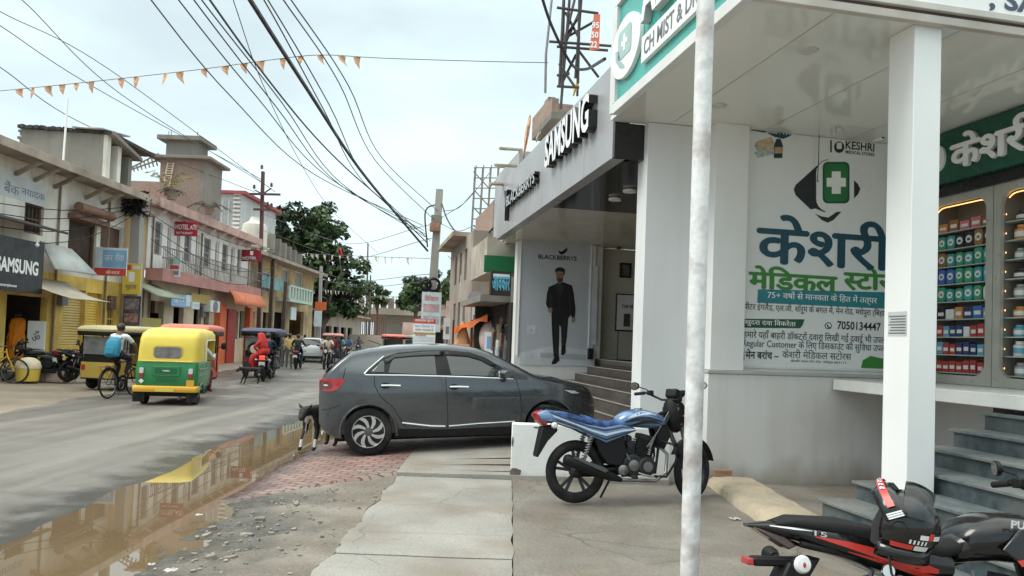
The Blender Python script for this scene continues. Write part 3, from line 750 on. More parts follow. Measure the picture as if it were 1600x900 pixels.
zsL = cabinet(7.35, 8.42, 'brushed metal display cabinet of green, blue and red medicine packs next to the white pillar')
zsR = cabinet(6.27, 7.345, 'brushed metal display cabinet of jars and bottles at the end of the shop front')
rowsL = [('box', 'red', 8), ('box', ['sky', 'red', 'red', 'navy', 'navy', 'navy'], 8), ('box', ['red', 'sky', 'navy', 'navy', 'white', 'red'], 8), ('box', ['black', 'white', 'orange', 'navy', 'blue', 'grey'], 6), ('roundbox', ['green', 'teal', 'green', 'teal', 'green', 'white'], 6),
         ('roundbox', ['blue', 'blue', 'green', 'green', 'teal', 'sky'], 6), ('roundbox', ['amber', 'teal', 'green', 'teal', 'green', 'teal'], 6), ('roundbox', ['green', 'teal', 'black', 'black', 'amber', 'black'], 6), ('box', ['orange', 'amber', 'pink', 'pink', 'amber'], 5)]
for k, (sh_, cs, n) in enumerate(rowsL):
    for i in range(n):
        c_ = cs if isinstance(cs, str) else cs[i % len(cs)]
        w = .86 / n * rnd.uniform(.80, .97); h = {'box': .15, 'roundbox': .19}[sh_] * rnd.uniform(.82, 1.05)
        if k == 8 and i % 2 == 0: h = .11
        product(sh_, c_, 8.31 - .86 * (i + .5) / n, zsL[k] + .001, w, h, .1, f'{c_} medicine {"carton" if sh_ == "box" else "round-label pack"}, {NTH[k]} shelf of the cabinet next to the pillar', 'medicine pack', f'{c_} packs on the {NTH[k]} shelf next to the pillar')
rowsR = [('jar', ['grey', 'white', 'grey'], 4), ('jar', ['white', 'sky', 'white', 'sky'], 5), ('jar', ['sky', 'grey', 'sky', 'grey'], 5), ('jar', ['orange', 'sky', 'blue', 'red', 'white'], 5), ('jar', ['grey', 'amber', 'white', 'grey'], 5), ('jar', ['black', 'black', 'white', 'amber'], 5), ('jar', ['grey', 'amber', 'black', 'amber', 'white'], 5), ('jar', ['orange', 'green', 'white', 'green'], 5), ('jar', ['black', 'amber', 'grey', 'sky'], 4)]
for k, (sh_, cs, n) in enumerate(rowsR):
    for i in range(n):
        c_ = cs[i % len(cs)]
        product(sh_, c_, 7.23 - .86 * (i + .5) / n, zsR[k] + .001, .13 + .035 * rnd.random(), .11 + .08 * rnd.random(), .1, f'{c_} jar or bottle on the {NTH[k]} shelf of the end cabinet', 'jar', f'{c_} jars on the {NTH[k]} shelf of the end cabinet')

# ------------------------------------------------------------------ next shop: grey fascia with raised letters, black soffit, billboard, stairs
sb = thing('clothing_store', 'store with long slanting light grey fascia, raised letters and black and cream soffit', 'shop', rz=TH)
FV = 3.05
m_fascia = mat('fascia_panel', (.32, .325, .34), .35, var=.05, vs=.7, spec=.5, dirt=(.38, .375, .37), dfac=.3, streak=.25)
b = MB()
us = [8.92, 10.15, 11.4, 12.65, 13.9, 15.15, 16.4, 17.0]
for a, c_ in zip(us, us[1:]): b.box(FV, a + .004, 4.0, FV + .18, c_ - .004, 5.24)
b.build('fascia', m_fascia, sb, bevel=.003)
b = MB(); b.box(FV + .02, 8.925, 4.02, FV + .17, 16.99, 5.22); b.build('fascia_core', m_black, sb)
b = MB(); b.box(FV + .005, 8.86, 3.99, 3.451, 8.915, 4.44); b.box(FV + .005, 8.86, 4.44, 2.9 + .35, 8.915, 5.26); b.box(3.3, 8.916, 3.99, 3.451, 9.095, 4.44); b.build('fascia_end', m_black, sb, bevel=.004)
b = MB(); b.box(FV + .182, 9.1, 4.01, 8, 12.6, 4.09); b.build('black_soffit', mat('black_gloss', (.017, .016, .015), .12, var=.1, spec=.6), sb)
b = MB(); b.box(FV + .182, 12.605, 4.01, 8, 17.4, 4.09); b.build('cream_soffit', mat('cream_gloss', (.56, .53, .46), .14, var=.05, spec=.6, dirt=(.4, .36, .3), dfac=.25), sb)
b = MB(); b.box(FV + .2, 9.55, 4.1, 8.4, 17.4, 5.1); b.build('roof', m_offw, sb)
for px, py in ((984, 297), (961, 310)):
    d = ray(px, py); t = (4.0 - EYE) / d.z; p = V((d.x * t, d.y * t, 0)); vv, uu = p.dot(BX), p.dot(BY)
    b = MB(); b.lathe([(.1, 0), (.105, .03), (.09, .045)], (vv, uu, 3.965), ZA, 20); b.build('soffit_lamp', m_white, sb)
vv, uu = bu(966, 388, 15.5)[0], 15.5
def raised(body, xa, ya_, xb, yb, zh, dep, mf, ms, nm):
    ua, za = bv(xa, ya_, FV); ub, zb = bv(xb, yb, FV)
    b = MB(); letter(b, body, (FV, ua, za), (0, -1, 0), ZA, ua - ub, zh, bold=.028, depth=dep, off=.0); b.build(nm, [mf, ms], sb)
m_lface = mat('letter_face_white', (.80, .82, .84), .3, var=.02)
raised('SAMSUNG', 862, 265, 933, 200, .53, .13, m_lface, m_black, 'raised_lettering')
raised('BLACKBERRYS', 798, 324, 843, 290, .22, .10, mat('letter_face_steel', (.36, .37, .40), .3, var=.05), m_black, 'raised_lettering')
b = MB(); ua, za = bv(797, 320, FV); b.prism([(-.16, .46), (-.02, .2), (0, -.22), (.05, .1), (.16, .42), (.04, .24)], (FV - .002, ua + .05, za - .12), (0, -1, 0), ZA, (-.1, 0, 0)); b.build('bird_mark', m_black, sb)
# walls round the entrance
m_cream = mat('cream_wall', (.60, .57, .47), .6, var=.05, vs=.8, dirt=(.45, .41, .32), dfac=.2)
b = MB(); b.box(3.55, 16.9, -.05, 5.45, 17.2, 4.0); b.build('billboard_wall', m_wall, sb)
b = MB(); b.box(5.452, 17.35, -.05, 8.2, 17.6, 4.0); b.build('entrance_wall', m_cream, sb)
b = MB(); b.box(5.452, 16.95, 1.3, 5.64, 17.34, 4.0); b.build('entrance_pilaster', mat('pale_cream_wall', (.68, .66, .58), .6), sb)
b = MB(); b.box(8.0, 9.5, -.05, 8.2, 17.34, 4.0); b.build('inner_wall', mat('dim_glass_front', (.10, .10, .095), .15, spec=.6), sb)
b = MB(); b.box(5.6, 9.5, 1.2, 8, 17.34, 1.3); b.build('landing', mat('landing_stone', (.10, .085, .075), .4, var=.2, vs=6), sb)
s2 = thing('entrance_stairs', 'dark brown stone stairs with pale worn nosings climbing beside the suit billboard', 'steps', rz=TH)
m_st = mat('dark_step_stone', (.06, .05, .046), .4, var=.25, vs=5, bump=.1, bs=40, dirt=(.16, .14, .12), dfac=.35)
m_ns = mat('pale_nosing', (.34, .31, .28), .5, var=.15, vs=3)
for k in range(8):
    z_ = .165 * (k + 1) - .02; n_ = 3.55 + .295 * k
    b = MB(); b.box(n_, 9.55, z_ - .166, n_ + .8, 16.88, z_ - .012); s_ = b.build('step', m_st, s2, bevel=.004)
    b = MB(); b.box(n_ - .015, 9.55, z_ - .011, n_ + .8, 16.875, z_); t_ = b.build('tread', m_st, s_, bevel=.003)
    b = MB(); b.box(n_ - .018, 9.55, z_ - .012, n_ + .02, 16.87, z_ + .003); b.build('nosing', m_ns, s_)
b = MB(); b.cb((5.36, 16.8, 1.42), (.12, .1, .26)); tag(b.build('floor_lamp_box', m_black, rz=TH), 'small black box standing at the foot of the billboard by the stairs', 'box')

# the suit billboard
BU = 16.885
bb = thing('fashion_billboard', 'tall pale grey billboard showing a walking man in a black suit', 'billboard', rz=TH)
v0, v1, z0, z1 = ru(809, 378, 921, 556, BU)
v0 = bu(812, 470, BU)[0]
b = MB(); b.box(v0, BU, z0, v1, 16.897, z1); b.build('sheet', mat('billboard_grey', (.50, .525, .56), .35, var=.03), bb)
for q in (v0 - .025, v1): b = MB(); b.box(q, BU - .02, z0 - .02, q + .025, 16.897, z1 + .02); b.build('frame', m_white, bb)
def bp(poly, m, nm, off):
    mb = MB(); P = [bu(x, y, BU) for x, y in poly]; mb.add([(a, BU - off, c) for a, c in P], [tuple(range(len(P)))]); return mb.build(nm, m, bb, smooth=0, recalc=False)
zl = lambda x, y: (780 + x / 2.8, 340 + y / 2.8)
zp = lambda q: [zl(x, y) for x, y in q]
bp(zp([(94, 590), (240, 560), (420, 585), (416, 650), (88, 645)]), mat('billboard_floor_print', (.60, .635, .67), .35), 'printed_floor', .002)
bp(zp([(390, 215), (432, 212), (424, 560), (386, 545)]), mat('billboard_band_print', (.58, .61, .645), .35), 'printed_band', .002)
bp(zp([(180, 590), (380, 600), (380, 625), (180, 612)]), mat('billboard_step_print', (.43, .46, .50), .35), 'printed_step', .003)
m_suit, m_suit2, m_skin = mat('suit_print', (.014, .013, .014), .4, var=.05), mat('suit_fold_print', (.040, .038, .042), .4), mat('skin_print', (.33, .20, .14), .5)
bp(zp([(258, 283), (248, 290), (217, 303), (209, 330), (204, 378), (214, 400), (226, 398), (230, 425), (306, 438), (312, 415), (318, 440), (331, 436), (334, 400), (326, 330), (318, 297), (285, 284), (272, 280)]), m_suit, 'suit_jacket', .004)
bp(zp([(228, 420), (303, 430), (296, 520), (290, 560), (272, 555), (270, 480), (263, 470), (260, 612), (238, 610), (231, 510)]), m_suit, 'suit_trousers', .0045)
bp(zp([(240, 612), (262, 608), (264, 625), (246, 640), (229, 642), (230, 634)]), m_black, 'printed_shoe', .005); bp(zp([(272, 556), (290, 560), (291, 590), (278, 604), (270, 598)]), m_black, 'printed_shoe', .005)
bp(zp([(247, 238), (252, 228), (280, 228), (284, 245), (281, 262), (276, 284), (262, 290), (255, 282), (248, 258)]), m_skin, 'printed_face', .005)
bp(zp([(243, 240), (245, 226), (258, 217), (276, 218), (288, 228), (287, 246), (281, 254), (280, 238), (262, 234), (250, 236)]), m_suit, 'printed_hair', .006)
bp(zp([(252, 262), (264, 266), (278, 262), (276, 280), (262, 286), (254, 278)]), mat('beard_print', (.08, .05, .04), .5), 'printed_beard', .006)
for q in ([(254, 249), (260, 248), (260, 251), (254, 252)], [(268, 248), (275, 249), (275, 252), (268, 251)], [(263, 252), (266, 261), (260, 261)]): bp(zp(q), m_suit, 'printed_features', .007)
bp(zp([(257, 288), (264, 320), (272, 286), (266, 294)]), mat('lapel_print', (.05, .05, .055), .4), 'printed_shirt', .006)
for q in ([(262, 290), (248, 300), (256, 330), (264, 345)], [(268, 290), (284, 298), (276, 330), (266, 345)], [(222, 330), (226, 330), (229, 392), (225, 396)], [(306, 325), (310, 325), (314, 430), (310, 432)], [(246, 440), (249, 440), (251, 600), (248, 600)], [(284, 440), (287, 440), (283, 545), (280, 545)], [(232, 395), (262, 402), (262, 404), (232, 398)], [(272, 404), (304, 408), (304, 411), (272, 406)]): bp(zp(q), m_suit2, 'suit_fold', .0063)
bp(zp([(290, 316), (304, 314), (304, 318), (290, 320)]), m_suit2, 'suit_pocket', .006); bp(zp([(260, 320), (263, 320), (266, 425), (264, 425)]), m_suit2, 'suit_seam', .006)
bp(zp([(215, 396), (227, 392), (233, 402), (230, 415), (220, 418), (213, 408)]), m_skin, 'printed_hand', .006); bp(zp([(317, 438), (331, 435), (333, 450), (326, 460), (316, 458)]), m_skin, 'printed_hand', .006)
bp(zp([(258, 141), (266, 148), (275, 148), (298, 130), (297, 146), (285, 158), (272, 163), (262, 156)]), m_black, 'bird_emblem', .004)
def bl(body, x0, y0, x1, y1, m, off=.004):
    a0, a1, c0, c1 = ru(x0, y0, x1, y1, BU); mb = MB(); letter(mb, body, (a0, BU, c0), XA, ZA, a1 - a0, c1 - c0, .02, off=off); mb.build('lettering', m, bb, smooth=0)
bl('BLACKBERRYS', 841, 399, 901, 406, m_black)
bp(zp([(122, 470), (158, 472), (157, 510), (121, 508)]), mat('billboard_tile_print', (.62, .65, .68), .35), 'printed_switch', .003); bp(zp([(136, 488), (144, 488), (143, 500), (136, 500)]), m_grey, 'printed_switch', .005)
# framed picture, easel and small wall camera in the entrance
EU = 17.34
fp = thing('framed_picture', 'small dark framed picture on the cream entrance wall above the easel', 'picture', rz=TH)
v0, v1, z0, z1 = ru(968, 411, 986, 434, EU); b = MB(); b.box(v0, EU - .03, z0, v1, EU - .002, z1); b.build('frame', m_black, fp, bevel=.004); b = MB(); b.box(v0 + .05, EU - .034, z0 + .05, v1 - .05, EU - .031, z1 - .05); b.build('photo', mat('dim_photo', (.12, .13, .13), .3, var=.5, vs=9), fp)
es = thing('advert_easel', 'upright advert board of a phone on thin black legs in the entrance', 'advert stand', rz=TH)
e2 = 16.6
v0, v1, z0, z1 = ru(962, 459, 990, 518, e2); b = MB(); b.box(v0, e2, z0, v1 + .25, e2 + .03, z1); b.build('board', m_black, es, bevel=.004)
b = MB(); b.box(v0 + .03, e2 - .004, z0 + .04, v1 + .22, e2 - .001, z1 - .03); b.build('poster_sheet', mat('advert_sheet', (.58, .56, .56), .3, var=.15, vs=2), es)
b = MB(); b.box(v0 + .2, e2 - .008, z0 + .12, v0 + .36, e2 - .005, z0 + .42); b.build('phone_print', mat('phone_print', (.07, .05, .05), .3), es)
b = MB(); letter(b, 'THE NEW', (v0 + .14, e2 - .004, z0 + .55), XA, ZA, .4, .08, .02); b.build('lettering', m_black, es)
for x in (v0 + .08, v1 + .17): b = MB(); b.tube([(x, e2 + .015, z0), (x, e2 + .02, 1.3)], .012, 8); b.build('leg', m_black, es)
vv, zz = bu(968, 384, 16.9)
wc = thing('spot_lamp', 'small dark spot lamp under the cream soffit near the entrance wall', 'lamp', rz=TH)
b = MB(); b.tube([(vv, 17.3, zz + .08), (vv, 17.0, zz + .05)], .012, 6); b.build('arm', m_black, wc); b = MB(); b.lathe([(.03, 0), (.06, .12), (.055, .13)], (vv, 17.0, zz + .06), (.1, -.4, -1), 12); b.build('lamp_head', mat('lamp_bronze', (.12, .09, .07), .4), wc)
# ================================================================== PARKED HATCHBACK
m_paint = mat('graphite_car_paint', (.072, .079, .089), .27, metal=.6, var=.03, coat=1.0, splash=.34)
m_glass = mat('dark_tinted_glass', (.022, .030, .031), .03, var=0, spec=.8)
m_rubber = mat('tyre_rubber', (.013, .013, .014), .85, spec=.25, var=.2, vs=8, bump=.2, bs=60, dirt=(.09, .08, .065), dfac=.4, ds=5)
m_trim = mat('black_plastic_trim', (.010, .010, .011), .5, var=.1, spec=.3)
m_chrome = mat('chrome', (.72, .73, .74), .14, metal=1., var=.03)
m_alloy = mat('machined_alloy', (.56, .57, .58), .28, metal=.85, var=.05)
m_dkwell = mat('dark_wheel_well', (.006, .006, .006), .9, var=0)
m_redlamp = mat('red_lamp_lens', (.36, .012, .014), .12, var=.08, vs=9, spec=.7)
m_clear = mat('clear_lamp_lens', (.60, .61, .62), .1, var=.06, vs=20, spec=.7)

ZT = ([-.66, -.64, -.60, -.52, -.40, -.22, -.14, .05, .3, .75, 1.15, 1.5, 1.72, 1.95, 2.15, 2.32, 2.45, 2.7, 2.95, 3.12, 3.24, 3.30], [.86, 1.00, 1.08, 1.165, 1.28, 1.415, 1.432, 1.462, 1.485, 1.505, 1.50, 1.455, 1.385, 1.265, 1.15, 1.055, 1.025, .985, .925, .86, .76, .66])
ZB = ([-.66, -.6, -.45, 2.85, 3.1, 3.3], [.42, .33, .22, .20, .23, .36])
WX = ([-.66, -.62, -.55, -.4, -.1, .5, 1.5, 2.3, 2.8, 3.05, 3.2, 3.3], [.60, .67, .735, .80, .85, .872, .872, .868, .835, .77, .66, .50])
def belt(x): return 1.10 - .05 * (x - .0)
def S(x, z):
    w = interp(x, *WX)
    if z < .80: w *= 1 - .10 * ((.80 - z) / .6) ** 2
    be = belt(x); w *= 1 - .018 * sstep(.8, be, z)
    if z > be - .02: w *= 1 - .27 * ((z - be + .02) / .42) ** 1.12
    if .84 < z < .92: w += .006 * math.sin(PI * (z - .84) / .08)
    if .36 < z < .62: w -= .012 * math.sin(PI * (z - .36) / .26) * sstep(.4, .6, x) * (1 - sstep(1.8, 2.1, x))
    return w
def car_rings():
    rings = []
    xs = sorted(set([round(-.66 + 3.96 * i / 66, 3) for i in range(67)] + [-.655, -.645, -.63, 3.27, 3.285, 3.295]))
    for x in xs:
        zt, zb = interp(x, *ZT), interp(x, *ZB); rc = min(.075, (zt - zb) * .3)
        half = [(0, zb), (.3, zb), (S(x, zb + .03) - .05, zb)]
        zs = [zb + .03 + (zt - rc - zb - .03) * k / 15 for k in range(16)]
        half += [(S(x, z), z) for z in zs]
        y1, z1 = half[-1]
        for k in range(1, 6):
            a = PI / 2 * k / 5; half.append((y1 - rc * 1.2 * (1 - math.cos(a)), z1 + rc * math.sin(a) * .92))
        y2, z2 = half[-1]
        for k in range(1, 5): half.append((y2 * (1 - k / 4), z2 + (zt + .0 - z2 + .012) * (1 - (1 - k / 4) ** 2)))
        rings.append([(x, -y, z) for y, z in half] + [(x, y, z) for y, z in half[-2:0:-1]])
    return rings
def boolean_cut(o, cutter):
    md = o.modifiers.new('cut', 'BOOLEAN'); md.operation = 'DIFFERENCE'; md.object = cutter; md.solver = 'EXACT'
    dg = bpy.context.evaluated_depsgraph_get(); me = bpy.data.meshes.new_from_object(o.evaluated_get(dg))
    o.modifiers.remove(md); old = o.data; o.data = me; bpy.data.meshes.remove(old)
    cm = cutter.data; bpy.data.objects.remove(cutter); bpy.data.meshes.remove(cm)
rc_ = gnd(576, 713, .035); rc_ = V((rc_.x, 10.2, 0)); rc_.x = at(576, 700, 10.2).x
car_o = rc_ + BY * .74
car = thing('parked_car', 'dark grey hatchback with alloy wheels and chrome window line parked across the pavement', 'car')
tilt = math.atan2(.115, 2.52)
car.matrix_world = M.Translation((car_o.x, car_o.y, ramp_z(rc_.x, rc_.y) + .025)) @ M.Rotation(TH, 4, 'Z') @ M.Rotation(-tilt, 4, 'Y') @ M.Diagonal((1, 1, .985, 1))
b = MB(); b.loft(car_rings()); body = b.build('body', m_paint, car, smooth=32)
c_ = MB()
for x in (0, 2.52):
    for s_ in (-1, 1): c_.lathe([(.365, .0), (.365, .55)], (x, s_ * .50, .325), (0, s_, 0), 48)
cut_o = c_.build('cutter', m_dkwell, car); bpy.context.view_layer.update(); boolean_cut(body, cut_o)
body.data.materials.clear(); body.data.materials.append(m_paint)
body.data.polygons.foreach_set('use_smooth', [True] * len(body.data.polygons)); body.data.set_sharp_from_angle(angle=R(32))
b = MB()
for x in (0, 2.52): b.box(x - .3, -.5, .3, x + .3, .5, .6)
b.box(-.45, -.6, .17, 3.0, .6, .24); b.build('underbody', m_dkwell, car)
def patch(poly, off, name, m, sides=(-1,), parent=None, thick=0.):
    for sd_ in sides:
        bm_ = bmesh.new(); f = bm_.faces.new([bm_.verts.new((x, 0, z)) for x, z in poly])
        bmesh.ops.triangulate(bm_, faces=[f]); bmesh.ops.subdivide_edges(bm_, edges=bm_.edges[:], cuts=3, use_grid_fill=True)
        for v in bm_.verts: v.co.y = sd_ * (S(v.co.x, v.co.z) + off)
        if sd_ > 0: bmesh.ops.reverse_faces(bm_, faces=bm_.faces[:])
        me = bpy.data.meshes.new(name); bm_.to_mesh(me); bm_.free(); me.materials.append(m)
        me.polygons.foreach_set('use_smooth', [True] * len(me.polygons))
        o = bpy.data.objects.new(name, me); COL.objects.link(o); o.parent = parent or car
        if thick: sm = o.modifiers.new('thickness', 'SOLIDIFY'); sm.thickness = thick; sm.offset = 0
    return o
def line3(pts, r, name, m, off=.002, sides=(-1,), flat=1., parent=None):
    for sd_ in sides:
        b = MB(); P = []
        for (x0, z0), (x1, z1) in zip(pts, pts[1:]):
            n = max(2, int(math.hypot(x1 - x0, z1 - z0) / .05))
            P += [(x0 + (x1 - x0) * k / n, z0 + (z1 - z0) * k / n) for k in range(n)]
        P.append(pts[-1])
        b.tube([(x, sd_ * (S(x, z) + off), z) for x, z in P], r, 8, flat=flat); o = b.build(name, m, parent or car)
    return o
both = (-1, 1)
# side glass, pillars and rain visors
dlo = [(-.035, 1.115), (.03, 1.17), (.12, 1.25), (.23, 1.34), (.40, 1.395), (.75, 1.422), (1.1, 1.422), (1.42, 1.385), (1.62, 1.315), (1.82, 1.19), (1.98, 1.07), (2.01, 1.015), (1.5, 1.035), (.8, 1.07)]
patch(dlo, .003, 'window_surround', m_trim, both)
patch([(.03, 1.135), (.10, 1.205), (.185, 1.29), (.215, 1.285), (.215, 1.135)], .007, 'quarter_glass', m_glass, both)
patch([(.27, 1.125), (.30, 1.24), (.345, 1.325), (.62, 1.345), (.91, 1.352), (.925, 1.085), (.6, 1.10)], .007, 'rear_door_glass', m_glass, both)
patch([(1.13, 1.078), (1.075, 1.352), (1.38, 1.33), (1.56, 1.275), (1.74, 1.17), (1.84, 1.075), (1.84, 1.045)], .007, 'front_door_glass', m_glass, both)
patch([(.215, 1.295), (.36, 1.37), (.75, 1.405), (1.04, 1.41), (1.04, 1.355), (.62, 1.345), (.36, 1.325), (.24, 1.25)], .018, 'rain_visor', mat('smoked_visor', (.016, .018, .02), .15, var=.05), both, thick=.003)
patch([(1.06, 1.41), (1.42, 1.375), (1.62, 1.30), (1.77, 1.195), (1.70, 1.19), (1.56, 1.272), (1.38, 1.328), (1.06, 1.355)], .018, 'rain_visor', m_trim, both, thick=.003)
line3([(.21, 1.345), (.10, 1.255), (.0, 1.17), (-.05, 1.115), (-.03, 1.098), (.5, 1.083), (1.3, 1.046), (2.0, 1.004)], .0105, 'chrome_window_line', m_chrome, .005, both)
# shut lines, handles, lower trim
m_gap = mat('panel_gap', (.004, .004, .004), .9, var=0)
for pts in ([(1.045, 1.05), (1.06, .8), (1.075, .5), (1.075, .33)], [(2.04, 1.0), (2.09, .8), (2.12, .55), (2.10, .36)], [(.08, 1.095), (.085, .95), (.16, .80), (.32, .66), (.42, .50), (.50, .37)], [(-.62, .62), (-.45, .66), (-.37, .70)], [(3.0, .50), (2.93, .58), (2.88, .66)], [(2.34, 1.0), (2.6, .955), (2.9, .87)], [(-.42, .93), (-.34, 1.02), (-.3, 1.2)]):
    line3(pts, .0042, 'panel_gap', m_gap, .0005, both)
for x0 in (.17, 1.10):
    hz = .955 - .045 * (x0 / 1.1)
    o = line3([(x0, hz + .004), (x0 + .12, hz + .004), (x0 + .26, hz - .004)], .017, 'door_handle', m_chrome, .022, both)
    patch([(x0 + .06 + .07 * math.cos(2 * PI * k / 14), hz + .042 * math.sin(2 * PI * k / 14)) for k in range(14)], .0015, 'handle_recess', m_trim, both)
line3([(.45, .43), (.62, .405), (.85, .372), (1.04, .362)], .013, 'sill_trim', m_chrome, .012, both); line3([(1.09, .363), (1.5, .385), (2.02, .40)], .010, 'sill_trim', m_chrome, .012, both)
patch([(.40, .235), (.40, .345), (1.0, .315), (2.1, .33), (2.1, .225)], .006, 'sill_cladding', m_trim, both)
for xc in (0, 2.52):
    for sd_ in both:
        b = MB(); b.torus((xc, sd_ * (S(xc, .6) - .006), .325), (0, 1, 0), .372, .014, 40, 6, a0=R(-184), a1=R(4)); b.build('arch_lip', m_paint, car)
# wheels
def car_wheel(x, sd_):
    w = bpy.data.objects.new('wheel', None); COL.objects.link(w); w.parent = car; w.location = (x, sd_ * .745, .322); w.scale = (1.045, 1, 1.045)
    b = MB(); b.lathe([(.20, -.09), (.275, -.098), (.300, -.085), (.309, -.06), (.309, .06), (.300, .085), (.275, .098), (.20, .09)], (0, 0, 0), (0, sd_, 0), 48)
    b.build('tyre', m_rubber, w, smooth=50)
    b = MB(); b.lathe([(.203, .092), (.214, .101), (.207, .096), (.198, .06), (.198, .0), (.01, .0)], (0, 0, 0), (0, sd_, 0), 48, caps=False); b.build('rim_dish', mat('rim_dark', (.025, .025, .027), .4, var=.1), w)
    b = MB(); ux = V((1, 0, 0)); uy = V((0, 0, 1)); fw = V((0, sd_, 0))
    for k in range(8):
        a0 = 2 * PI * k / 8
        def pp(r, a): return (r * math.cos(a0 + a), r * math.sin(a0 + a))
        b.prism([pp(.045, -.25), pp(.08, -.12), pp(.13, .02), pp(.17, .18), pp(.205, .40), pp(.206, .66), pp(.17, .52), pp(.13, .40), pp(.08, .30), pp(.045, .30)], (0, sd_ * .076, 0), ux, uy, fw * .018)
    b.torus((0, sd_ * .092, 0), (0, 1, 0), .206, .008, 40, 6)
    b.build('rim', m_alloy, w, smooth=30)
    b = MB(); b.lathe([(.056, .07), (.056, .098), (.03, .105)], (0, 0, 0), (0, sd_, 0), 20)
    for k in range(5): b.lathe([(.009, .1), (.009, .108)], (.04 * math.cos(k * 1.2566), 0, .04 * math.sin(k * 1.2566)), (0, sd_, 0), 8)
    b.build('hub', mat('hub_grey', (.12, .12, .125), .4, metal=.6, var=.05), w)
    b = MB(); b.lathe([(.15, -.02), (.15, .01)], (0, 0, 0), (0, sd_, 0), 24); b.build('brake_disc', mat('brake_steel', (.10, .09, .085), .4, metal=.7), w)
for x in (0, 2.52):
    for sd_ in both: car_wheel(x, sd_)
# lamps
tl = [(-.60, 1.055), (-.30, 1.052), (-.33, .99), (-.40, .915), (-.48, .88), (-.60, .885)]
patch(tl, .005, 'tail_lamp', m_redlamp, both)
patch([(-.60, 1.02), (-.50, 1.015), (-.47, .955), (-.50, .91), (-.60, .91)], .008, 'tail_lamp_inner', mat('smoked_red_lens', (.10, .012, .012), .1, spec=.7), both)
for sd_ in both:
    b = MB(); b.box(-.655, min(sd_ * .42, sd_ * .60), .885, -.615, max(sd_ * .42, sd_ * .60), 1.04); b.build('tail_lamp', m_redlamp, car, bevel=.01)
patch([(-.59, .975), (-.54, .972), (-.53, .955), (-.59, .952)], .011, 'reverse_lens', m_clear, both)
patch([(2.72, .835), (3.02, .83), (3.18, .76), (3.17, .68), (3.02, .70), (2.86, .755)], .004, 'headlamp', mat('smoked_headlamp', (.03, .03, .032), .08, spec=.8), both)
patch([(2.74, .83), (2.9, .815), (2.98, .775), (2.86, .775)], .008, 'headlamp_lens', m_clear, both)
# hatch: glass, spoiler, plate, wiper; windscreen and roof pieces
b = MB(); b.grid(6, 8, lambda a, c: (lambda x: (x - .006, (a - .5) * 1.1 * (1 - .14 * (c)), interp(x, *ZT) + .014))(-.575 + .33 * c)); b.build('hatch_glass', m_glass, car)
b = MB(); b.prism([(-.10, 1.436), (-.27, 1.405), (-.285, 1.388), (-.24, 1.372), (-.1, 1.41)], (0, -.55, 0), (1, 0, 0), (0, 0, 1), (0, 1.1, 0)); b.build('roof_spoiler', m_paint, car, bevel=.012)
b = MB(); b.box(-.672, -.25, .70, -.657, .25, .81); b.build('number_plate', m_white, car, bevel=.003)
b = MB(); b.tube([(-.59, .0, 1.11), (-.5, -.25, 1.21)], .01, 6); b.build('wiper', m_trim, car)
b = MB(); b.grid(10, 8, lambda a, c: (lambda x: (x, (a - .5) * 1.22 * (1 + .12 * c), interp(x, *ZT) + .016 - .03 * abs(2 * a - 1) ** 3))(1.58 + .70 * c)); b.build('windscreen', m_glass, car)
b = MB(); b.box(3.27, -.38, .30, 3.305, .38, .55); b.build('grille', m_trim, car, bevel=.01)
b = MB(); b.tube([(.2, .1, 1.5), (.02, .1, 1.57)], .006, 6); b.build('aerial', m_trim, car)
for sd_ in both:
    mr = MB(); mr.loft([[(1.84 + .02 * q - .075 * math.cos(t) * (1 - .12 * q), sd_ * (.83 + .075 * q), 1.075 + .068 * math.sin(t) * (1 - .1 * q)) for t in [2 * PI * k / 16 for k in range(16)]] for q in (0.4, 1, 2, 2.6)])
    mo = mr.build('wing_mirror', m_paint, car, smooth=50)
    b = MB(); b.tube([(1.88, sd_ * .76, 1.03), (1.87, sd_ * .88, 1.03)], .03, 8); b.build('mirror_arm', m_trim, mo)
    b = MB(); b.lathe([(.058, 0), (.058, .004)], (1.775, sd_ * .945, 1.075), (-1, 0, 0), 16); b.build('mirror_glass', m_chrome, mo)
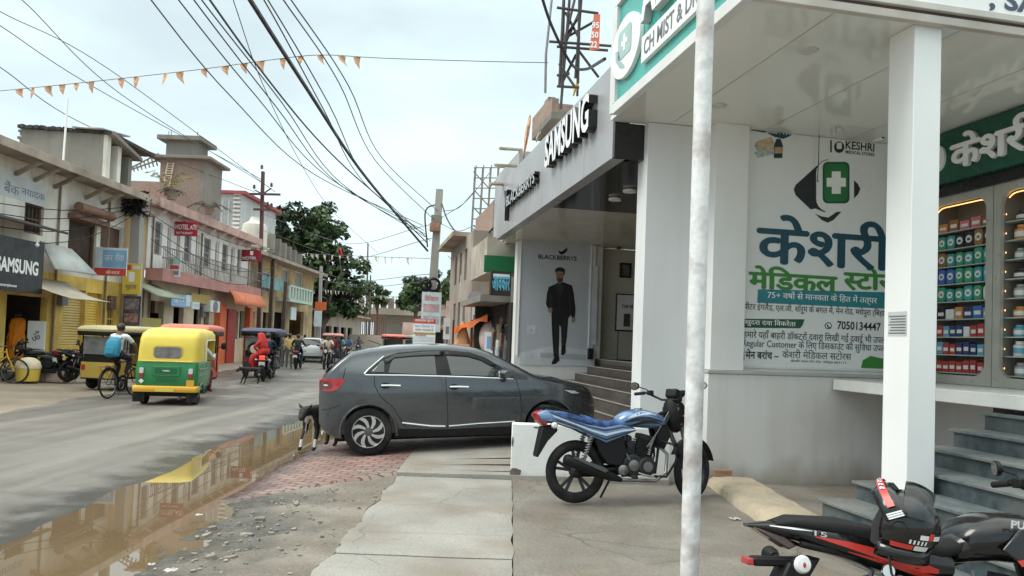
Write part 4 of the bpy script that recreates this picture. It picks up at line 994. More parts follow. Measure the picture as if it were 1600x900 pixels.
# ================================================================== MOTORCYCLES
m_engine = mat('engine_metal', (.03, .03, .032), .5, metal=.4, spec=.3, var=.3, vs=14, bump=.15, bs=40)
m_steel = mat('dull_steel', (.20, .20, .20), .35, metal=.8, var=.15, vs=8)
m_seat = mat('black_seat', (.012, .012, .013), .7, spec=.25, var=.2, vs=6, bump=.1, bs=60)
m_frameb = mat('black_frame', (.008, .008, .009), .5, var=.15, spec=.25)
def axis_empty(name, parent, loc, rz=0):
    o = bpy.data.objects.new(name, None); COL.objects.link(o); o.parent = parent; o.location = loc; o.rotation_euler.z = rz; o.empty_display_size = .05
    return o
def bike_wheel(parent, x, r, wdt, spokes=5, rz=0., disc=False, nm='wheel', wire=False):
    w = axis_empty(nm, parent, (x, 0, r), rz)
    rt = r - wdt * .62
    b = MB(); b.torus((0, 0, 0), (0, 1, 0), r - wdt * .5, wdt * .5, 44, 10, flat=1.0)
    for k in range(44):
        a = 2 * PI * k / 44
        for s_ in (-1, 1): b.cb((0, 0, 0), (0, 0, 0)) if False else None
    b.build('tyre', m_rubber, w, smooth=60)
    b = MB(); ri = rt - .022
    b.torus((0, 0, 0), (0, 1, 0), ri + .008, .02, 40, 8, flat=1.1)
    if wire:
        for k in range(18):
            a = 2 * PI * k / 18; b.tube([(.03 * math.cos(a + .5), .02 * (-1) ** k, .03 * math.sin(a + .5)), (ri * math.cos(a), 0, ri * math.sin(a))], .0025, 4)
    else:
        for k in range(spokes):
            a = 2 * PI * k / spokes + .3
            for da in (-.16, .16):
                b.bar((.04 * math.cos(a), 0, .04 * math.sin(a)), (ri * math.cos(a + da), 0, ri * math.sin(a + da)), .03, .018, up=(0, 1, 0))
    b.build('rim', MATS['rim_dark'] if not wire else m_steel, w, smooth=40)
    b = MB(); b.lathe([(.03, -.06), (.062 if not wire else .03, -.03), (.062 if not wire else .03, .03), (.03, .06)], (0, 0, 0), (0, 1, 0), 20); b.build('hub', m_engine, w)
    return w

def motorcycle(name, label, paint, seat_m, stripe, steer=0., style='commuter', group=None, cat='motorcycle', plate=True, lampm=None):
    t = thing(name, label, cat, group=group)
    RR, FR, WB = .305, .30, 1.36
    bike_wheel(t, 0, RR, .105, 5)
    # steering assembly turns about the head
    F = axis_empty('fork', t, (1.04, 0, 0), 0)
    cs, sn = math.cos(steer), math.sin(steer)
    sw = lambda x, y, z: ((x - 1.02) * cs - y * sn + 1.02, (x - 1.02) * sn + y * cs, z)
    wx, wy, _ = sw(WB + .02, 0, 0)
    fw = bike_wheel(t, WB, FR, .085, 5, steer); fw.location = (wx, wy, FR)
    bpy.data.objects.remove(F)
    b = MB()
    for s_ in (-1, 1): b.tube([sw(WB + .02, s_ * .075, FR), sw(1.12, s_ * .075, .66), sw(1.02, s_ * .075, .98)], [.024, .024, .017], 10)
    b.bar(sw(1.03, -.1, .93), sw(1.03, .1, .93), .05, .03); b.bar(sw(1.07, -.1, .78), sw(1.07, .1, .78), .05, .03)
    b.build('fork', m_steel, t)
    b = MB()
    for k in range(2): pass
    rings = []
    for i in range(15):
        a = R(15 + 135 * i / 14)
        rings.append([sw(WB + .02 + math.cos(a) * (FR + .03 + .012 * (1 - (2 * j / 6 - 1) ** 2)), (2 * j / 6 - 1) * .062, FR + math.sin(a) * (FR + .03 + .012 * (1 - (2 * j / 6 - 1) ** 2))) for j in range(7)])
    b.loft(rings, closed=False, caps=False); o = b.build('front_mudguard', m_frameb, t); sm = o.modifiers.new('thickness', 'SOLIDIFY'); sm.thickness = .006
    # handlebar, grips, levers, mirrors
    b = MB(); H = [sw(.90, -.37, 1.075), sw(.93, -.24, 1.09), sw(1.0, -.1, 1.02), sw(1.0, .1, 1.02), sw(.93, .24, 1.09), sw(.90, .37, 1.075)]
    b.tube(H, .012, 8); hb = b.build('handlebar', m_frameb, t)
    for s_ in (-1, 1):
        b = MB(); b.tube([sw(.925, s_ * .26, 1.088), sw(.90, s_ * .37, 1.076)], [.018, .017], 10); b.build('grip', m_rubber, hb)
        b = MB(); b.tube([sw(.95, s_ * .22, 1.09), sw(1.0, s_ * .25, 1.095), sw(.99, s_ * .36, 1.085)], [.008, .007, .005], 6); b.build('lever', m_steel, hb)
        b = MB(); b.cb(sw(.94, s_ * .2, 1.09), (.05, .07, .05)); b.build('switch_box', m_frameb, hb, bevel=.008)
        mo = MB(); mo.tube([sw(.95, s_ * .22, 1.10), sw(.97, s_ * .28, 1.13), sw(.93, s_ * .36, 1.155)], .006, 6); ma = mo.build('mirror', m_frameb, t)
        mo = MB(); c0 = V(sw(.93, s_ * .40, 1.16)); d_ = V(sw(.93, s_ * .40, 1.16)) - V(sw(1.0, s_ * .38, 1.16)); d_.normalize()
        sd = d_.cross(ZA).normalized()
        mo.loft([[c0 + sd * math.cos(2 * PI * k / 16) * .075 * q + ZA * math.sin(2 * PI * k / 16) * .043 * q + d_ * e for k in range(16)] for q, e in ((.4, -.035), (.9, -.02), (1, 0))]); mo.build('mirror_shell', m_frameb, ma)
        mo = MB(); mo.loft([[c0 + sd * math.cos(2 * PI * k / 16) * .067 * q + ZA * math.sin(2 * PI * k / 16) * .037 * q + d_ * .002 for k in range(16)] for q in (1, .01)]); mo.build('mirror_glass', m_chrome, ma)
        b = MB(); p0, p1 = sw(1.06, s_ * .1, .86), sw(1.07, s_ * .2, .86); b.tube([p0, p1], .008, 6); b.lathe([(.012, 0), (.03, .03), (.03, .06), (.018, .085)], p1, V(p1) - V(p0), 12); b.build('indicator', MATS.get('amber_lens') or mat('amber_lens', (.55, .20, .03), .2), t)
    # headlamp cowl
    b = MB(); b.loft([[sw(x, y * w_, z0 + z_ * h) for y, z_ in ellipse(1, 1, 18)] for x, w_, h, z0 in ((.97, .06, .11, .90), (1.02, .11, .17, .88), (1.09, .125, .18, .865), (1.15, .11, .15, .855), (1.17, .09, .11, .86))]); hc = b.build('headlamp_cowl', m_frameb if style == 'commuter' else paint, t, smooth=60)
    b = MB(); b.loft([[sw(x, y * w_, .88 + z_ * h) for y, z_ in ellipse(1, 1, 18)] for x, w_, h in ((1.168, .085, .085), (1.185, .07, .07), (1.19, .02, .02))]); b.build('headlamp', m_clear, hc)
    b = MB(); b.prism([(1.06, 1.02), (1.14, 1.0), (1.10, 1.12), (1.02, 1.14), (1.0, 1.05)], (0, -.07, 0), (1, 0, 0), (0, 0, 1), (0, .14, 0)); vz = b.build('visor', m_frameb, hc, bevel=.02)
    if steer: vz.location = (1.02 - 1.02 * cs, -1.02 * sn, 0); vz.rotation_euler.z = steer
    # frame, engine, exhaust
    b = MB()
    for s_ in (-1, 1):
        b.tube([(1.0, s_ * .02, .88), (.86, s_ * .06, .62), (.80, s_ * .09, .30), (.45, s_ * .1, .27), (.34, s_ * .1, .45), (.30, s_ * .09, .68), (-.3, s_ * .08, .80)], .015, 8)
        b.tube([(.40, s_ * .08, .34), (0, s_ * .09, RR)], .018, 8)
    b.tube([(1.02, 0, .92), (.7, 0, .80), (.35, 0, .70)], .02, 8); b.build('frame', m_frameb, t)
    b = MB(); b.lathe([(.10, -.12), (.115, -.10), (.115, .10), (.10, .12)], (.56, 0, .37), (0, 1, 0), 24); b.lathe([(.085, -.14), (.095, -.12), (.095, .12), (.085, .14)], (.70, 0, .36), (0, 1, 0), 24)
    b.box(.48, -.08, .28, .78, .08, .46)
    en = b.build('engine', m_engine, t, bevel=.012)
    b = MB(); q = M.Translation((.67, 0, .44)) @ M.Rotation(R(14), 4, 'Y'); b.T = q
    for k in range(9): b.box(-.085, -.085, .0 + k * .02, .085, .085, .011 + k * .02)
    b.box(-.055, -.055, 0, .055, .055, .18); b.box(-.07, -.07, .18, .07, .07, .235); b.build('cylinder', m_engine, en, bevel=.003)
    b = MB(); b.lathe([(.055, 0), (.055, .012), (.03, .02)], (.56, -.12, .37), (0, -1, 0), 20); b.lathe([(.05, 0), (.05, .01)], (.70, -.14, .36), (0, -1, 0), 20); b.build('engine_cover', m_steel, en)
    b = MB(); b.tube([(.86, -.05, .56), (.93, -.09, .48), (.90, -.12, .30), (.78, -.14, .225), (.40, -.15, .235)], .018, 10); b.build('exhaust_pipe', m_steel, t)
    b = MB(); b.tube([(.42, -.15, .235), (.30, -.16, .27), (.2, -.17, .31), (-.14, -.18, .43), (-.17, -.18, .44)], [.022, .045, .052, .058, .04], 14); mu = b.build('muffler', m_frameb, t, smooth=50)
    b = MB(); b.prism([(.26, .33), (.22, .36), (-.08, .465), (-.1, .45), (.22, .315)], (0, -.235, 0), (1, 0, 0), (0, 0, 1), (0, .012, 0)); b.build('heat_shield', mat('brushed_dark', (.12, .12, .12), .35, metal=.7, var=.1), mu)
    for s_ in (-1, 1):
        b = MB(); b.tube([(.03, s_ * .12, .36), (.13, s_ * .12, .68)], .013, 8)
        P = [(.045 + .075 * k / 60, s_ * .12, .43 + .215 * k / 60) for k in range(61)]
        b.tube([(x + .026 * math.cos(k * .9), y + .026 * math.sin(k * .9), z) for k, (x, y, z) in enumerate(P)], .0055, 6)
        b.build('shock_absorber', m_steel, t)
    b = MB(); b.tube([(.42, .13, .24), (.36, .3, .0)], .011, 8); b.build('side_stand', m_frameb, t)
    b = MB(); b.tube([(.52, -.28, .27), (.52, .28, .27)], .011, 8)
    for s_ in (-1, 1): b.tube([(.52, s_ * .19, .27), (.52, s_ * .29, .27)], .018, 8)
    b.build('foot_peg', m_rubber, t)
    b = MB(); b.box(.03, .1, .24, .48, .13, .36); b.build('chain_case', m_frameb, t, bevel=.02)
    # black plastic round the engine, battery cover, crash guard
    for s_ in (-1, 1):
        b = MB(); b.prism([(.16, .63), (.46, .67), (.50, .50), (.44, .36), (.28, .38), (.20, .50)], (0, s_ * .075, 0), (1, 0, 0), (0, 0, 1), (0, s_ * .045, 0)); b.build('side_cover', m_frameb, t, bevel=.015)
        b = MB(); b.prism([(.80, .74), (.93, .76), (.97, .66), (.90, .52), (.84, .56)], (0, s_ * .05, 0), (1, 0, 0), (0, 0, 1), (0, s_ * .05, 0)); b.build('engine_shroud', m_frameb, t, bevel=.015)
        b = MB(); b.tube([(.84, s_ * .05, .62), (.93, s_ * .24, .58), (.95, s_ * .27, .44), (.86, s_ * .22, .27), (.80, s_ * .06, .26)], .012, 8); b.build('crash_guard', m_frameb, t)
    b = MB(); b.lathe([(.03, 0), (.045, .02), (.045, .10), (.03, .12)], (.50, -.03, .55), (.3, -.2, 1), 14); b.box(.42, -.06, .48, .60, .06, .60); b.lathe([(.03, 0), (.035, .08)], (.52, -.06, .58), (0, -1, 0), 12); b.build('carburettor', m_engine, en)
    b = MB(); b.lathe([(.035, -.17), (.05, -.16), (.05, -.13)], (.44, 0, .33), (0, 1, 0), 16); b.tube([(.60, -.15, .30), (.66, -.19, .28), (.74, -.20, .27)], .01, 6); b.tube([(.50, -.06, .70), (.46, -.1, .55), (.52, -.12, .42)], .008, 6); b.tube([(.95, -.09, .9), (.82, -.11, .70), (.70, -.12, .55)], .006, 6); b.tube([(.9, .0, .75), (.78, -.1, .62), (.74, -.09, .52)], .008, 6); b.build('engine_fittings', m_steel, en)
    # body work
    def shell(keys, name, m, n=20, sm=60, pw=2.4):
        b = MB(); rings = []
        for x, zc, hh, ww in keys:
            ring = []
            for k in range(n):
                a = 2 * PI * k / n; c_, s_ = math.cos(a), math.sin(a)
                ring.append((x, ww * math.copysign(abs(c_) ** (2 / pw), c_), zc + hh * math.copysign(abs(s_) ** (2 / pw), s_)))
            rings.append(ring)
        b.loft(rings); return b.build(name, m, t, smooth=sm)
    tank = shell([(.40, .775, .035, .05), (.43, .79, .065, .10), (.50, .815, .085, .125), (.60, .83, .092, .145), (.72, .825, .095, .155), (.82, .81, .085, .14), (.90, .80, .06, .10), (.95, .80, .03, .05)], 'fuel_tank', paint)
    b = MB(); b.lathe([(.045, 0), (.042, .012), (.01, .014)], (.66, 0, .918), (0, 0, 1), 18); b.build('filler_cap', m_steel, tank)
    if style == 'commuter':
        shell([(-.36, .85, .02, .07), (-.30, .865, .035, .10), (-.1, .835, .05, .125), (.08, .80, .055, .13), (.2, .765, .05, .125), (.33, .755, .045, .11), (.43, .775, .035, .09)], 'seat', seat_m)
        tc_ = []
        for s_ in (-1, 1):
            b = MB()
            up = [(-.42, .865), (-.33, .905), (-.1, .82), (.08, .772), (.25, .745), (.44, .77), (.56, .745)]; lo = [(-.38, .79), (-.22, .775), (-.02, .715), (.14, .64), (.27, .585), (.42, .64), (.58, .70)]
            b.loft([[(x1, s_ * .085, z1), (x1, s_ * .135, z1 - .01), ((x1 + x2) / 2, s_ * .155, (z1 + z2) / 2), (x2, s_ * .135, z2 + .008), (x2, s_ * .085, z2)] for (x1, z1), (x2, z2) in zip(up, lo)], closed=True)
            sp = b.build('side_panel', paint, t, smooth=50)
            for j, (f0, f1, mm_) in enumerate(((.16, .27, stripe[0]), (.40, .56, stripe[1]), (.74, .82, stripe[0]))):
                b = MB(); L = []
                for (x1, z1), (x2, z2) in zip(up[1:], lo[1:]):
                    row = []
                    for f in (f0, f1):
                        x, z = x1 + (x2 - x1) * f, z1 + (z2 - z1) * f; yy = (.135 + .02 * (f / .5)) if f < .5 else .155 - .02 * ((f - .5) / .5)
                        row.append((x, s_ * (yy + .0035), z))
                    L.append(row)
                vs = [p for r_ in L for p in r_]; b.add(vs, [(2 * i, 2 * i + 1, 2 * i + 3, 2 * i + 2) for i in range(len(L) - 1)]); b.build('stripe', mm_, sp, smooth=60)
            # decals on the tank
            for j, (x0, z0, x1, z1, w_) in enumerate(((.47, .79, .86, .80, .02), (.50, .83, .80, .865, .016), (.55, .76, .88, .765, .014))):
                b = MB(); vs = []
                for i in range(9):
                    f = i / 8; x = x0 + (x1 - x0) * f; zc = z0 + (z1 - z0) * f + .035 * math.sin(PI * f); hw = w_ * math.sin(PI * min(.97, f + .06)) + .002
                    for d in (-hw, hw):
                        z = zc + d; zc0 = interp(x, [.43, .5, .6, .72, .82, .9], [.79, .815, .83, .825, .81, .80]); hh = interp(x, [.43, .5, .6, .72, .82, .9], [.065, .085, .092, .095, .085, .06]); ww = interp(x, [.43, .5, .6, .72, .82, .9], [.10, .125, .145, .155, .14, .10])
                        q_ = min(.98, abs(z - zc0) / hh); vs.append((x, s_ * (ww * (1 - q_ ** 2.4) ** (1 / 2.4) + .004), z))
                b.add(vs, [(2 * i, 2 * i + 1, 2 * i + 3, 2 * i + 2) for i in range(8)]); b.build('decal', stripe[j % 2], tank, smooth=60)
        b = MB(); b.prism([(-.43, .87), (-.36, .90), (-.27, .80), (-.34, .745), (-.40, .78)], (0, -.09, 0), (1, 0, 0), (0, 0, 1), (0, .18, 0)); b.build('tail_lamp', lampm or m_redlamp, t, bevel=.015)
        b = MB(); b.prism([(-.22, .76), (-.36, .74), (-.42, .46), (-.40, .44), (-.30, .60), (-.2, .70)], (0, -.07, 0), (1, 0, 0), (0, 0, 1), (0, .14, 0)); mg = b.build('rear_mudguard', m_frameb, t, bevel=.012)
        if plate: b = MB(); b.T = M.Translation((-.39, 0, .62)) @ M.Rotation(R(-12), 4, 'Y'); b.box(-.012, -.10, -.07, -.006, .10, .07); b.build('number_plate', m_white, mg)
        for s_ in (-1, 1):
            b = MB(); b.tube([(-.27, s_ * .08, .75), (-.28, s_ * .17, .755)], .008, 6); b.lathe([(.012, 0), (.03, .03), (.03, .06), (.018, .08)], (-.28, s_ * .17, .755), (0, s_, 0), 12); b.build('indicator', m_clear, t)
        b = MB(); b.tube([(.0, -.12, .86), (-.3, -.13, .93), (-.36, 0, .935), (-.3, .13, .93), (0, .12, .86)], .011, 8); b.build('grab_rail', m_frameb, t)
    return t
m_bluep = mat('metallic_blue_paint', (.115, .20, .36), .25, metal=.3, var=.08, coat=.7)
def checked_seat():
    m = mat('blue_check_seat', (.02, .045, .14), .55, var=.3, vs=3)
    nt = m.node_tree; nd, lk = nt.nodes, nt.links; p = nd['Principled BSDF']
    t = nd.new('ShaderNodeTexCoord'); ck = nd.new('ShaderNodeTexChecker'); ck.inputs['Scale'].default_value = 16
    ck.inputs['Color1'].default_value = (.012, .022, .06, 1); ck.inputs['Color2'].default_value = (.05, .14, .40, 1)
    lk.new(t.outputs['Object'], ck.inputs['Vector'])
    n = nd.new('ShaderNodeTexNoise'); n.inputs['Scale'].default_value = 22
    x = nd.new('ShaderNodeMix'); x.data_type = 'RGBA'; lk.new(t.outputs['Object'], n.inputs['Vector']); lk.new(n.outputs[0], x.inputs[0]); lk.new(ck.outputs[0], x.inputs[6]); x.inputs[7].default_value = (.03, .07, .2, 1)
    lk.new(x.outputs[2], p.inputs['Base Color']); return m
m_lblue = mat('silver_blue_decal', (.42, .50, .62), .3, var=.05); m_dstripe = mat('black_decal', (.012, .014, .02), .3, var=.05)
bb_ = motorcycle('motorcycle', 'blue and black commuter motorcycle on its side stand before the low white wall', m_bluep, checked_seat(), (m_dstripe, m_lblue), steer=R(30), plate=False)
q = gnd(899, 787, 0)
bb_.matrix_world = M.Translation((q.x, q.y + .02, .0)) @ M.Rotation(R(13), 4, 'Z') @ M.Rotation(R(-5), 4, 'X') @ M.Scale(1.05, 4)

# ------------------------------------------------------------------ black and red motorcycle in front, helmet on its seat
m_bk = mat('gloss_black_paint', (.006, .006, .007), .2, var=.1, coat=.5, spec=.3)
m_red = mat('red_decal', (.50, .035, .025), .3, var=.05)
m_sil = mat('silver_decal', (.62, .63, .64), .3, var=.04)
fb = motorcycle('motorcycle', 'glossy black motorcycle with red flashes and pointed tail carrying a flip-up helmet', m_bk, m_seat, (m_red, m_sil), steer=R(-8), style='sport')
def fshell(keys, name, m, n=20, pw=2.6, parent=fb):
    b = MB(); rings = []
    for x, zc, hh, ww in keys:
        rings.append([(x, ww * math.copysign(abs(math.cos(a)) ** (2 / pw), math.cos(a)), zc + hh * math.copysign(abs(math.sin(a)) ** (2 / pw), math.sin(a))) for a in [2 * PI * k / n for k in range(n)]])
    b.loft(rings); return b.build(name, m, parent, smooth=50)
tl_ = fshell([(-.52, .872, .008, .03), (-.44, .868, .022, .055), (-.3, .85, .045, .085), (-.1, .81, .075, .115), (.08, .77, .095, .135), (.26, .735, .085, .135), (.38, .72, .06, .12)], 'tail_fairing', m_bk)
fshell([(-.40, .882, .012, .06), (-.32, .892, .03, .085), (-.1, .872, .045, .115), (.06, .835, .05, .13), (.2, .80, .05, .14), (.34, .785, .045, .125), (.44, .80, .035, .10)], 'seat', m_seat)
for s_ in (-1, 1):
    def side_w(x, z):
        zc, hh, ww = [interp(x, [-.52, -.44, -.3, -.1, .08, .26, .38], y_) for y_ in ([.872, .868, .85, .81, .77, .735, .72], [.008, .022, .045, .075, .095, .085, .06], [.03, .055, .085, .115, .135, .135, .12])]
        q_ = min(.985, abs(z - zc) / hh); return ww * (1 - q_ ** 2.6) ** (1 / 2.6) + .004
    for (pts, m_, nm) in (([(-.24, .835, .002), (-.1, .805, .014), (.05, .765, .022), (.2, .72, .026), (.30, .70, .008)], m_red, 'red_flash'), ([(-.10, .775, .002), (.05, .735, .008), (.2, .69, .010), (.3, .675, .004)], m_red, 'red_flash'), ([(-.43, .875, .002), (-.33, .866, .0045), (-.25, .858, .001)], m_sil, 'silver_flash')):
        b = MB(); L = []
        for (x0, z0, w0), (x1, z1, w1) in zip(pts, pts[1:]):
            for i in range(5): f = i / 5; L.append((x0 + (x1 - x0) * f, z0 + (z1 - z0) * f, w0 + (w1 - w0) * f))
        L.append(pts[-1]); vs = []
        for x, z, w_ in L: vs += [(x, s_ * side_w(x, z - w_), z - w_), (x, s_ * side_w(x, z + w_), z + w_)]
        b.add(vs, [(2 * i, 2 * i + 1, 2 * i + 3, 2 * i + 2) for i in range(len(L) - 1)]); b.build(nm, m_, tl_, smooth=60)
b = MB(); letter(b, '150', (-.25, -.0985, .842), (1, .17, -.16), (0, -.1, 1), .11, .022, bold=.01, off=.012); b.build('tail_lettering', m_sil, tl_)
tk2 = fshell([(.42, .80, .04, .07), (.48, .83, .085, .13), (.60, .85, .105, .165), (.74, .845, .11, .175), (.86, .825, .095, .15), (.94, .81, .06, .10)], 'tank_cover', m_bk)
for s_ in (-1, 1):
    b = MB(); b.prism([(.56, .80), (.66, .90), (.84, .86), (.92, .80), (.80, .74), (.66, .73)], (0, s_ * .165, 0), (1, 0, 0), (0, 0, 1), (0, s_ * .02, 0)); b.build('tank_scoop', m_bk, tk2, bevel=.012)
    b = MB(); b.prism([(.62, .76), (.90, .80), (.88, .785), (.64, .735)], (0, s_ * .187, 0), (1, 0, 0), (0, 0, 1), (0, s_ * .003, 0)); b.build('red_flash', m_red, tk2)
b = MB(); letter(b, 'PULSAR', (.60, -.172, .905), (1, 0, -.08), (0, -.25, 1), .19, .035, bold=.02, off=.024, depth=.004); b.build('tank_lettering', [m_sil, m_grey], tk2)
b = MB(); b.prism([(-.50, .868), (-.36, .83), (-.30, .79), (-.34, .77), (-.47, .845)], (0, -.05, 0), (1, 0, 0), (0, 0, 1), (0, .10, 0)); b.build('tail_lamp', mat('smoked_tail_lens', (.06, .035, .03), .15, spec=.7), fb, bevel=.008)
b = MB(); b.prism([(-.20, .74), (-.35, .72), (-.46, .52), (-.43, .50), (-.28, .62)], (0, -.07, 0), (1, 0, 0), (0, 0, 1), (0, .14, 0)); b.build('rear_mudguard', m_frameb, fb, bevel=.012)
b = MB(); b.box(-.53, -.045, .70, -.50, .045, .73); b.build('red_reflector', m_redlamp, fb, bevel=.005)
b = MB(); b.box(-.50, -.04, .695, -.28, .04, .735); b.build('plate_bracket', m_frameb, fb, bevel=.01)
for s_ in (-1, 1):
    b = MB(); b.tube([(-.33, s_ * .05, .72), (-.34, s_ * .13, .725)], .01, 8); b.lathe([(.015, 0), (.036, .03), (.04, .06)], (-.34, s_ * .12, .725), (0, s_, 0), 16); i_ = b.build('indicator', m_frameb, fb)
    b = MB(); b.lathe([(.039, 0), (.03, .016), (.01, .02)], (-.34, s_ * .181, .725), (0, s_, 0), 16); b.build('indicator_lens', m_clear, i_); b = MB(); b.ball((-.34, s_ * .2, .725), (.008, .004, .012), 8, 6); b.build('bulb', m_redlamp, i_)
b = MB(); b.lathe([(.03, 0), (.028, .012)], (.06, -.137, .70), (0, -1, 0), 14); b.build('seat_lock', m_chrome, fb)
p = at(1176, 826, 3.28)
fb.matrix_world = M.Translation((p.x + .52, p.y, -.01)) @ M.Rotation(R(3), 4, 'Z') @ M.Rotation(R(-9), 4, 'X') @ M.Scale(.985, 4)
# helmet, chin bar flipped up, visor above it
hm = thing('helmet', 'black flip-up helmet with red, white and grey chequered graphics resting on the black motorcycle seat', 'helmet')
m_hel = mat('helmet_gloss_black', (.006, .006, .007), .16, var=.05, coat=.6, spec=.3)
b = MB(); rings = []
for i in range(15):                                    # shell, open towards -x (the face)
    th = PI * (.03 + .62 * i / 14); rr_ = .145 * math.sin(th)
    ring = []
    for k in range(25):
        a = R(-118 + 236 * k / 24); ring.append((rr_ * 1.1 * math.cos(a), rr_ * .92 * math.sin(a), .02 + .15 * math.cos(th)))
    rings.append(ring)
b.loft(rings, closed=False, caps=False); o = b.build('shell', m_hel, hm, smooth=80); sm = o.modifiers.new('thickness', 'SOLIDIFY'); sm.thickness = .018; sm.offset = -1
b = MB(); b.loft([[(.125 * math.cos(a) * 1.1 * (1 if i else .97), .125 * math.sin(a) * .9, z) for a in [R(-125 + 250 * k / 24) for k in range(25)]] for i, z in enumerate((-.055, -.115))], closed=False, caps=False); o = b.build('neck_roll', m_hel, hm, smooth=70); sm = o.modifiers.new('thickness', 'SOLIDIFY'); sm.thickness = .025; sm.offset = -1
b = MB(); b.lathe([(.11, -.08), (.115, 0), (.09, .09), (.02, .12)], (.01, 0, 0), ZA, 20, caps=False); b.build('lining', mat('helmet_lining', (.015, .015, .016), .9), hm)
b = MB(); rings = []
for i in range(5):
    f = i / 4; rings.append([((.155 - .02 * abs(2 * f - 1)) * math.cos(a) * 1.05, .15 * math.sin(a), -.045 + .09 * f + .02 * math.cos(a)) for a in [R(98 + 164 * k / 20) for k in range(21)]])
cb2 = MB(); cb2.loft(rings, closed=False, caps=False); cbo = cb2.build('chin_bar', m_hel, hm, smooth=70); sm = cbo.modifiers.new('thickness', 'SOLIDIFY'); sm.thickness = .022
TC = M.Translation((-.0, 0, .055)) @ M.Rotation(R(58), 4, 'Y')
cbo.matrix_local = TC
def band(a0, a1, f0, f1, m_, nm, r=.1545):
    b = MB(); n = 8; vs = []
    for k in range(n + 1):
        a = R(a0 + (a1 - a0) * k / n)
        for f in (f0, f1): rr2 = (r - .02 * abs(2 * f - 1)) + .014; vs.append((rr2 * math.cos(a) * 1.05, (.15 + .014) * math.sin(a), -.045 + .09 * f + .02 * math.cos(a)))
    b.add(vs, [(2 * k, 2 * k + 1, 2 * k + 3, 2 * k + 2) for k in range(n)]); b.build(nm, m_, cbo, smooth=70)
band(150, 245, .35, .68, m_red, 'red_flash'); 
for k in range(6): band(165 + k * 9, 170 + k * 9, .42, .52, m_sil, 'printed_mark', .156); band(167 + k * 9, 171 + k * 9, .54, .62, m_sil, 'printed_mark', .156)
for k in range(3): band(252 + k * 3.2, 254.4 + k * 3.2, .15, .85, m_sil, 'white_block')
b = MB(); rings = []
for i in range(9):
    th = R(52 + 44 * i / 8); rings.append([(.166 * math.sin(th) * math.cos(a) * 1.06, .158 * math.sin(th) * math.sin(a), .02 + .166 * math.cos(th)) for a in [R(108 + 144 * k / 24) for k in range(25)]])
b.loft(rings, closed=False, caps=False)
def clear_visor():
    m = bpy.data.materials.new('clear_visor'); m.use_nodes = True; nt = m.node_tree
    tr = nt.nodes.new('ShaderNodeBsdfTransparent'); tr.inputs[0].default_value = (.75, .78, .8, 1); gl = nt.nodes.new('ShaderNodeBsdfGlossy'); gl.inputs['Roughness'].default_value = .05
    fr = nt.nodes.new('ShaderNodeFresnel'); fr.inputs[0].default_value = 1.6; mxs = nt.nodes.new('ShaderNodeMixShader')
    nt.links.new(fr.outputs[0], mxs.inputs[0]); nt.links.new(tr.outputs[0], mxs.inputs[1]); nt.links.new(gl.outputs[0], mxs.inputs[2]); nt.links.new(mxs.outputs[0], nt.nodes['Material Output'].inputs[0]); return m
vo = b.build('visor', clear_visor(), hm, smooth=80); vo.matrix_local = M.Translation((.0, 0, .035)) @ M.Rotation(R(88), 4, 'Y')
for s_ in (-1, 1): b = MB(); b.lathe([(.03, 0), (.028, .012), (.01, .016)], (.0, s_ * .140, .03), (0, s_, 0), 18); b.build('pivot', m_hel, hm)
def hband(a0, a1, z0, z1, m_, nm):
    b = MB(); n = 6; vs = []
    for k in range(n + 1):
        a = R(a0 + (a1 - a0) * k / n)
        for z in (z0, z1):
            sq = math.sqrt(max(.05, 1 - ((z - .02) / .15) ** 2)); vs.append((.1485 * sq * 1.1 * math.cos(a), .1485 * sq * .92 * math.sin(a), z))
    b.add(vs, [(2 * k, 2 * k + 1, 2 * k + 3, 2 * k + 2) for k in range(n)]); b.build(nm, m_, hm, smooth=70)
hband(-100, -66, -.052, -.03, m_red, 'red_flash'); hband(-64, -40, -.052, -.03, m_sil, 'white_block'); hband(-60, -46, -.0, .02, m_sil, 'white_block'); hband(-45, -36, .0, .03, m_red, 'red_flash'); hband(-36, -20, -.0, .02, m_sil, 'white_block')
for k in range(5): hband(-74 + k * 6, -71 + k * 6, -.024, -.006, m_sil, 'printed_mark')
p = at(1404, 826, 3.2)
hm.matrix_world = M.Translation((p.x, p.y, p.z)) @ M.Rotation(R(-28), 4, 'Z') @ M.Rotation(R(8), 4, 'Y') @ M.Scale(.98, 4)
b = MB(); b.tube([(-.02, -.11, -.10), (.0, -.15, -.16), (.03, -.16, -.2)], .006, 6, flat=.4); so = b.build('chin_strap', m_seat, hm)
b = MB(); b.torus((.035, -.16, -.21), (1, .2, 0), .016, .005, 14, 6); b.build('buckle', mat('red_buckle', (.35, .12, .10), .4), so)

# ------------------------------------------------------------------ tall white pole by the pavement
b = MB(); P0 = at(1077, 900, 4.25); x0 = P0.x
b.tube([(x0, 4.25, -.02), (x0, 4.25, 2.2), (x0 + .003, 4.25, 4.6), (x0, 4.25, 7)], [.052, .051, .0505, .05], 24)
m_pole = mat('peeling_white_pole', (.70, .71, .72), .55, var=.06, vs=3, bump=.25, bs=18, dirt=(.33, .27, .25), dfac=.9, ds=6.5, streak=.25, fine=.2)
tag(b.build('white_pole', m_pole, smooth=60), 'tall slim white painted steel pole with peeling scuffed paint in front of the shops', 'pole')
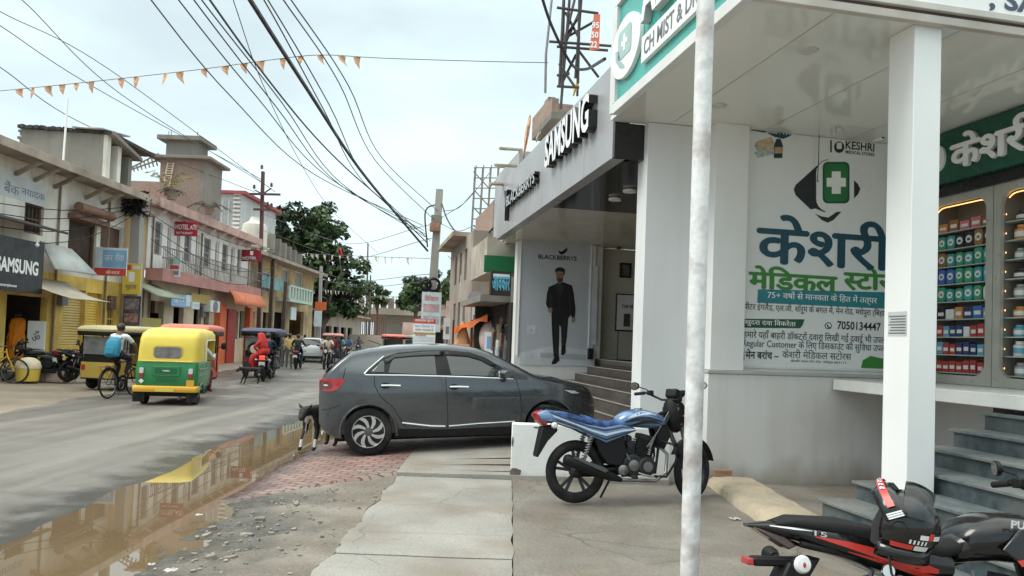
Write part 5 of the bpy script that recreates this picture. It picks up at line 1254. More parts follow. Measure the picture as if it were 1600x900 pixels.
# ================================================================== PEOPLE AND ANIMALS (forward = local +x)
SKIN = mat('brown_skin', (.20, .105, .065), .6, var=.08)
HAIR = mat('black_hair', (.010, .009, .009), .5, var=.1)
EYE_ = mat('eye_dark', (.02, .015, .012), .3, var=0)
CL = {}
def cloth(n, c): CL[n] = CL.get(n) or mat('cloth_' + n, c, .85, var=.12, vs=6, bump=.2, bs=25); return CL[n]
for n_, c_ in (('white', (.62, .63, .66)), ('black', (.018, .018, .02)), ('grey', (.13, .13, .14)), ('red', (.50, .03, .03)), ('yellow', (.62, .45, .16)), ('blue', (.09, .16, .34)), ('teal', (.10, .36, .42)), ('navy', (.02, .025, .06)), ('khaki', (.25, .2, .13)), ('cream', (.62, .54, .40)), ('orange', (.80, .24, .015)), ('brown', (.10, .05, .03)), ('dblue', (.035, .05, .10)), ('maroon', (.20, .02, .03))): cloth(n_, c_)
STAND = dict(pelvis=(0, 0, .93), spine=(0, 0, 1.10), chest=(.01, 0, 1.30), neck=(.01, 0, 1.44), head=(.03, 0, 1.53), top=(.03, 0, 1.63),
             sL=(0, .18, 1.38), eL=(-.02, .23, 1.11), wL=(.05, .25, .87), hL=(.08, .25, .79), sR=(0, -.18, 1.38), eR=(-.02, -.23, 1.11), wR=(.05, -.25, .87), hR=(.08, -.25, .79),
             pL=(0, .095, .90), kL=(.03, .10, .50), aL=(0, .10, .09), tL=(.14, .12, .04), pR=(0, -.095, .90), kR=(.03, -.10, .50), aR=(0, -.10, .09), tR=(.14, -.12, .04))
def RIDE(reach=.55, up=0., spread=.30, knee=.36, foot=.22):
    return dict(pelvis=(0, 0, .09), spine=(.03, 0, .27), chest=(.09, 0, .47), neck=(.12, 0, .61), head=(.155, 0, .71), top=(.155, 0, .81),
                sL=(.08, .18, .55), eL=(.25, .29, .33), wL=(reach - .07, spread, .30 + up), hL=(reach, spread, .30 + up), sR=(.08, -.18, .55), eR=(.25, -.29, .33), wR=(reach - .07, -spread, .30 + up), hR=(reach, -spread, .30 + up),
                pL=(.02, .10, .07), kL=(knee, .18, .02), aL=(foot, .16, -.42), tL=(foot + .14, .17, -.46), pR=(.02, -.10, .07), kR=(knee, -.18, .02), aR=(foot, -.16, -.42), tR=(foot + .14, -.17, -.46))
BONES = [('pelvis', 'spine', 't'), ('spine', 'chest', 't'), ('chest', 'neck', 't'), ('neck', 'head', 's'), ('head', 'top', 's')]
for q in 'LR':
    BONES += [('chest', 's' + q, 't'), ('s' + q, 'e' + q, 'a'), ('e' + q, 'w' + q, 'f'), ('w' + q, 'h' + q, 's'), ('pelvis', 'p' + q, 'l'), ('p' + q, 'k' + q, 'l'), ('k' + q, 'a' + q, 'l'), ('a' + q, 't' + q, 'b')]
RAD = dict(pelvis=.145, spine=.135, chest=.15, neck=.058, head=.092, top=.075, s=.068, e=.047, w=.033, h=.036, p=.098, k=.064, a=.043, t=.040)
def person(label, pose, shirt, pants, loc, rz, sleeve='long', shoe='black', scale=1., name='person', group=None, hair=True, fat=1., dz=0, skirt=None):
    names = list(pose); me = bpy.data.meshes.new('b'); me.from_pydata([pose[n] for n in names], [(names.index(a), names.index(b_)) for a, b_, c in BONES], [])
    o = bpy.data.objects.new('b', me); COL.objects.link(o)
    sk = o.modifiers.new('s', 'SKIN'); sk.use_smooth_shade = True; sk.branch_smoothing = .4
    lay = me.skin_vertices[0] if me.skin_vertices else None
    for i, n in enumerate(names):
        r = RAD.get(n) or RAD[n[0]]
        fy = 1.0
        if n in ('pelvis', 'spine', 'chest'): me.skin_vertices[0].data[i].radius = (r * .82 * fat, r * fat)
        else: me.skin_vertices[0].data[i].radius = (r, r)
        me.skin_vertices[0].data[i].use_root = (n == 'pelvis')
    ss = o.modifiers.new('u', 'SUBSURF'); ss.levels = 1; ss.render_levels = 1
    dg = bpy.context.evaluated_depsgraph_get(); res = bpy.data.meshes.new_from_object(o.evaluated_get(dg))
    b = MB(); mats = [CL[shirt], SKIN, CL[pants], CL[shoe], HAIR, CL[shirt]]
    A = [(V(pose[x]), V(pose[y]), c) for x, y, c in BONES]
    hd, tp = V(pose['head']), V(pose['top'])
    b.mesh(res); b.mi = []
    for p in res.polygons:
        c = p.center; best = None
        for a, e, k in A:
            d = e - a; t = max(0, min(1, (c - a).dot(d) / max(d.length_squared, 1e-9))); q = (c - a - d * t).length
            if k == 's' and (a - hd).length < .2: q *= .8
            if best is None or q < best[0]: best = (q, k, t)
        k = best[1]
        i = {'t': 0, 's': 1, 'a': 0, 'f': 0 if sleeve == 'long' else 1, 'l': 2, 'b': 3}[k]
        if k == 'a' and sleeve == 'short' and best[2] > .7: i = 1
        if hair and (c - hd).length < .22 and i == 1 and c.z > hd.z - .06 and (c.x < hd.x - .005 or c.z > hd.z + .075): i = 4
        b.mi.append(i)
    bpy.data.objects.remove(o); bpy.data.meshes.remove(me); bpy.data.meshes.remove(res)
    # hands: fingers and thumb; face: nose, ears, eyes, mouth
    b.k = 1
    for q in 'LR':
        w_, h_ = V(pose['w' + q]), V(pose['h' + q]); d = (h_ - w_).normalized(); sd_ = d.cross(V((0, 0, 1)) if abs(d.z) < .8 else V((1, 0, 0))).normalized(); dn = d.cross(sd_).normalized()
        if dn.z > 0: dn = -dn
        for j in range(4):
            f = h_ + sd_ * (-.027 + .018 * j) + d * .015; L = (.05, .062, .058, .045)[j]
            b.tube([f, f + d * L * .6 + dn * .008, f + d * L * .85 + dn * .032, f + d * L * .7 + dn * .05], [.010, .009, .008, .006], 5)
        f = h_ - sd_ * .03 - d * .01; b.tube([f, f - sd_ * .03 + d * .02, f - sd_ * .028 + d * .045 + dn * .02], [.011, .010, .008], 5)
    b.ball((hd.x + .095, 0 + hd.y, hd.z + .0), (.018, .014, .022), 6, 5)
    for s_ in (-1, 1): b.ball((hd.x - .005, hd.y + s_ * .088, hd.z + .01), (.02, .01, .03), 6, 5)
    b.k = 4
    for s_ in (-1, 1): b.ball((hd.x + .079, hd.y + s_ * .032, hd.z + .025), (.012, .013, .007), 6, 5)
    b.ball((hd.x + .080, hd.y, hd.z - .038), (.010, .024, .006), 6, 5)
    ob = b.build(name, mats, smooth=60, recalc=False)
    ob.location = loc; ob.rotation_euler.z = rz; ob.scale = (scale,) * 3
    tag(ob, label, 'person', group)
    if hair:
        hb = MB(); rings = []
        for i in range(6):
            t = i / 5 * 1.75; rings.append([(hd.x - .012 + .1 * math.sin(t) * math.cos(a) - .018 * (t > 1.2), hd.y + .096 * math.sin(t) * math.sin(a), hd.z + .045 + .095 * math.cos(t) - (.01 if t > 1.2 else 0)) for a in [2 * PI * k / 14 for k in range(14)]])
        rings = [[(x if not (i >= 4 and x > hd.x + .04) else hd.x + .04 + (x - hd.x - .04) * .3, y, z + (.05 if (i >= 4 and x > hd.x + .04) else 0)) for x, y, z in r] for i, r in enumerate(rings)]
        hb.loft(rings); hb.build('hair', HAIR, ob, smooth=70)
    return ob
def loft_cloth(parent, keys, name, m, n=22, ripple=.02, nr=7, seed=0):
    """draped cloth: (x, y, z, half depth, half width) from top to bottom, with folds"""
    b = MB(); rings = []
    for i, (x, y, z, rx, ry) in enumerate(keys):
        rings.append([(x + rx * math.cos(a) * (1 + ripple * (.3 + i / len(keys)) * math.sin(nr * a + seed + i * .4)), y + ry * math.sin(a) * (1 + ripple * (.3 + i / len(keys)) * math.sin(nr * a + seed + i * .4)), z) for a in [2 * PI * k / n for k in range(n)]])
    b.loft(rings, caps=False); o = b.build(name, m, parent, smooth=70); sm = o.modifiers.new('thickness', 'SOLIDIFY'); sm.thickness = .008
    return o

# woman in an orange sari at the shop step
pw = at(25, 560, 23.6)
sw_ = person('woman in a bright orange sari standing before the dark shop doorway', STAND, 'orange', 'orange', (pw.x, 23.6, .36), R(170), shoe='brown')
loft_cloth(sw_, [(0, 0, 1.475, .07, .08), (-.01, .0, 1.44, .12, .19), (-.01, 0, 1.36, .15, .235), (0, .01, 1.2, .17, .255), (0, .02, 1.02, .16, .235), (0, .03, .86, .20, .275), (.0, .03, .6, .20, .25), (.02, .02, .3, .21, .23), (.03, .0, .04, .24, .27)], 'sari', cloth('sari', (.85, .27, .015)), n=48, ripple=.12, nr=7)
loft_cloth(sw_, [(-.02, .02, 1.42, .15, .22), (-.05, .06, 1.2, .16, .24), (-.08, .12, .95, .14, .2), (-.08, .16, .7, .11, .17), (-.07, .18, .5, .08, .15)], 'sari_drape', CL['sari'], n=40, ripple=.16, nr=8, seed=2)
# black dog walking out from behind the car's bumper
def animal(label, name, cat, P, E, Rr, mats, pick, loc, rz, scale=1.):
    names = list(P); me = bpy.data.meshes.new('b'); me.from_pydata([P[n] for n in names], [(names.index(a), names.index(c)) for a, c in E], [])
    o = bpy.data.objects.new('b', me); COL.objects.link(o); o.modifiers.new('s', 'SKIN').branch_smoothing = .5
    for i, n in enumerate(names):
        r = Rr[n]; me.skin_vertices[0].data[i].radius = r if isinstance(r, tuple) else (r, r); me.skin_vertices[0].data[i].use_root = (i == 0)
    ss = o.modifiers.new('u', 'SUBSURF'); ss.levels = 2; ss.render_levels = 2
    dg = bpy.context.evaluated_depsgraph_get(); res = bpy.data.meshes.new_from_object(o.evaluated_get(dg))
    b = MB(); b.mesh(res); b.mi = [pick(p.center) for p in res.polygons]
    bpy.data.objects.remove(o); bpy.data.meshes.remove(me); bpy.data.meshes.remove(res)
    h = V(P['head'])
    b.k = 0
    for s_ in (-1, 1):
        b.loft([[(h.x - .03 + .02 * math.cos(a) * q, h.y + s_ * (.045 + .05 * e) + .03 * math.sin(a) * q, h.z + .035 + .055 * e) for a in [2 * PI * k / 8 for k in range(8)]] for q, e in ((1, 0), (.8, .5), (.1, 1))])
    ob = b.build(name, mats, smooth=70, recalc=False); ob.location = loc; ob.rotation_euler.z = rz; ob.scale = (scale,) * 3
    return tag(ob, label, cat)
DOG = dict(pelvis=(-.28, 0, .50), belly=(-.05, 0, .485), chest=(.18, 0, .475), neck=(.30, 0, .515), head=(.40, .03, .51), muzzle=(.475, .05, .44), nose=(.515, .06, .405),
           fsL=(.19, .07, .42), feL=(.15, .08, .27), fwL=(.18, .08, .14), fpL=(.20, .08, .025), ftL=(.25, .08, .018), fsR=(.19, -.07, .42), feR=(.17, -.08, .27), fwR=(.24, -.08, .14), fpR=(.27, -.08, .025), ftR=(.32, -.08, .018),
           hsL=(-.28, .07, .44), hkL=(-.20, .085, .30), hhL=(-.33, .085, .17), hpL=(-.29, .085, .025), htL=(-.24, .085, .018), hsR=(-.28, -.07, .44), hkR=(-.22, -.085, .30), hhR=(-.38, -.085, .17), hpR=(-.36, -.085, .025), htR=(-.31, -.085, .018), t1=(-.40, 0, .54), t2=(-.52, .03, .46), t3=(-.56, .04, .34))
DE = [('pelvis', 'belly'), ('belly', 'chest'), ('chest', 'neck'), ('neck', 'head'), ('head', 'muzzle'), ('muzzle', 'nose'), ('pelvis', 't1'), ('t1', 't2'), ('t2', 't3')]
for q in 'LR': DE += [('chest', 'fs' + q), ('fs' + q, 'fe' + q), ('fe' + q, 'fw' + q), ('fw' + q, 'fp' + q), ('fp' + q, 'ft' + q), ('pelvis', 'hs' + q), ('hs' + q, 'hk' + q), ('hk' + q, 'hh' + q), ('hh' + q, 'hp' + q), ('hp' + q, 'ht' + q)]
DR = dict(pelvis=.095, belly=.095, chest=.125, neck=.075, head=.072, muzzle=.042, nose=.026, t1=.03, t2=.022, t3=.012)
for q in 'LR': DR.update({'fs' + q: .055, 'fe' + q: .038, 'fw' + q: .026, 'fp' + q: .024, 'ft' + q: .024, 'hs' + q: .07, 'hk' + q: .055, 'hh' + q: .027, 'hp' + q: .024, 'ht' + q: .024})
m_dogb = mat('black_dog_fur', (.010, .009, .008), .75, var=.3, vs=9, bump=.4, bs=50); m_dogw = mat('white_dog_fur', (.55, .51, .46), .8, var=.1, vs=9)
def dogpick(c):
    if c.x > .10 and c.z < .14: return 1 if c.z > .045 else 0
    if c.x > .20 and c.x < .33 and c.z < .44 and abs(c.y) < .06: return 1
    if c.x < -.5 and c.z < .40: return 1
    return 0
p = gnd(487, 704, -.02)
dg_ = animal('black dog with white chest and white front legs standing behind the grey car', 'dog', 'dog', DOG, DE, DR, [m_dogb, m_dogw], dogpick, (p.x + .02, p.y + .25, -.02), R(-108), 1.12)
# ================================================================== AUTO RICKSHAW
m_yel = mat('auto_yellow', (.72, .55, .075), .45, var=.06, vs=2, dirt=(.5, .42, .2), dfac=.2); m_grn = mat('auto_green', (.012, .19, .055), .35, var=.08, coat=.3, dirt=(.08, .14, .07), dfac=.25, ds=2)
m_ora = mat('bumper_orange', (.68, .36, .03), .5, var=.08)
def rsec(x0, x1, hw, z, r, n=5): return [(a, c, z) for a, c in rrect(x1 - x0, hw * 2, r, n, (x0 + x1) / 2, 0)]
au = thing('auto_rickshaw', 'green and yellow three-wheeled auto rickshaw seen from behind on the road', 'auto rickshaw')
b = MB(); b.loft([rsec(.06, 1.45, .56, .30, .1), rsec(.02, 1.5, .625, .40, .1), rsec(.0, 1.5, .645, .62, .1), rsec(.02, 1.5, .64, .92, .1), rsec(.03, 1.5, .63, .955, .1)]); bd = b.build('body', m_grn, au, smooth=50)
b = MB(); b.loft([rsec(1.45, 2.15, .5, .30, .12), rsec(1.45, 2.3, .42, .45, .14), rsec(1.5, 2.42, .36, .75, .14), rsec(1.55, 2.44, .34, .98, .14)]); b.build('nose', m_grn, au, smooth=50)
b = MB(); b.loft([rsec(.035, 1.98, .622, .957, .1), rsec(.06, 2.0, .62, 1.25, .12), rsec(.10, 2.05, .615, 1.45, .14), rsec(.16, 2.1, .60, 1.56, .16), rsec(.30, 2.1, .54, 1.645, .2), rsec(.55, 1.9, .40, 1.70, .2)])
cn = b.build('canopy', m_yel, au, smooth=55)
b = MB(); b.box(.9, -.9, .5, 1.88, .9, 1.42); cut_o = b.build('cutter', m_dkwell, au); bpy.context.view_layer.update(); boolean_cut(cn, cut_o)
cn.data.materials.clear(); cn.data.materials.append(m_yel); cn.data.polygons.foreach_set('use_smooth', [True] * len(cn.data.polygons)); cn.data.set_sharp_from_angle(angle=R(45))
b = MB(); b.torus((0, 0, 0), ZA, .1, .01, 8, 4) if False else b.box(.88, -.56, .45, .95, .56, 1.4); b.build('partition', m_dkwell, au)
b = MB(); b.tube([(.885, -.63, .95), (.885, -.625, 1.35), (.93, -.62, 1.43), (1.85, -.62, 1.44)], .014, 6); b.tube([(.885, .63, .95), (.885, .625, 1.35), (.93, .62, 1.43), (1.85, .62, 1.44)], .014, 6); b.build('canopy_piping', m_white, cn)
b = MB(); b.prism(rrect(.56, .25, .07, 5, 0, 1.15), (.050, 0, 0), (0, 1, 0), (0, 0, 1), (-.012, 0, 0)); b.T = M.Identity(4); b.build('rear_window', mat('cloudy_window', (.19, .17, .165), .2, var=.35, vs=6), cn)
b = MB(); b.prism(rrect(.62, .31, .09, 5, 0, 1.15), (.054, 0, 0), (0, 1, 0), (0, 0, 1), (-.010, 0, 0)); b.build('window_hem', mat('canopy_hem', (.62, .47, .06), .6, var=.05), cn)
b = MB(); b.tube([(.022, y, .962) for y in (-.52, 0, .52)], .016, 6); b.build('canopy_hem', m_yel, cn)
b = MB()
for z0, z1, w_ in ((.66, .84, .26), (.54, .60, .20)): b.loft([[(-.006, (a) * w_ * k, (z0 + z1) / 2 + c * (z1 - z0) / 2 * k) for a, c in ((-1, -1), (1, -1), (1, 1), (-1, 1))] for k in (1.12, 1.0)], caps=False)
b.prism(rrect(.56, .22, .04, 3, 0, .75), (-.002, 0, 0), (0, 1, 0), (0, 0, 1), (-.02, 0, 0)); b.build('rear_panel', m_grn, bd, bevel=.008)
b = MB(); b.prism(rrect(.46, .13, .03, 3, 0, .75), (-.0225, 0, 0), (0, 1, 0), (0, 0, 1), (-.001, 0, 0)); b.prism(rrect(.38, .055, .02, 3, 0, .57), (-.004, 0, 0), (0, 1, 0), (0, 0, 1), (-.004, 0, 0)); b.build('panel_recess', mat('shaded_green', (.008, .115, .035), .4, var=.05), bd)
b = MB(); b.prism([(-.09, 0), (-.03, .02), (.09, .012), (.05, -.015), (-.04, -.02)], (-.024, 0, .76), (0, 1, 0), (0, 0, 1), (-.006, 0, 0)); b.build('emblem', m_chrome, bd)
for s_ in (-1, 1):
    l_ = axis_empty('tail_lamp', au, (-.004, s_ * .50, .70)); 
    b = MB(); b.prism(rrect(.085, .12, .02, 3, 0, .06), (0, 0, 0), (0, 1, 0), (0, 0, 1), (-.03, 0, 0)); b.build('clear_lens', m_clear, l_)
    b = MB(); b.prism(rrect(.085, .08, .02, 3, 0, -.045), (0, 0, 0), (0, 1, 0), (0, 0, 1), (-.03, 0, 0)); b.build('red_lens', m_redlamp, l_)
b = MB(); b.prism(rrect(.16, .13, .02, 3, -.50, .50), (-.004, 0, 0), (0, 1, 0), (0, 0, 1), (-.02, 0, 0)); b.build('amber_plate', m_ora, au)
b = MB(); b.prism([(0, .055), (.055, 0), (0, -.055), (-.055, 0)], (-.004, .50, .53), (0, 1, 0), (0, 0, 1), (-.004, 0, 0)); b.build('fuel_diamond', m_white, au)
b = MB(); b.loft([rsec(-.06, .2, .66, .30, .06), rsec(-.07, .2, .67, .34, .06), rsec(-.07, .2, .67, .40, .06), rsec(-.04, .2, .66, .43, .06)]); b.build('bumper', m_ora, au, smooth=50)
b = MB(); b.box(.05, -.5, .2, 2.0, .5, .31); b.build('chassis', m_dkwell, au)
for s_ in (-1, 1):
    w_ = axis_empty('wheel', au, (.42, s_ * .53, .205))
    b = MB(); b.lathe([(.12, -.055), (.19, -.06), (.205, -.04), (.205, .04), (.19, .06), (.12, .055)], (0, 0, 0), (0, 1, 0), 28); b.build('tyre', m_rubber, w_, smooth=50)
    b = MB(); b.lathe([(.125, .0), (.12, .045), (.07, .03), (.05, .055), (.01, .06)], (0, 0, 0), (0, s_, 0), 24); b.build('rim', m_steel, w_)
    b = MB(); b.box(-.0, min(s_ * .42, s_ * .66), .08, .02, max(s_ * .42, s_ * .66), .33); b.build('mudflap', m_rubber, au)
    b = MB(); b.torus((.42, s_ * .645, .22), (0, 1, 0), .25, .022, 20, 6, a0=R(-180), a1=R(0)); b.build('wheel_arch', m_grn, au)
w_ = axis_empty('wheel', au, (2.2, 0, .205)); b = MB(); b.lathe([(.12, -.055), (.19, -.06), (.205, -.04), (.205, .04), (.19, .06), (.12, .055)], (0, 0, 0), (0, 1, 0), 28); b.build('tyre', m_rubber, w_, smooth=50)
b = MB(); b.box(2.05, -.52, 1.0, 2.08, .52, 1.5); b.build('windscreen', m_glass, au)
for s_ in (-1, 1):
    b = MB(); b.tube([(1.95, s_ * .6, 1.2), (2.0, s_ * .78, 1.3)], .01, 5); b.ball((2.0, s_ * .80, 1.3), (.02, .07, .09), 10, 8); b.build('side_mirror', m_trim, au)
    b = MB(); b.tube([(.1, s_ * .648, .80), (.9, s_ * .652, .80)], .012, 6); b.tube([(.1, s_ * .648, .66), (.9, s_ * .652, .66)], .008, 6); b.build('side_rib', m_grn, au)
b = MB(); b.box(-.082, -.19, .31, -.0725, .19, .40); b.build('number_plate', m_by if 'm_by' in globals() else m_yel, au); b = MB(); b.tube([(.02, -.3, .2), (-.1, -.3, .17)], .03, 8); b.build('exhaust_pipe', m_steel, au)
b = MB(); b.box(1.0, -.5, .52, 1.35, .5, .62); b.box(.97, -.5, .55, 1.05, .5, 1.0); b.build('seat', m_seat, au, bevel=.02)
au.location = (-7.47, 16.25, -.03); au.rotation_euler.z = R(101)
def fromauto(x, y, z): return au.location + M.Rotation(R(101), 3, 'Z') @ V((x, y, z))
person('auto passenger in white leaning out of the side opening of the green auto', RIDE(.45, .12, .26, .42, .40), 'white', 'maroon', fromauto(1.18, -.36, .68), R(90), shoe='brown')

# ------------------------------------------------------------------ electric rickshaws
def erick(label, body, roof, trim, loc, rz, spare=False, scale=1., lines=True):
    t = thing('electric_rickshaw', label, 'rickshaw', loc, rz, scale=scale)
    b = MB(); b.box(0, -.5, .30, 1.75, .5, .42); b.build('floor_pan', m_dkwell, t)
    b = MB(); b.loft([rsec(-.02, .62, .50, .34, .05), rsec(-.04, .62, .52, .50, .05), rsec(-.02, .62, .52, .78, .05)]); b.build('rear_body', body, t, smooth=40)
    for s_ in (-1, 1): b = MB(); b.prism([(.62, .36), (1.5, .36), (1.65, .46), (1.5, .50), (.62, .74)], (0, s_ * .50, 0), (1, 0, 0), (0, 0, 1), (0, s_ * .025, 0)); b.build('side_panel', body, t, bevel=.01)
    b = MB(); b.loft([rsec(1.62, 2.2, .46, .36, .1), rsec(1.66, 2.28, .45, .6, .12), rsec(1.72, 2.26, .40, .95, .12)]); b.build('front_cowl', body, t, smooth=45)
    b = MB(); b.lathe([(.08, 0), (.085, .03), (.02, .05)], (2.27, 0, .78), (1, 0, 0), 16); b.build('headlamp', m_clear, t)
    for x in (.0, .75, 1.72):
        for s_ in (-1, 1): b = MB(); b.tube([(x, s_ * .48, .42), (x + (.06 if x > 1 else 0), s_ * .48, 1.66)], .018, 6); b.build('post', trim, t)
    for s_ in (-1, 1): b = MB(); b.tube([(0, s_ * .48, 1.18), (.75, s_ * .48, 1.18)], .014, 6); b.build('rail', trim, t)
    b = MB(); b.loft([rsec(-.14, 2.08, .60, 1.64, .1), rsec(-.16, 2.1, .62, 1.70, .1), rsec(-.10, 2.05, .58, 1.78, .15), rsec(.1, 1.9, .45, 1.82, .2)]); b.build('roof', roof, t, smooth=50)
    b = MB()
    for s_ in (-1, 1): b.quad((-.1, s_ * .585, 1.52), (2.0, s_ * .585, 1.52), (2.0, s_ * .592, 1.65), (-.1, s_ * .592, 1.65))
    b.quad((-.12, -.56, 1.52), (-.12, .56, 1.52), (-.125, .57, 1.65), (-.125, -.57, 1.65)); o = b.build('fringe', trim, t); sm = o.modifiers.new('thickness', 'SOLIDIFY'); sm.thickness = .006
    b = MB(); b.box(.1, -.45, .62, .55, .45, .74); b.box(.02, -.45, .74, .12, .45, 1.15); b.build('rear_seat', m_seat, t, bevel=.03)
    b = MB(); b.box(1.15, -.42, .56, 1.5, .42, .70); b.build('driver_seat', m_seat, t, bevel=.03)
    b = MB(); b.box(1.79, -.44, .97, 1.80, .44, 1.60); b.build('windscreen', m_glass, t)
    b = MB(); b.box(-.02, -.44, 1.0, -.01, .44, 1.5); b.build('rear_sheet', MATS.get('pvc_sheet') or mat('pvc_sheet', (.16, .17, .18), .2, var=.3, vs=4), t)
    for (x, y) in ((.42, .47), (.42, -.47), (2.05, 0)):
        w = axis_empty('wheel', t, (x, y, .22)); b = MB(); b.lathe([(.14, -.05), (.205, -.055), (.22, -.03), (.22, .03), (.205, .055), (.14, .05)], (0, 0, 0), (0, 1, 0), 24); b.build('tyre', m_rubber, w, smooth=50)
        b = MB(); b.lathe([(.14, -.03), (.05, -.04), (.05, .04), (.14, .03)], (0, 0, 0), (0, 1, 0), 20); b.build('rim', m_steel, w)
    if spare:
        b = MB(); b.torus((-.10, .1, 1.05), (1, 0, 0), .20, .055, 28, 8); sp = b.build('spare_wheel', m_rubber, t, smooth=60); b = MB(); b.lathe([(.16, 0), (.15, .03), (.02, .045)], (-.11, .1, 1.05), (-1, 0, 0), 24); b.build('wheel_cover', CL['cream'], sp)
    for s_ in (-1, 1): b = MB(); b.box(-.06, s_ * .40 - .05, .56, -.03, s_ * .40 + .05, .70); b.build('tail_lamp', m_redlamp, t)
    return t
m_ey = mat('e_rickshaw_yellow', (.50, .34, .07), .45, var=.1, dirt=(.4, .32, .16), dfac=.3); m_roofy = mat('pale_yellow_roof', (.50, .43, .24), .6, var=.1); m_pink = mat('faded_red_roof', (.62, .17, .13), .6, var=.15); m_redb = mat('red_body_paint', (.45, .06, .03), .4, var=.1); m_navy = mat('navy_roof', (.05, .06, .11), .5, var=.2)
m_dkbody = mat('dark_rickshaw_body', (.03, .035, .045), .45, var=.2)
p = gnd(150, 603, 0)
erick('yellow electric rickshaw parked at the roadside behind the cyclist', m_ey, m_roofy, m_trim, (-10.85, 19.6, -.03), R(78), scale=.94)
erick('electric rickshaw with faded pink-red roof just ahead of the green auto', m_redb, m_pink, m_trim, (-8.62, 19.7, -.03), R(100))
erick('dark electric rickshaw with navy roof and a spare wheel on its back', m_dkbody, m_navy, m_trim, (-9.35, 27.6, -.04), R(97), spare=True, scale=1.02)
erick('black electric rickshaw far off under the flyover facing the viewer, nearer the hoarding', m_dkbody, MATS['old_concrete'], m_trim, (at(640, 540, 52).x, 53, -.04), R(-60), scale=1.05)
erick('dark electric rickshaw far off facing the viewer, beside the stone wall', m_dkbody, m_pink, m_trim, (at(606, 540, 50).x, 51, -.04), R(-70), scale=1.05)
erick('electric rickshaw with pale red roof among the oncoming riders', m_dkbody, mat('pale_red_roof', (.55, .25, .22), .6, var=.1), m_trim, (at(521, 540, 47).x, 47, -.04), R(-78), scale=1.0)

# ------------------------------------------------------------------ ridden and parked two-wheelers
ROAD = -.035
def place(px, py): q = gnd(px, py, ROAD); return q
m_plainred = mat('dark_red_paint', (.22, .02, .02), .3, var=.1, coat=.5)
ba = motorcycle('motorcycle', 'black motorcycle with lit red tail lamp carrying the woman in red', m_bk, m_seat, (m_red, m_sil), lampm=mat('lit_tail_lamp', (.9, .05, .03), .3, var=0, emit=1.2))
q = place(411, 596); ba.location = (q.x, q.y, ROAD); ba.rotation_euler.z = R(98)
def onbike(b_, pose, *a, **k):
    d = k.pop('back', .22); rz = b_.rotation_euler.z; s_ = k.pop('h', .84)
    return person(a[0], pose, a[1], a[2], b_.location + V((math.cos(rz) * d, math.sin(rz) * d, s_)), rz + k.pop('turn', 0), **k)
onbike(ba, RIDE(.55, -.02, .32, .36, .30), 'rider in dark clothes hidden in front of the woman in red', 'navy', 'black', back=.42)
side = RIDE(.2, -.12, .12, .34, .32); side.update(hL=(.2, .05, .14), wL=(.14, .08, .16))
wm = onbike(ba, side, 'woman in a red sari sitting sideways on the back of the black motorcycle', 'red', 'red', back=-.02, turn=R(75))
loft_cloth(wm, [(.0, 0, .30, .17, .2), (.08, 0, .12, .24, .24), (.22, 0, .06, .24, .24), (.36, 0, -.10, .15, .22), (.36, 0, -.34, .14, .2)], 'sari_skirt', CL['red'], ripple=.05)
loft_cloth(wm, [(.16, 0, .83, .05, .05), (.14, 0, .80, .115, .115), (.12, 0, .68, .125, .13), (.08, 0, .58, .14, .2), (.07, 0, .42, .15, .21), (.03, 0, .2, .16, .2)], 'sari_top', CL['red'], ripple=.04)
def rider(px, py, rz, blabel, rlabel, shirt, pants, src=ba, up=0., **k):
    q = place(px, py); c = dup(src, (q.x, q.y, ROAD), R(rz), blabel)
    onbike(c, RIDE(.55, up, .32, .36, .30), rlabel, shirt, pants, **k); return c
bs_ = motorcycle('motorcycle', 'black scooter-like motorcycle with white number plate of the rider in black', m_bk, m_seat, (m_dstripe, m_dstripe))
q = place(462, 577); bs_.location = (q.x, q.y, ROAD); bs_.rotation_euler.z = R(97)
onbike(bs_, RIDE(.55, 0, .32, .36, .3), 'rider in a black shirt riding away behind the white car', 'black', 'dblue', back=.25)
onb = motorcycle('motorcycle', 'dark red motorcycle with round headlamp ridden towards the viewer by the man in cream', m_plainred, m_seat, (m_dstripe, m_sil))
q = place(503, 577); onb.location = (q.x, q.y + 1.2, ROAD); onb.rotation_euler.z = R(-84)
onbike(onb, RIDE(.55, 0, .32, .36, .3), 'man in a cream shirt riding towards the viewer', 'cream', 'khaki', sleeve='short', back=.25)
rider(531, 565, -80, 'silver and black motorcycle behind the cream-shirted rider', 'rider in a teal shirt behind the man in cream', 'teal', 'grey', src=bs_, sleeve='short')
rider(546, 563, -95, 'black motorcycle nearest the parked car on the oncoming side', 'rider in a blue shirt nearest the parked car', 'blue', 'grey', src=onb)
rider(515, 556, -85, 'dark motorcycle carrying the rider in maroon far down the road', 'rider in maroon far down the road behind the others', 'maroon', 'black', src=bs_)
rider(541, 550, -85, 'dark motorcycle at the far end of the oncoming riders', 'rider in white at the far end of the oncoming group', 'white', 'navy', src=bs_)
rider(560, 556, -82, 'black motorcycle of the rider in grey just left of the boundary wall', 'rider in a grey shirt just left of the boundary wall', 'grey', 'dblue', src=onb)
rider(492, 553, -80, 'motorcycle coming round the white car with a rider in yellow', 'rider in a yellow shirt coming round the white car', 'yellow', 'black', src=onb)
rider(474, 560, 98, 'black motorcycle just behind the white car, ridden away', 'rider in pale blue riding away just behind the white car', 'teal', 'grey', src=bs_)
# parked by the shops on the other side
for px, py, rz, lb in ((62, 577, 28, 'black parked motorcycle with its tail towards the orange sari woman'), (98, 574, 205, 'black parked motorcycle with blue cover beside the leaning white board'), (108, 578, 60, 'dark motorcycle parked close behind the yellow electric rickshaw')):
    q = at(px, 560, 21.4); dup(bs_, (q.x, q.y, .03), R(rz), lb)
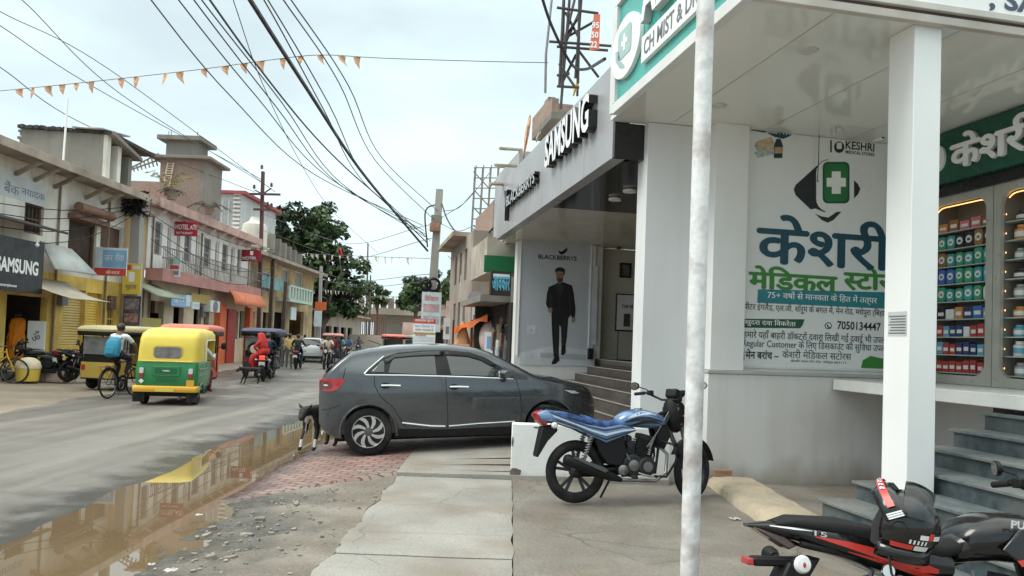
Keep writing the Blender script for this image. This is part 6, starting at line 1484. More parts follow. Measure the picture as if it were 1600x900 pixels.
# people on foot
for px, py, Y, a, sh_, pn, lb in ((438, 545, 37, 80, 'grey', 'grey', 'pedestrian in grey walking away along the verge'), (452, 548, 36.5, 100, 'yellow', 'grey', 'pedestrian in a yellow shirt and grey trousers on the verge'), (446, 542, 41, 90, 'white', 'black', 'pedestrian in a white shirt further along the verge'),
                                  (521, 540, 44, -90, 'maroon', 'navy', 'standing man in maroon by the far rickshaws'), (15, 560, 25.2, 20, 'black', 'black', 'shopkeeper in black standing in the dark shop doorway'), (80, 555, 26.5, -70, 'black', 'navy', 'man in black at the edge of the dark shop')):
    q = at(px, py, Y); person(lb, STAND, sh_, pn, (q.x, Y, -.03 if px > 300 else .3), R(a), scale=1.02)

# white hatchback far down the road, seen from behind
wcar = thing('white_car', 'white car seen from behind far down the road among the motorcycles', 'car')
m_wp = mat('white_car_paint', (.66, .68, .70), .3, var=.03, coat=.5)
b = MB(); rings = []
for x, zt, zb, w_ in ((0, .80, .35, .70), (.05, .95, .25, .78), (.18, 1.05, .22, .82), (.55, 1.44, .2, .84), (.9, 1.50, .2, .84), (2.0, 1.48, .2, .84), (2.7, 1.02, .2, .84), (3.5, .85, .22, .8), (3.75, .6, .3, .62)):
    ring = []
    for k in range(24):
        a = 2 * PI * k / 24; c_, s_ = math.cos(a), math.sin(a); z = (zt + zb) / 2 + (zt - zb) / 2 * math.copysign(abs(s_) ** .45, s_)
        wz = w_ * (1 - .22 * max(0, (z - .95) / .55)); ring.append((x, wz * math.copysign(abs(c_) ** .4, c_), z))
    rings.append(ring)
b.loft(rings); b.build('body', m_wp, wcar, smooth=50)
b = MB(); b.add([(.20, -.60, 1.06), (.20, .60, 1.06), (.53, .50, 1.39), (.53, -.50, 1.39)], [(0, 1, 2, 3)]); o = b.build('rear_window', m_glass, wcar); o.location.x = -.03; o.location.z = .025
for s_ in (-1, 1):
    b = MB(); b.prism(rrect(.16, .22, .04, 3, s_ * .66, .86), (.03, 0, 0), (0, 1, 0), (0, 0, 1), (-.03, 0, 0)); b.build('tail_lamp', m_redlamp, wcar)
    for x in (.7, 3.0): w = axis_empty('wheel', wcar, (x, s_ * .72, .29)); b = MB(); b.lathe([(.18, -.09), (.29, -.08), (.29, .08), (.18, .09)], (0, 0, 0), (0, 1, 0), 24); b.build('tyre', m_rubber, w); b = MB(); b.lathe([(.18, .05), (.02, .07)], (0, 0, 0), (0, s_, 0), 20); b.build('rim', m_alloy, w)
b = MB(); b.box(-.01, -.24, .58, .02, .24, .70); b.build('number_plate', m_white, wcar); b = MB(); b.box(-.02, -.76, .26, .1, .76, .38); b.build('bumper_trim', m_trim, wcar)
q = place(484, 566); wcar.location = (q.x, q.y, ROAD); wcar.rotation_euler.z = R(99)

# ------------------------------------------------------------------ cyclist with a blue backpack
def bicycle(label, loc, rz, colr, steer=0., name='bicycle'):
    t = thing(name, label, 'bicycle', loc, rz)
    for x, nm in ((0, 'wheel'), (1.06, 'wheel')):
        w = axis_empty(nm, t, (x, 0, .345), steer if x else 0)
        b = MB(); b.torus((0, 0, 0), (0, 1, 0), .33, .018, 40, 8); b.build('tyre', m_rubber, w, smooth=60)
        b = MB(); b.torus((0, 0, 0), (0, 1, 0), .308, .010, 40, 6); b.lathe([(.02, -.05), (.02, .05)], (0, 0, 0), (0, 1, 0), 10)
        for k in range(20): a = 2 * PI * k / 20; b.tube([(.02 * math.cos(a + 1), .025 * (-1) ** k, .02 * math.sin(a + 1)), (.305 * math.cos(a), 0, .305 * math.sin(a))], .0022, 4)
        b.build('rim', m_steel, w, smooth=60)
    b = MB(); S_, H_, BB = (.27, 0, .83), (.86, 0, .86), (.42, 0, .30)
    for p0, p1, r in ((S_, BB, .016), (S_, H_, .016), (BB, (.88, 0, .76), .018), ((.89, 0, .70), (.84, 0, .95), .018)): b.tube([p0, p1], r, 8)
    for s_ in (-1, 1): b.tube([(0, s_ * .06, .345), S_], .009, 6); b.tube([(0, s_ * .06, .345), BB], .011, 6); b.tube([(1.06, s_ * .05, .345), (.95, s_ * .05, .62), (.89, s_ * .03, .72)], .012, 6)
    b.build('frame', colr, t)
    b = MB(); b.loft([[(x, w_ * math.cos(a), .92 + .03 * math.sin(a)) for a in [2 * PI * k / 12 for k in range(12)]] for x, w_ in ((.10, .05), (.16, .1), (.25, .09), (.36, .03), (.40, .015))]); b.tube([(.27, 0, .83), (.26, 0, .91)], .014, 8); b.build('saddle', m_seat, t, smooth=60)
    b = MB(); b.tube([(.62, -.27, .98), (.72, -.25, 1.02), (.84, -.1, 1.02), (.84, .1, 1.02), (.72, .25, 1.02), (.62, .27, .98)], .012, 8); b.build('handlebar', m_steel, t)
    b = MB(); b.torus((.42, -.06, .30), (0, 1, 0), .09, .008, 24, 6)
    for s_ in (-1, 1): b.tube([(.42, s_ * .07, .30), (.42 + s_ * .05, s_ * .08, .30 - s_ * .16), (.42 + s_ * .05, s_ * .16, .30 - s_ * .16)], .01, 6)
    b.build('crank', m_steel, t)
    b = MB(); b.torus((0, 0, .345), (0, 1, 0), .37, .02, 20, 6, flat=1.2, a0=R(-200), a1=R(-20)); b.build('mudguard', m_trim, t)
    b = MB(); b.box(-.32, -.06, .74, .2, .06, .755); b.tube([(-.25, -.06, .74), (0, -.07, .35)], .006, 6); b.tube([(-.25, .06, .74), (0, .07, .35)], .006, 6); b.build('carrier', m_steel, t)
    return t
q = gnd(168, 623, ROAD)
by = bicycle('old black bicycle ridden along the road edge beside the auto', (q.x, q.y, ROAD), R(86), m_frameb)
CYC = dict(RIDE(.52, -.12, .26, .3, .2)); CYC.update(chest=(.12, 0, .45), kL=(.34, .13, -.18), aL=(.18, .12, -.52), tL=(.32, .13, -.56), kR=(.36, -.13, .0), aR=(.22, -.12, -.34), tR=(.36, -.13, -.37), wL=(.44, .25, .14), hL=(.48, .25, .10), wR=(.44, -.25, .14), hR=(.48, -.25, .10))
cy = person('cyclist in a white shirt and black trousers riding away with a blue backpack', CYC, 'white', 'black', by.location + M.Rotation(R(86), 3, 'Z') @ V((.25, 0, .93)), R(86), sleeve='short', shoe='brown')
b = MB(); b.T = M.Translation(by.location + M.Rotation(R(86), 3, 'Z') @ V((.16, 0, .93))) @ M.Rotation(R(86), 4, 'Z') @ M.Rotation(R(12), 4, 'Y')
rings = []
for z, dx, w_ in ((.02, .05, .12), (.05, .10, .165), (.2, .115, .175), (.36, .10, .165), (.47, .06, .13), (.50, .02, .08)):
    rings.append([(-.08 + dx * (c_ - .3), w_ * s2_, z) for c_, s2_ in [(math.copysign(abs(math.cos(a)) ** .6, math.cos(a)), math.copysign(abs(math.sin(a)) ** .6, math.sin(a))) for a in [2 * PI * k / 20 for k in range(20)]]])
b.loft(rings)
bp_ = b.build('backpack', mat('blue_backpack', (.02, .22, .36), .7, var=.12, vs=5, bump=.2, bs=30), smooth=50); tag(bp_, 'bright blue backpack worn by the cyclist', 'backpack')
b = MB(); T_ = M.Translation(by.location + M.Rotation(R(86), 3, 'Z') @ V((.16, 0, .93))) @ M.Rotation(R(86), 4, 'Z') @ M.Rotation(R(12), 4, 'Y'); b.T = T_
b.box(-.235, -.11, .07, -.205, .11, .24); b.build('front_pocket', MATS['blue_backpack'], bp_, bevel=.02)
b = MB(); b.T = T_
for s_ in (-1, 1): b.tube([(-.06, s_ * .1, .46), (.03, s_ * .12, .53), (.12, s_ * .13, .46), (.14, s_ * .13, .28), (.04, s_ * .15, .08)], .014, 6)
b.build('strap', CL['dblue'], bp_)
# bicycle cut by the edge of the photo
q = gnd(-16, 600, 0.0); bicycle('orange-framed bicycle with a white cover at the very edge of the road', (q.x - .6, q.y, .0), R(20), m_ora)

# small goat at the roadside by the woman in red
GO = {k: (x * .95, y, z * (1.0 if z > .4 else 1)) for k, (x, y, z) in DOG.items()}
q = place(386, 600)
animal('small black goat with a white patch walking on the road behind the woman in red', 'goat', 'goat', GO, DE, DR, [m_dogb, m_dogw], lambda c: 1 if (-.1 < c.x < .06 and c.z > .46 and c.y < 0) else 0, (q.x, q.y + .2, ROAD), R(-140), .95)
# ================================================================== FAR SIDE OF THE STREET
FX = -15.0
def fr(x0, y0, x1, y1, X=FX):
    a0 = onx(x0, (y0 + y1) / 2, X).y; a1 = onx(x1, (y0 + y1) / 2, X).y
    return a0, a1, onx((x0 + x1) / 2, y1, X).z, onx((x0 + x1) / 2, y0, X).z
def holes_wall(mb, P, a0, a1, z0, z1, holes, depth=.22):
    """a wall face with real openings and reveals; P(a, z, d) -> point, d inwards"""
    A = sorted({a0, a1, *[h[0] for h in holes], *[h[1] for h in holes]}); Z = sorted({z0, z1, *[h[2] for h in holes], *[h[3] for h in holes]})
    A = [a for a in A if a0 <= a <= a1]; Z = [z for z in Z if z0 <= z <= z1]
    for p, q in zip(A, A[1:]):
        for r, s in zip(Z, Z[1:]):
            m_, n_ = (p + q) / 2, (r + s) / 2
            if any(h[0] < m_ < h[1] and h[2] < n_ < h[3] for h in holes): continue
            mb.quad(P(p, r, 0), P(q, r, 0), P(q, s, 0), P(p, s, 0))
    for h in holes:
        p, q, r, s = h
        for (x, y), (u, v) in (((p, r), (q, r)), ((q, r), (q, s)), ((q, s), (p, s)), ((p, s), (p, r))): mb.quad(P(x, y, 0), P(u, v, 0), P(u, v, depth), P(x, y, depth))
LX = lambda X: (lambda a, z, d: (X - d, a, z))
def facade(parent, X, a0, a1, z0, z1, holes, m, back=6., nm='wall'):
    b = MB(); holes_wall(b, LX(X), a0, a1, z0, z1, holes)
    b.quad((X, a0, z0), (X - back, a0, z0), (X - back, a0, z1), (X, a0, z1)); b.quad((X, a1, z0), (X - back, a1, z0), (X - back, a1, z1), (X, a1, z1))
    b.quad((X, a0, z1), (X, a1, z1), (X - back, a1, z1), (X - back, a0, z1))
    return b.build(nm, m, parent, smooth=0)
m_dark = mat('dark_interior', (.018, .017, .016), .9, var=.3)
def window(parent, X, h, kind='grille', mf=None, mp_=None):
    a0, a1, z0, z1 = h; f = MB(); mf = mf or m_bwood
    w_ = min(.07, (a1 - a0) * .14)
    for q in ((a0, a0 + w_, z0, z1), (a1 - w_, a1, z0, z1), (a0 + w_, a1 - w_, z1 - w_, z1), (a0 + w_, a1 - w_, z0, z0 + w_)): f.box(X - .16, q[0], q[2], X - .08, q[1], q[3])
    if kind == 'grille':
        n = 5
        for k in range(1, n): a = a0 + (a1 - a0) * k / n; f.box(X - .13, a - .012, z0, X - .11, a + .012, z1)
        f.box(X - .14, a0, (z0 + z1) / 2 - .03, X - .10, a1, (z0 + z1) / 2 + .03)
    o = f.build('window_frame' if kind != 'door' else 'door_frame', mf, parent)
    b = MB(); b.box(X - .20, a0 + .002, z0 + .002, X - .185, a1 - .002, z1 - .002); b.build('pane' if kind != 'door' else 'door_leaf', mp_ or m_dark, o)
    return o
m_bwood = mat('brown_shutter_wood', (.13, .075, .05), .7, var=.25, vs=4)
m_bank = mat('limewashed_wall', (.76, .74, .67), .8, var=.1, vs=.7, bump=.2, bs=12, dirt=(.40, .35, .27), dfac=.6, ds=.8, streak=.5)
m_yshop = mat('yellow_shop_paint', (.72, .50, .10), .7, var=.12, vs=1.2, dirt=(.22, .15, .08), dfac=.7, ds=1.0, streak=.5)
m_cem = mat('raw_cement', (.235, .22, .195), .9, var=.15, vs=.8, bump=.4, bs=10, dirt=(.13, .12, .105), dfac=.6, ds=.6, streak=.45)
m_eave = mat('stained_eave', (.40, .33, .27), .85, var=.2, vs=1.0, dirt=(.13, .10, .08), dfac=.7, ds=.9, streak=.3)
def bx(parent, nm, m, *q, bevel=0.): b = MB(); b.box(*q); return b.build(nm, m, parent, bevel=bevel)

# --- old bank house
bk_ = thing('bank_house', 'cream limewashed two-storey house with stained eaves above yellow shops', 'building')
a_end = onx(193, 380, FX).y
hw = [fr(38, 318, 68, 366), fr(106, 345, 150, 425), fr(157, 352, 194, 392)]
lowz = onx(120, 432, FX).z
facade(bk_, FX, 13.0, a_end, lowz + .0, 6.55, hw, m_bank)
window(bk_, FX, hw[0]); window(bk_, FX, hw[1], 'door', m_bwood, mat('dim_brown_door', (.06, .035, .025), .8, var=.3)); window(bk_, FX, hw[2], 'plain', m_bank, m_bwood)
sh = [fr(8, 462, 72, 566), fr(97, 452, 132, 543), fr(134, 458, 158, 540), fr(167, 462, 182, 535)]
facade(bk_, FX, 13.0, a_end, -.1, lowz - .002, sh, m_yshop, nm='shop_wall')
m_shut = mat('yellow_shutter', (.60, .45, .17), .6, var=.1, vs=2); m_ribb = None
def roller(parent, h, m, X=FX):
    b = MB(); n = int((h[3] - h[2]) / .09)
    for k in range(n): z = h[2] + (h[3] - h[2]) * k / n; b.box(X - .19, h[0], z + .006, X - .155 - .0, h[1], z + (h[3] - h[2]) / n - .012)
    b.box(X - .21, h[0], h[2], X - .192, h[1], h[3]); return b.build('roller_shutter', m, parent, bevel=.012, seg=1)
roller(bk_, sh[1], m_shut); roller(bk_, sh[2], mat('bright_yellow_shutter', (.74, .50, .10), .6, var=.1)); window(bk_, FX, sh[3], 'grille', m_yshop, m_bwood)
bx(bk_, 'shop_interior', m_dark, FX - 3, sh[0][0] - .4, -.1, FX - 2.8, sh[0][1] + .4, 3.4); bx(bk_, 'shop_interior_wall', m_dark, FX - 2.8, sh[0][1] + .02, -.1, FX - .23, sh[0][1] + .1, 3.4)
bx(bk_, 'shop_plinth', m_cem, FX - 3, 13, -.1, FX + .9, a_end - .3, .3, bevel=.03)
bx(bk_, 'roof_eave', m_eave, FX - 6, 12.9, 6.552, FX + .85, a_end + .5, 6.70, bevel=.02)
bx(bk_, 'eave_lip', m_eave, FX + .851, 12.9, 6.50, FX + .93, a_end + .5, 6.76, bevel=.01)
b = MB(); a0, a1, z0, z1 = fr(0, 283, 72, 312); b.quad((FX + .004, 14, z0 - .05), (FX + .004, a1, z0 - .05), (FX + .004, a1, z1 + .1), (FX + .004, 14, z1 + .1)); b.build('painted_band', mat('pale_blue_band', (.56, .60, .61), .8, var=.08, dirt=(.4, .38, .33), dfac=.3), bk_)
for tx, x0, x1, w0, w1 in (('बैंक', 6, 30, 284, 303), ('नयादक', 33, 70, 299, 310)):
    a0, a1, z0, z1 = fr(x0, w0, x1, w1); b = MB(); letter(b, tx, (FX + .006, a0, z0), YA, ZA, a1 - a0, z1 - z0, .02); b.build('painted_lettering', mat('faded_slate_ink', (.20, .23, .26), .8), bk_)
a0, a1, z0, z1 = fr(106, 318, 160, 343); b = MB(); b.tube([(FX + .35, a0, (z0 + z1) / 2), (FX + .35, a1, (z0 + z1) / 2)], .17, 12); b.box(FX, a0, z0 - .1, FX + .3, a1, z0 + .06); b.build('rolled_awning', mat('rusty_brown_sheet', (.20, .11, .075), .8, var=.3, vs=3), bk_)
for i, px in enumerate((22, 52, 84, 134, 160)):     # brackets under the eave
    a = onx(px, 300, FX).y; b = MB(); b.bar((FX, a, 6.1), (FX + .75, a, 6.5), .12, .1); b.build('eave_bracket', m_eave, bk_)
# rooftop cement room and open bays
rr_ = thing('rooftop_room', 'unplastered grey cement rooftop room with a ragged dark tin roof and open bays', 'building')
rx = FX - .35; Yr = 27.6
xl_, xc_ = at(32, 240, Yr).x, rx - .15; a2 = onx(206, 250, rx).y; zr = at(100, 203, Yr).z
bx(rr_, 'wall', m_cem, xl_, Yr, 6.702, xc_, Yr + .25, zr); bx(rr_, 'end_wall', m_cem, xl_, Yr + .25, 6.702, xl_ + .25, Yr + 3.4, zr)
b = MB()
for i in range(16): z = 6.9 + i * (zr - 6.9) / 16; b.box(xl_ - .08 - .12 * (i % 2) * rnd.random(), Yr + .02, z, xl_ - .001, Yr + .2, z + .09)
b.build('broken_edge', m_cem, rr_)
b = MB(); n = 30
for i in range(n):
    f = i / n; x = xl_ - .1 + (xc_ - xl_ + .4) * f; z = zr + .05 * NZ.noise(V((i * .6, 3, 0))) - .12 * f
    b.box(x, Yr - .12 - .1 * NZ.noise(V((i * .9, 7, 1))), z, x + (xc_ - xl_ + .4) / n, Yr + 3.4, z + .12 + .07 * abs(NZ.noise(V((i * .5, 1, 1)))))
b.build('ragged_roof', mat('dark_tin_and_thatch', (.05, .045, .04), .9, var=.5, vs=5), rr_)
p, q = at(112, 199, Yr - .3), at(160, 202, Yr - .3)
b = MB(); b.add([tuple(p), tuple(q), (q.x, q.y + 2, q.z + .25), (p.x, p.y + 2, p.z + .25)], [(0, 1, 2, 3)]); o = b.build('loose_tin_sheet', mat('galvanised_sheet', (.38, .40, .42), .4, metal=.5), rr_); sm = o.modifiers.new('thickness', 'SOLIDIFY'); sm.thickness = .06
for k, a in enumerate((Yr + .15, (Yr + a2) / 2, a2 - .1)): bx(rr_, 'column', m_bank if k < 2 else m_cem, rx - .3, a - .13, 6.702, rx, a + .13, zr - .12 - .22 * k)
b = MB(); b.add([(x, a, z + d) for d in (0, .14) for x, a, z in ((rx - 3, Yr, zr - .02), (rx + .25, Yr, zr - .12), (rx + .25, a2 + .35, zr - .6), (rx - 3, a2 + .35, zr - .5))], [(0, 1, 2, 3), (7, 6, 5, 4), (0, 4, 5, 1), (1, 5, 6, 2), (2, 6, 7, 3), (3, 7, 4, 0)]); b.build('bay_roof', m_cem, rr_)
bx(rr_, 'bay_back_wall', m_cem, rx - 1.2, Yr + .25, 6.702, rx - 1.0, a2 + .2, zr - .65)
b = MB(); p, q = at(97, 272, 26.2), at(106, 155, 26.2); b.tube([(p.x, p.y, 6.7), q], .035, 8); tag(b.build('flag_pole', m_white), 'thin white bare flagpole rising in front of the cement rooftop room', 'pole')

# signs and awnings of the bank house
def board_x(name, label, rect, X, m, texts=(), frame=None, cat='sign', thick=.08):
    t = thing(name, label, cat); a0, a1, z0, z1 = fr(*rect, X)
    bx(t, 'panel', m, X - thick, a0, z0, X, a1, z1)
    for body, q, tm, bold in texts:
        c0, c1, d0, d1 = fr(*q, X); b = MB(); letter(b, body, (X, c0, d0), YA, ZA, c1 - c0, d1 - d0, bold); b.build('lettering', tm, t, smooth=0)
    if frame: 
        f = MB(); w_ = .05
        for q in ((a0 - w_, a1 + w_, z1, z1 + w_), (a0 - w_, a1 + w_, z0 - w_, z0), (a0 - w_, a0, z0, z1), (a1, a1 + w_, z0, z1)): f.box(X - thick, q[0], q[2], X + .02, q[1], q[3])
        f.build('frame', frame, t)
    return t
def board_y(name, label, rect, Y, m, bands=(), texts=(), legs=None, cat='sign', thick=.05, group=None):
    t = thing(name, label, cat, group=group); p, q = at(rect[0], rect[3], Y), at(rect[2], rect[1], Y)
    bx(t, 'panel', m, p.x, Y, p.z, q.x, Y + thick, q.z)
    W_, H_ = q.x - p.x, q.z - p.z
    for (u0, v0, u1, v1), bm_ in bands: bx(t, 'printed_band', bm_, p.x + W_ * u0, Y - .006, p.z + H_ * v0, p.x + W_ * u1, Y - .001, p.z + H_ * v1)
    for body, (u0, v0, u1, v1), tm, bold in texts: b = MB(); letter(b, body, (p.x + W_ * u0, Y - .007, p.z + H_ * v0), XA, ZA, W_ * (u1 - u0), H_ * (v1 - v0), bold); b.build('lettering', tm, t, smooth=0)
    if legs is not None:
        for x in (p.x + .05, q.x - .05): bx(t, 'post', m_steel, x - .025, Y + .002, legs, x + .025, Y + thick - .002, p.z)
    return t
sg = board_x('shop_signboard', 'large black shop board with white capitals on the old cream house', (-14, 372, 68, 456), FX + .85, mat('matt_black_board', (.016, .016, .018), .45, var=.15), [('SAMSUNG', (-6, 404, 60, 427), m_white, .035), ('smartphones', (0, 443, 26, 449), m_white, .02)])
a0, a1, z0, z1 = fr(-14, 355, 88, 368, FX + .95); b = MB(); b.add([(FX, a0, z1 + .4), (FX + 1.15, a0, z1 + .12), (FX + 1.15, a1 + .3, z1 + .12), (FX, a1 + .3, z1 + .4)], [(0, 1, 2, 3)]); o = b.build('tin_canopy', mat('dark_tin', (.07, .065, .06), .6, metal=.3, var=.3)); sm = o.modifiers.new('thickness', 'SOLIDIFY'); sm.thickness = .07; tag(o, 'dark tin canopy over the black board with white capitals', 'canopy')
p = at(57, 382, 23.2); b = MB(); b.ball((FX + 1.05, onx(58, 380, FX + 1.05).y, onx(58, 383, FX + 1.05).z), .06, 10, 8); b.tube([(FX + 1.05, onx(58, 380, FX + 1.05).y, onx(58, 383, FX + 1.05).z + .04), (FX + 1.05, onx(58, 380, FX + 1.05).y, onx(58, 372, FX + 1.05).z)], .02, 6); tag(b.build('light_bulb', m_white), 'white bulb hanging under the dark tin canopy', 'lamp')
a0, a1, z0, z1 = fr(72, 388, 132, 424, FX + .5); b = MB(); b.add([(FX + .3, a0, z1 + .1), (FX + .35, a1 - .5, z1 + .05), (FX + .9, a1 + .1, z0 + .02), (FX + .9, a0 - .1, z0)], [(0, 1, 2, 3)]); o = b.build('tilted_board', mat('pale_weathered_board', (.60, .62, .60), .6, var=.1, dirt=(.4, .38, .33), dfac=.4)); sm = o.modifiers.new('thickness', 'SOLIDIFY'); sm.thickness = .06; tag(o, 'pale blank board tilting outwards beside the black shop board', 'sign')
a0, a1, z0, z1 = fr(68, 443, 138, 477, FX + .9); b = MB()
b.grid(10, 6, lambda u, v: (FX + .15 + 1.5 * v, a0 - .2 + (a1 - a0 + .2) * (u * (1 - .12 * v) + .12 * v), z1 + .12 - .62 * v - .10 * math.sin(PI * v) * (1 - .3 * math.cos(9 * u)))); o = b.build('cloth_awning', mat('dusty_cream_cloth', (.52, .45, .36), .9, var=.12, vs=2), smooth=80); sm = o.modifiers.new('thickness', 'SOLIDIFY'); sm.thickness = .015; tag(o, 'sagging dusty cream cloth awning over the yellow shutters', 'awning')
m_b1, m_b2, m_rd = mat('sky_blue_print', (.22, .40, .62), .5), mat('pale_blue_sheet', (.60, .66, .70), .5), mat('red_print', (.55, .06, .05), .5)
m_by = mat('yellow_sign_sheet', (.70, .50, .07), .5, var=.05); m_gp = mat('grey_print', (.18, .18, .2), .6); m_wr = MATS['white_letter']
board_y('hanging_board', 'blue and white hanging board with red lower band at the cream house end', (147, 388, 199, 430), 26.5, m_b2, [((.24, .30, 1, .92), m_b1), ((0, 0, 1, .27), m_rd)], [('जन सेवा', (.30, .52, .92, .82), m_b2, .02), ('केनदर', (.36, .06, .8, .2), m_wr, .02)])
board_y('pole_board', 'yellow hanging board with a pale roundel on the concrete pole', (190, 412, 221, 459), 28.1, m_by, [((.05, .78, .45, .95), m_rd), ((.55, .8, .95, .93), MATS['pale_blue_sheet']), ((.34, .4, .66, .72), m_wr)], [('शुदध', (.2, .12, .8, .3), m_gp, .02)])
board_y('pole_poster', 'dark printed poster of several small pictures below the yellow hanging board', (191, 463, 220, 508), 28.15, mat('dark_poster_print', (.09, .075, .085), .6, var=.6, vs=5), [((.1, .55, .9, .9), mat('poster_picture', (.22, .18, .2), .5, var=.7, vs=7)), ((.1, .1, .9, .4), mat('poster_picture_warm', (.3, .17, .15), .5, var=.6, vs=8))])
board_y('leaning_board', 'tall pale board with blue writing leaning by the parked motorcycles', (128, 510, 144, 565), 23.5, m_b2, [], [('सथान', (.2, .55, .85, .7), m_b1, .03), ('DIGITAL', (.15, .3, .9, .42), m_b1, .03)])
board_y('shop_standee', 'white standee with a dark squiggle picture at the dark shop front', (41, 502, 71, 549), 23.4, m_wr, [((.0, .0, 1, .03), m_gp)], [('ॐ', (.28, .35, .75, .68), m_gp, .02)])
# ochre strip house and pole
oc = thing('narrow_ochre_house', 'narrow ochre house end between the cream house and the white hotel', 'building')
a_h = onx(229, 400, FX).y
facade(oc, FX - .05, a_end + .01, a_h - .01, -.1, 6.2, [fr(196, 470, 226, 540, FX)], mat('ochre_wall', (.52, .36, .17), .8, var=.1, dirt=(.3, .2, .1), dfac=.35, streak=.2)); bx(oc, 'inner_room', m_dark, FX - 2.3, a_end, -.1, FX - 2.1, a_h, 3.2)
bx(oc, 'roof_edge', m_eave, FX - 4, a_end + .52, 6.201, FX + .3, a_h - .02, 6.36)

# --- white hotel with pink eaves and balcony
ho = thing('hotel', 'long white two-storey hotel with pink balcony band, railing and dark red doors', 'building')
h_end = onx(404, 450, FX + .55).y; zb = 3.72
m_hw = mat('hotel_white', (.80, .79, .76), .7, var=.05, dirt=(.40, .36, .30), dfac=.5, ds=.7, streak=.45); m_pinkb = mat('pink_band', (.46, .22, .20), .75, var=.15, vs=2, dirt=(.25, .15, .13), dfac=.4, streak=.2)
m_dred = mat('dark_red_door', (.16, .025, .03), .5, var=.15); m_gw = mat('grey_shuttered_window', (.30, .285, .29), .6, var=.12, vs=3)
uw = [(onx(x0, 400, FX).y, onx(x1, 400, FX).y, 4.75, 6.15) for x0, x1 in ((240, 252), (287, 298), (318, 329), (347, 356), (371, 377))]
ud = [(onx(x0, 400, FX).y, onx(x1, 400, FX).y, 4.02, 6.15) for x0, x1 in ((260, 266), (275, 280), (305, 311), (336, 342), (361, 367))]
facade(ho, FX, a_h, h_end, zb + .3, 6.66, uw + ud, m_hw, back=5)
for h in uw: window(ho, FX, h, 'grille', m_gw, m_gw)
for h in ud: window(ho, FX, h, 'door', m_hw, m_dred)
gh = [fr(232, 470, 255, 540), fr(270, 480, 286, 535), fr(302, 478, 314, 532), fr(318, 482, 326, 530), fr(362, 486, 372, 530), fr(374, 486, 382, 528), fr(386, 486, 398, 526)]
facade(ho, FX, a_h, h_end, -.1, zb - .002, gh, mat('ground_floor_paint', (.55, .46, .33), .75, var=.2, vs=.5, dirt=(.3, .25, .2), dfac=.45), back=5, nm='shop_wall')
bx(ho, 'inner_room', m_dark, FX - 2.6, a_h, -.1, FX - 2.5, h_end, 3.6)
bx(ho, 'balcony_slab', m_pinkb, FX - .02, a_h, zb, FX + .6, h_end, zb + .16); bx(ho, 'balcony_band', m_pinkb, FX + .601, a_h, zb - .12, FX + .7, h_end, zb + .42, bevel=.015); bx(ho, 'balcony_end', m_pinkb, FX - .01, a_h - .012, zb - .1, FX + .7, a_h - .002, zb + .4)
bx(ho, 'roof_eave', m_pinkb, FX - 5, a_h - .2, 6.662, FX + .5, h_end + .2, 6.80); bx(ho, 'eave_curb', mat('faded_pink_curb', (.50, .33, .29), .8, var=.2, dirt=(.25, .18, .15), dfac=.6), FX + .501, a_h - .2, 6.58, FX + .6, h_end + .2, 6.98, bevel=.02)
b = MB()
for k in range(int((h_end - a_h) / .16)): b.bar((FX + .65, a_h + .08 + k * .16, zb + .4), (FX + .65, a_h + .08 + k * .16, zb + 1.3), .018)
for z in (zb + .85, zb + 1.3): b.bar((FX + .65, a_h, z), (FX + .65, h_end, z), .045)
b.build('railing', mat('rusty_grey_railing', (.20, .17, .165), .6, var=.2), ho)
for k in range(11): a = a_h + .7 + k * 1.3; b = MB(); b.bar((FX, a, 6.35), (FX + .45, a, 6.64), .1, .08); b.build('eave_bracket', m_hw, ho)
ac = thing('air_conditioner', 'white air conditioner unit on the hotel ground floor wall', 'air conditioner'); a0, a1, z0, z1 = fr(329, 470, 344, 488, FX + .5)
bx(ac, 'case', m_offw, FX + .02, a0, z0, FX + .5, a1, z1, bevel=.02); b = MB(); b.lathe([(.26, 0), (.27, .02), (.06, .03)], (FX + .5, (a0 + a1) / 2, (z0 + z1) / 2), (1, 0, 0), 20); b.build('fan_grille', m_gp, ac)
m_orp = mat('orange_red_paint', (.62, .13, .04), .65, var=.12, vs=2)
os_ = thing('orange_shopfront', 'orange-red shopfront with a curved awning under the end of the hotel balcony', 'shop'); a0, a1, z0, z1 = fr(354, 478, 401, 512, FX + .5)
bx(os_, 'pier', m_orp, FX + .01, a0 - .3, -.1, FX + .3, a0 + .5, z1); bx(os_, 'pier', m_orp, FX + .01, a1 - .5, -.1, FX + .3, a1, z1); bx(os_, 'door', mat('deep_red_door', (.35, .03, .02), .6), FX + .01, a0 + 1.3, -.1, FX + .1, a0 + 2.4, z1 - .2)
b = MB(); rings = [[(FX + .02 + 1.0 * math.sin(t), a, z1 + .95 - .95 * (1 - math.cos(t))) for t in [PI / 2 * k / 6 for k in range(7)]] for a in (a0 - .3, a0 + 1, a1)]; b.loft(rings, closed=False, caps=False); o = b.build('awning', mat('orange_awning_cloth', (.66, .20, .10), .8, var=.15), os_, smooth=60); sm = o.modifiers.new('thickness', 'SOLIDIFY'); sm.thickness = .03
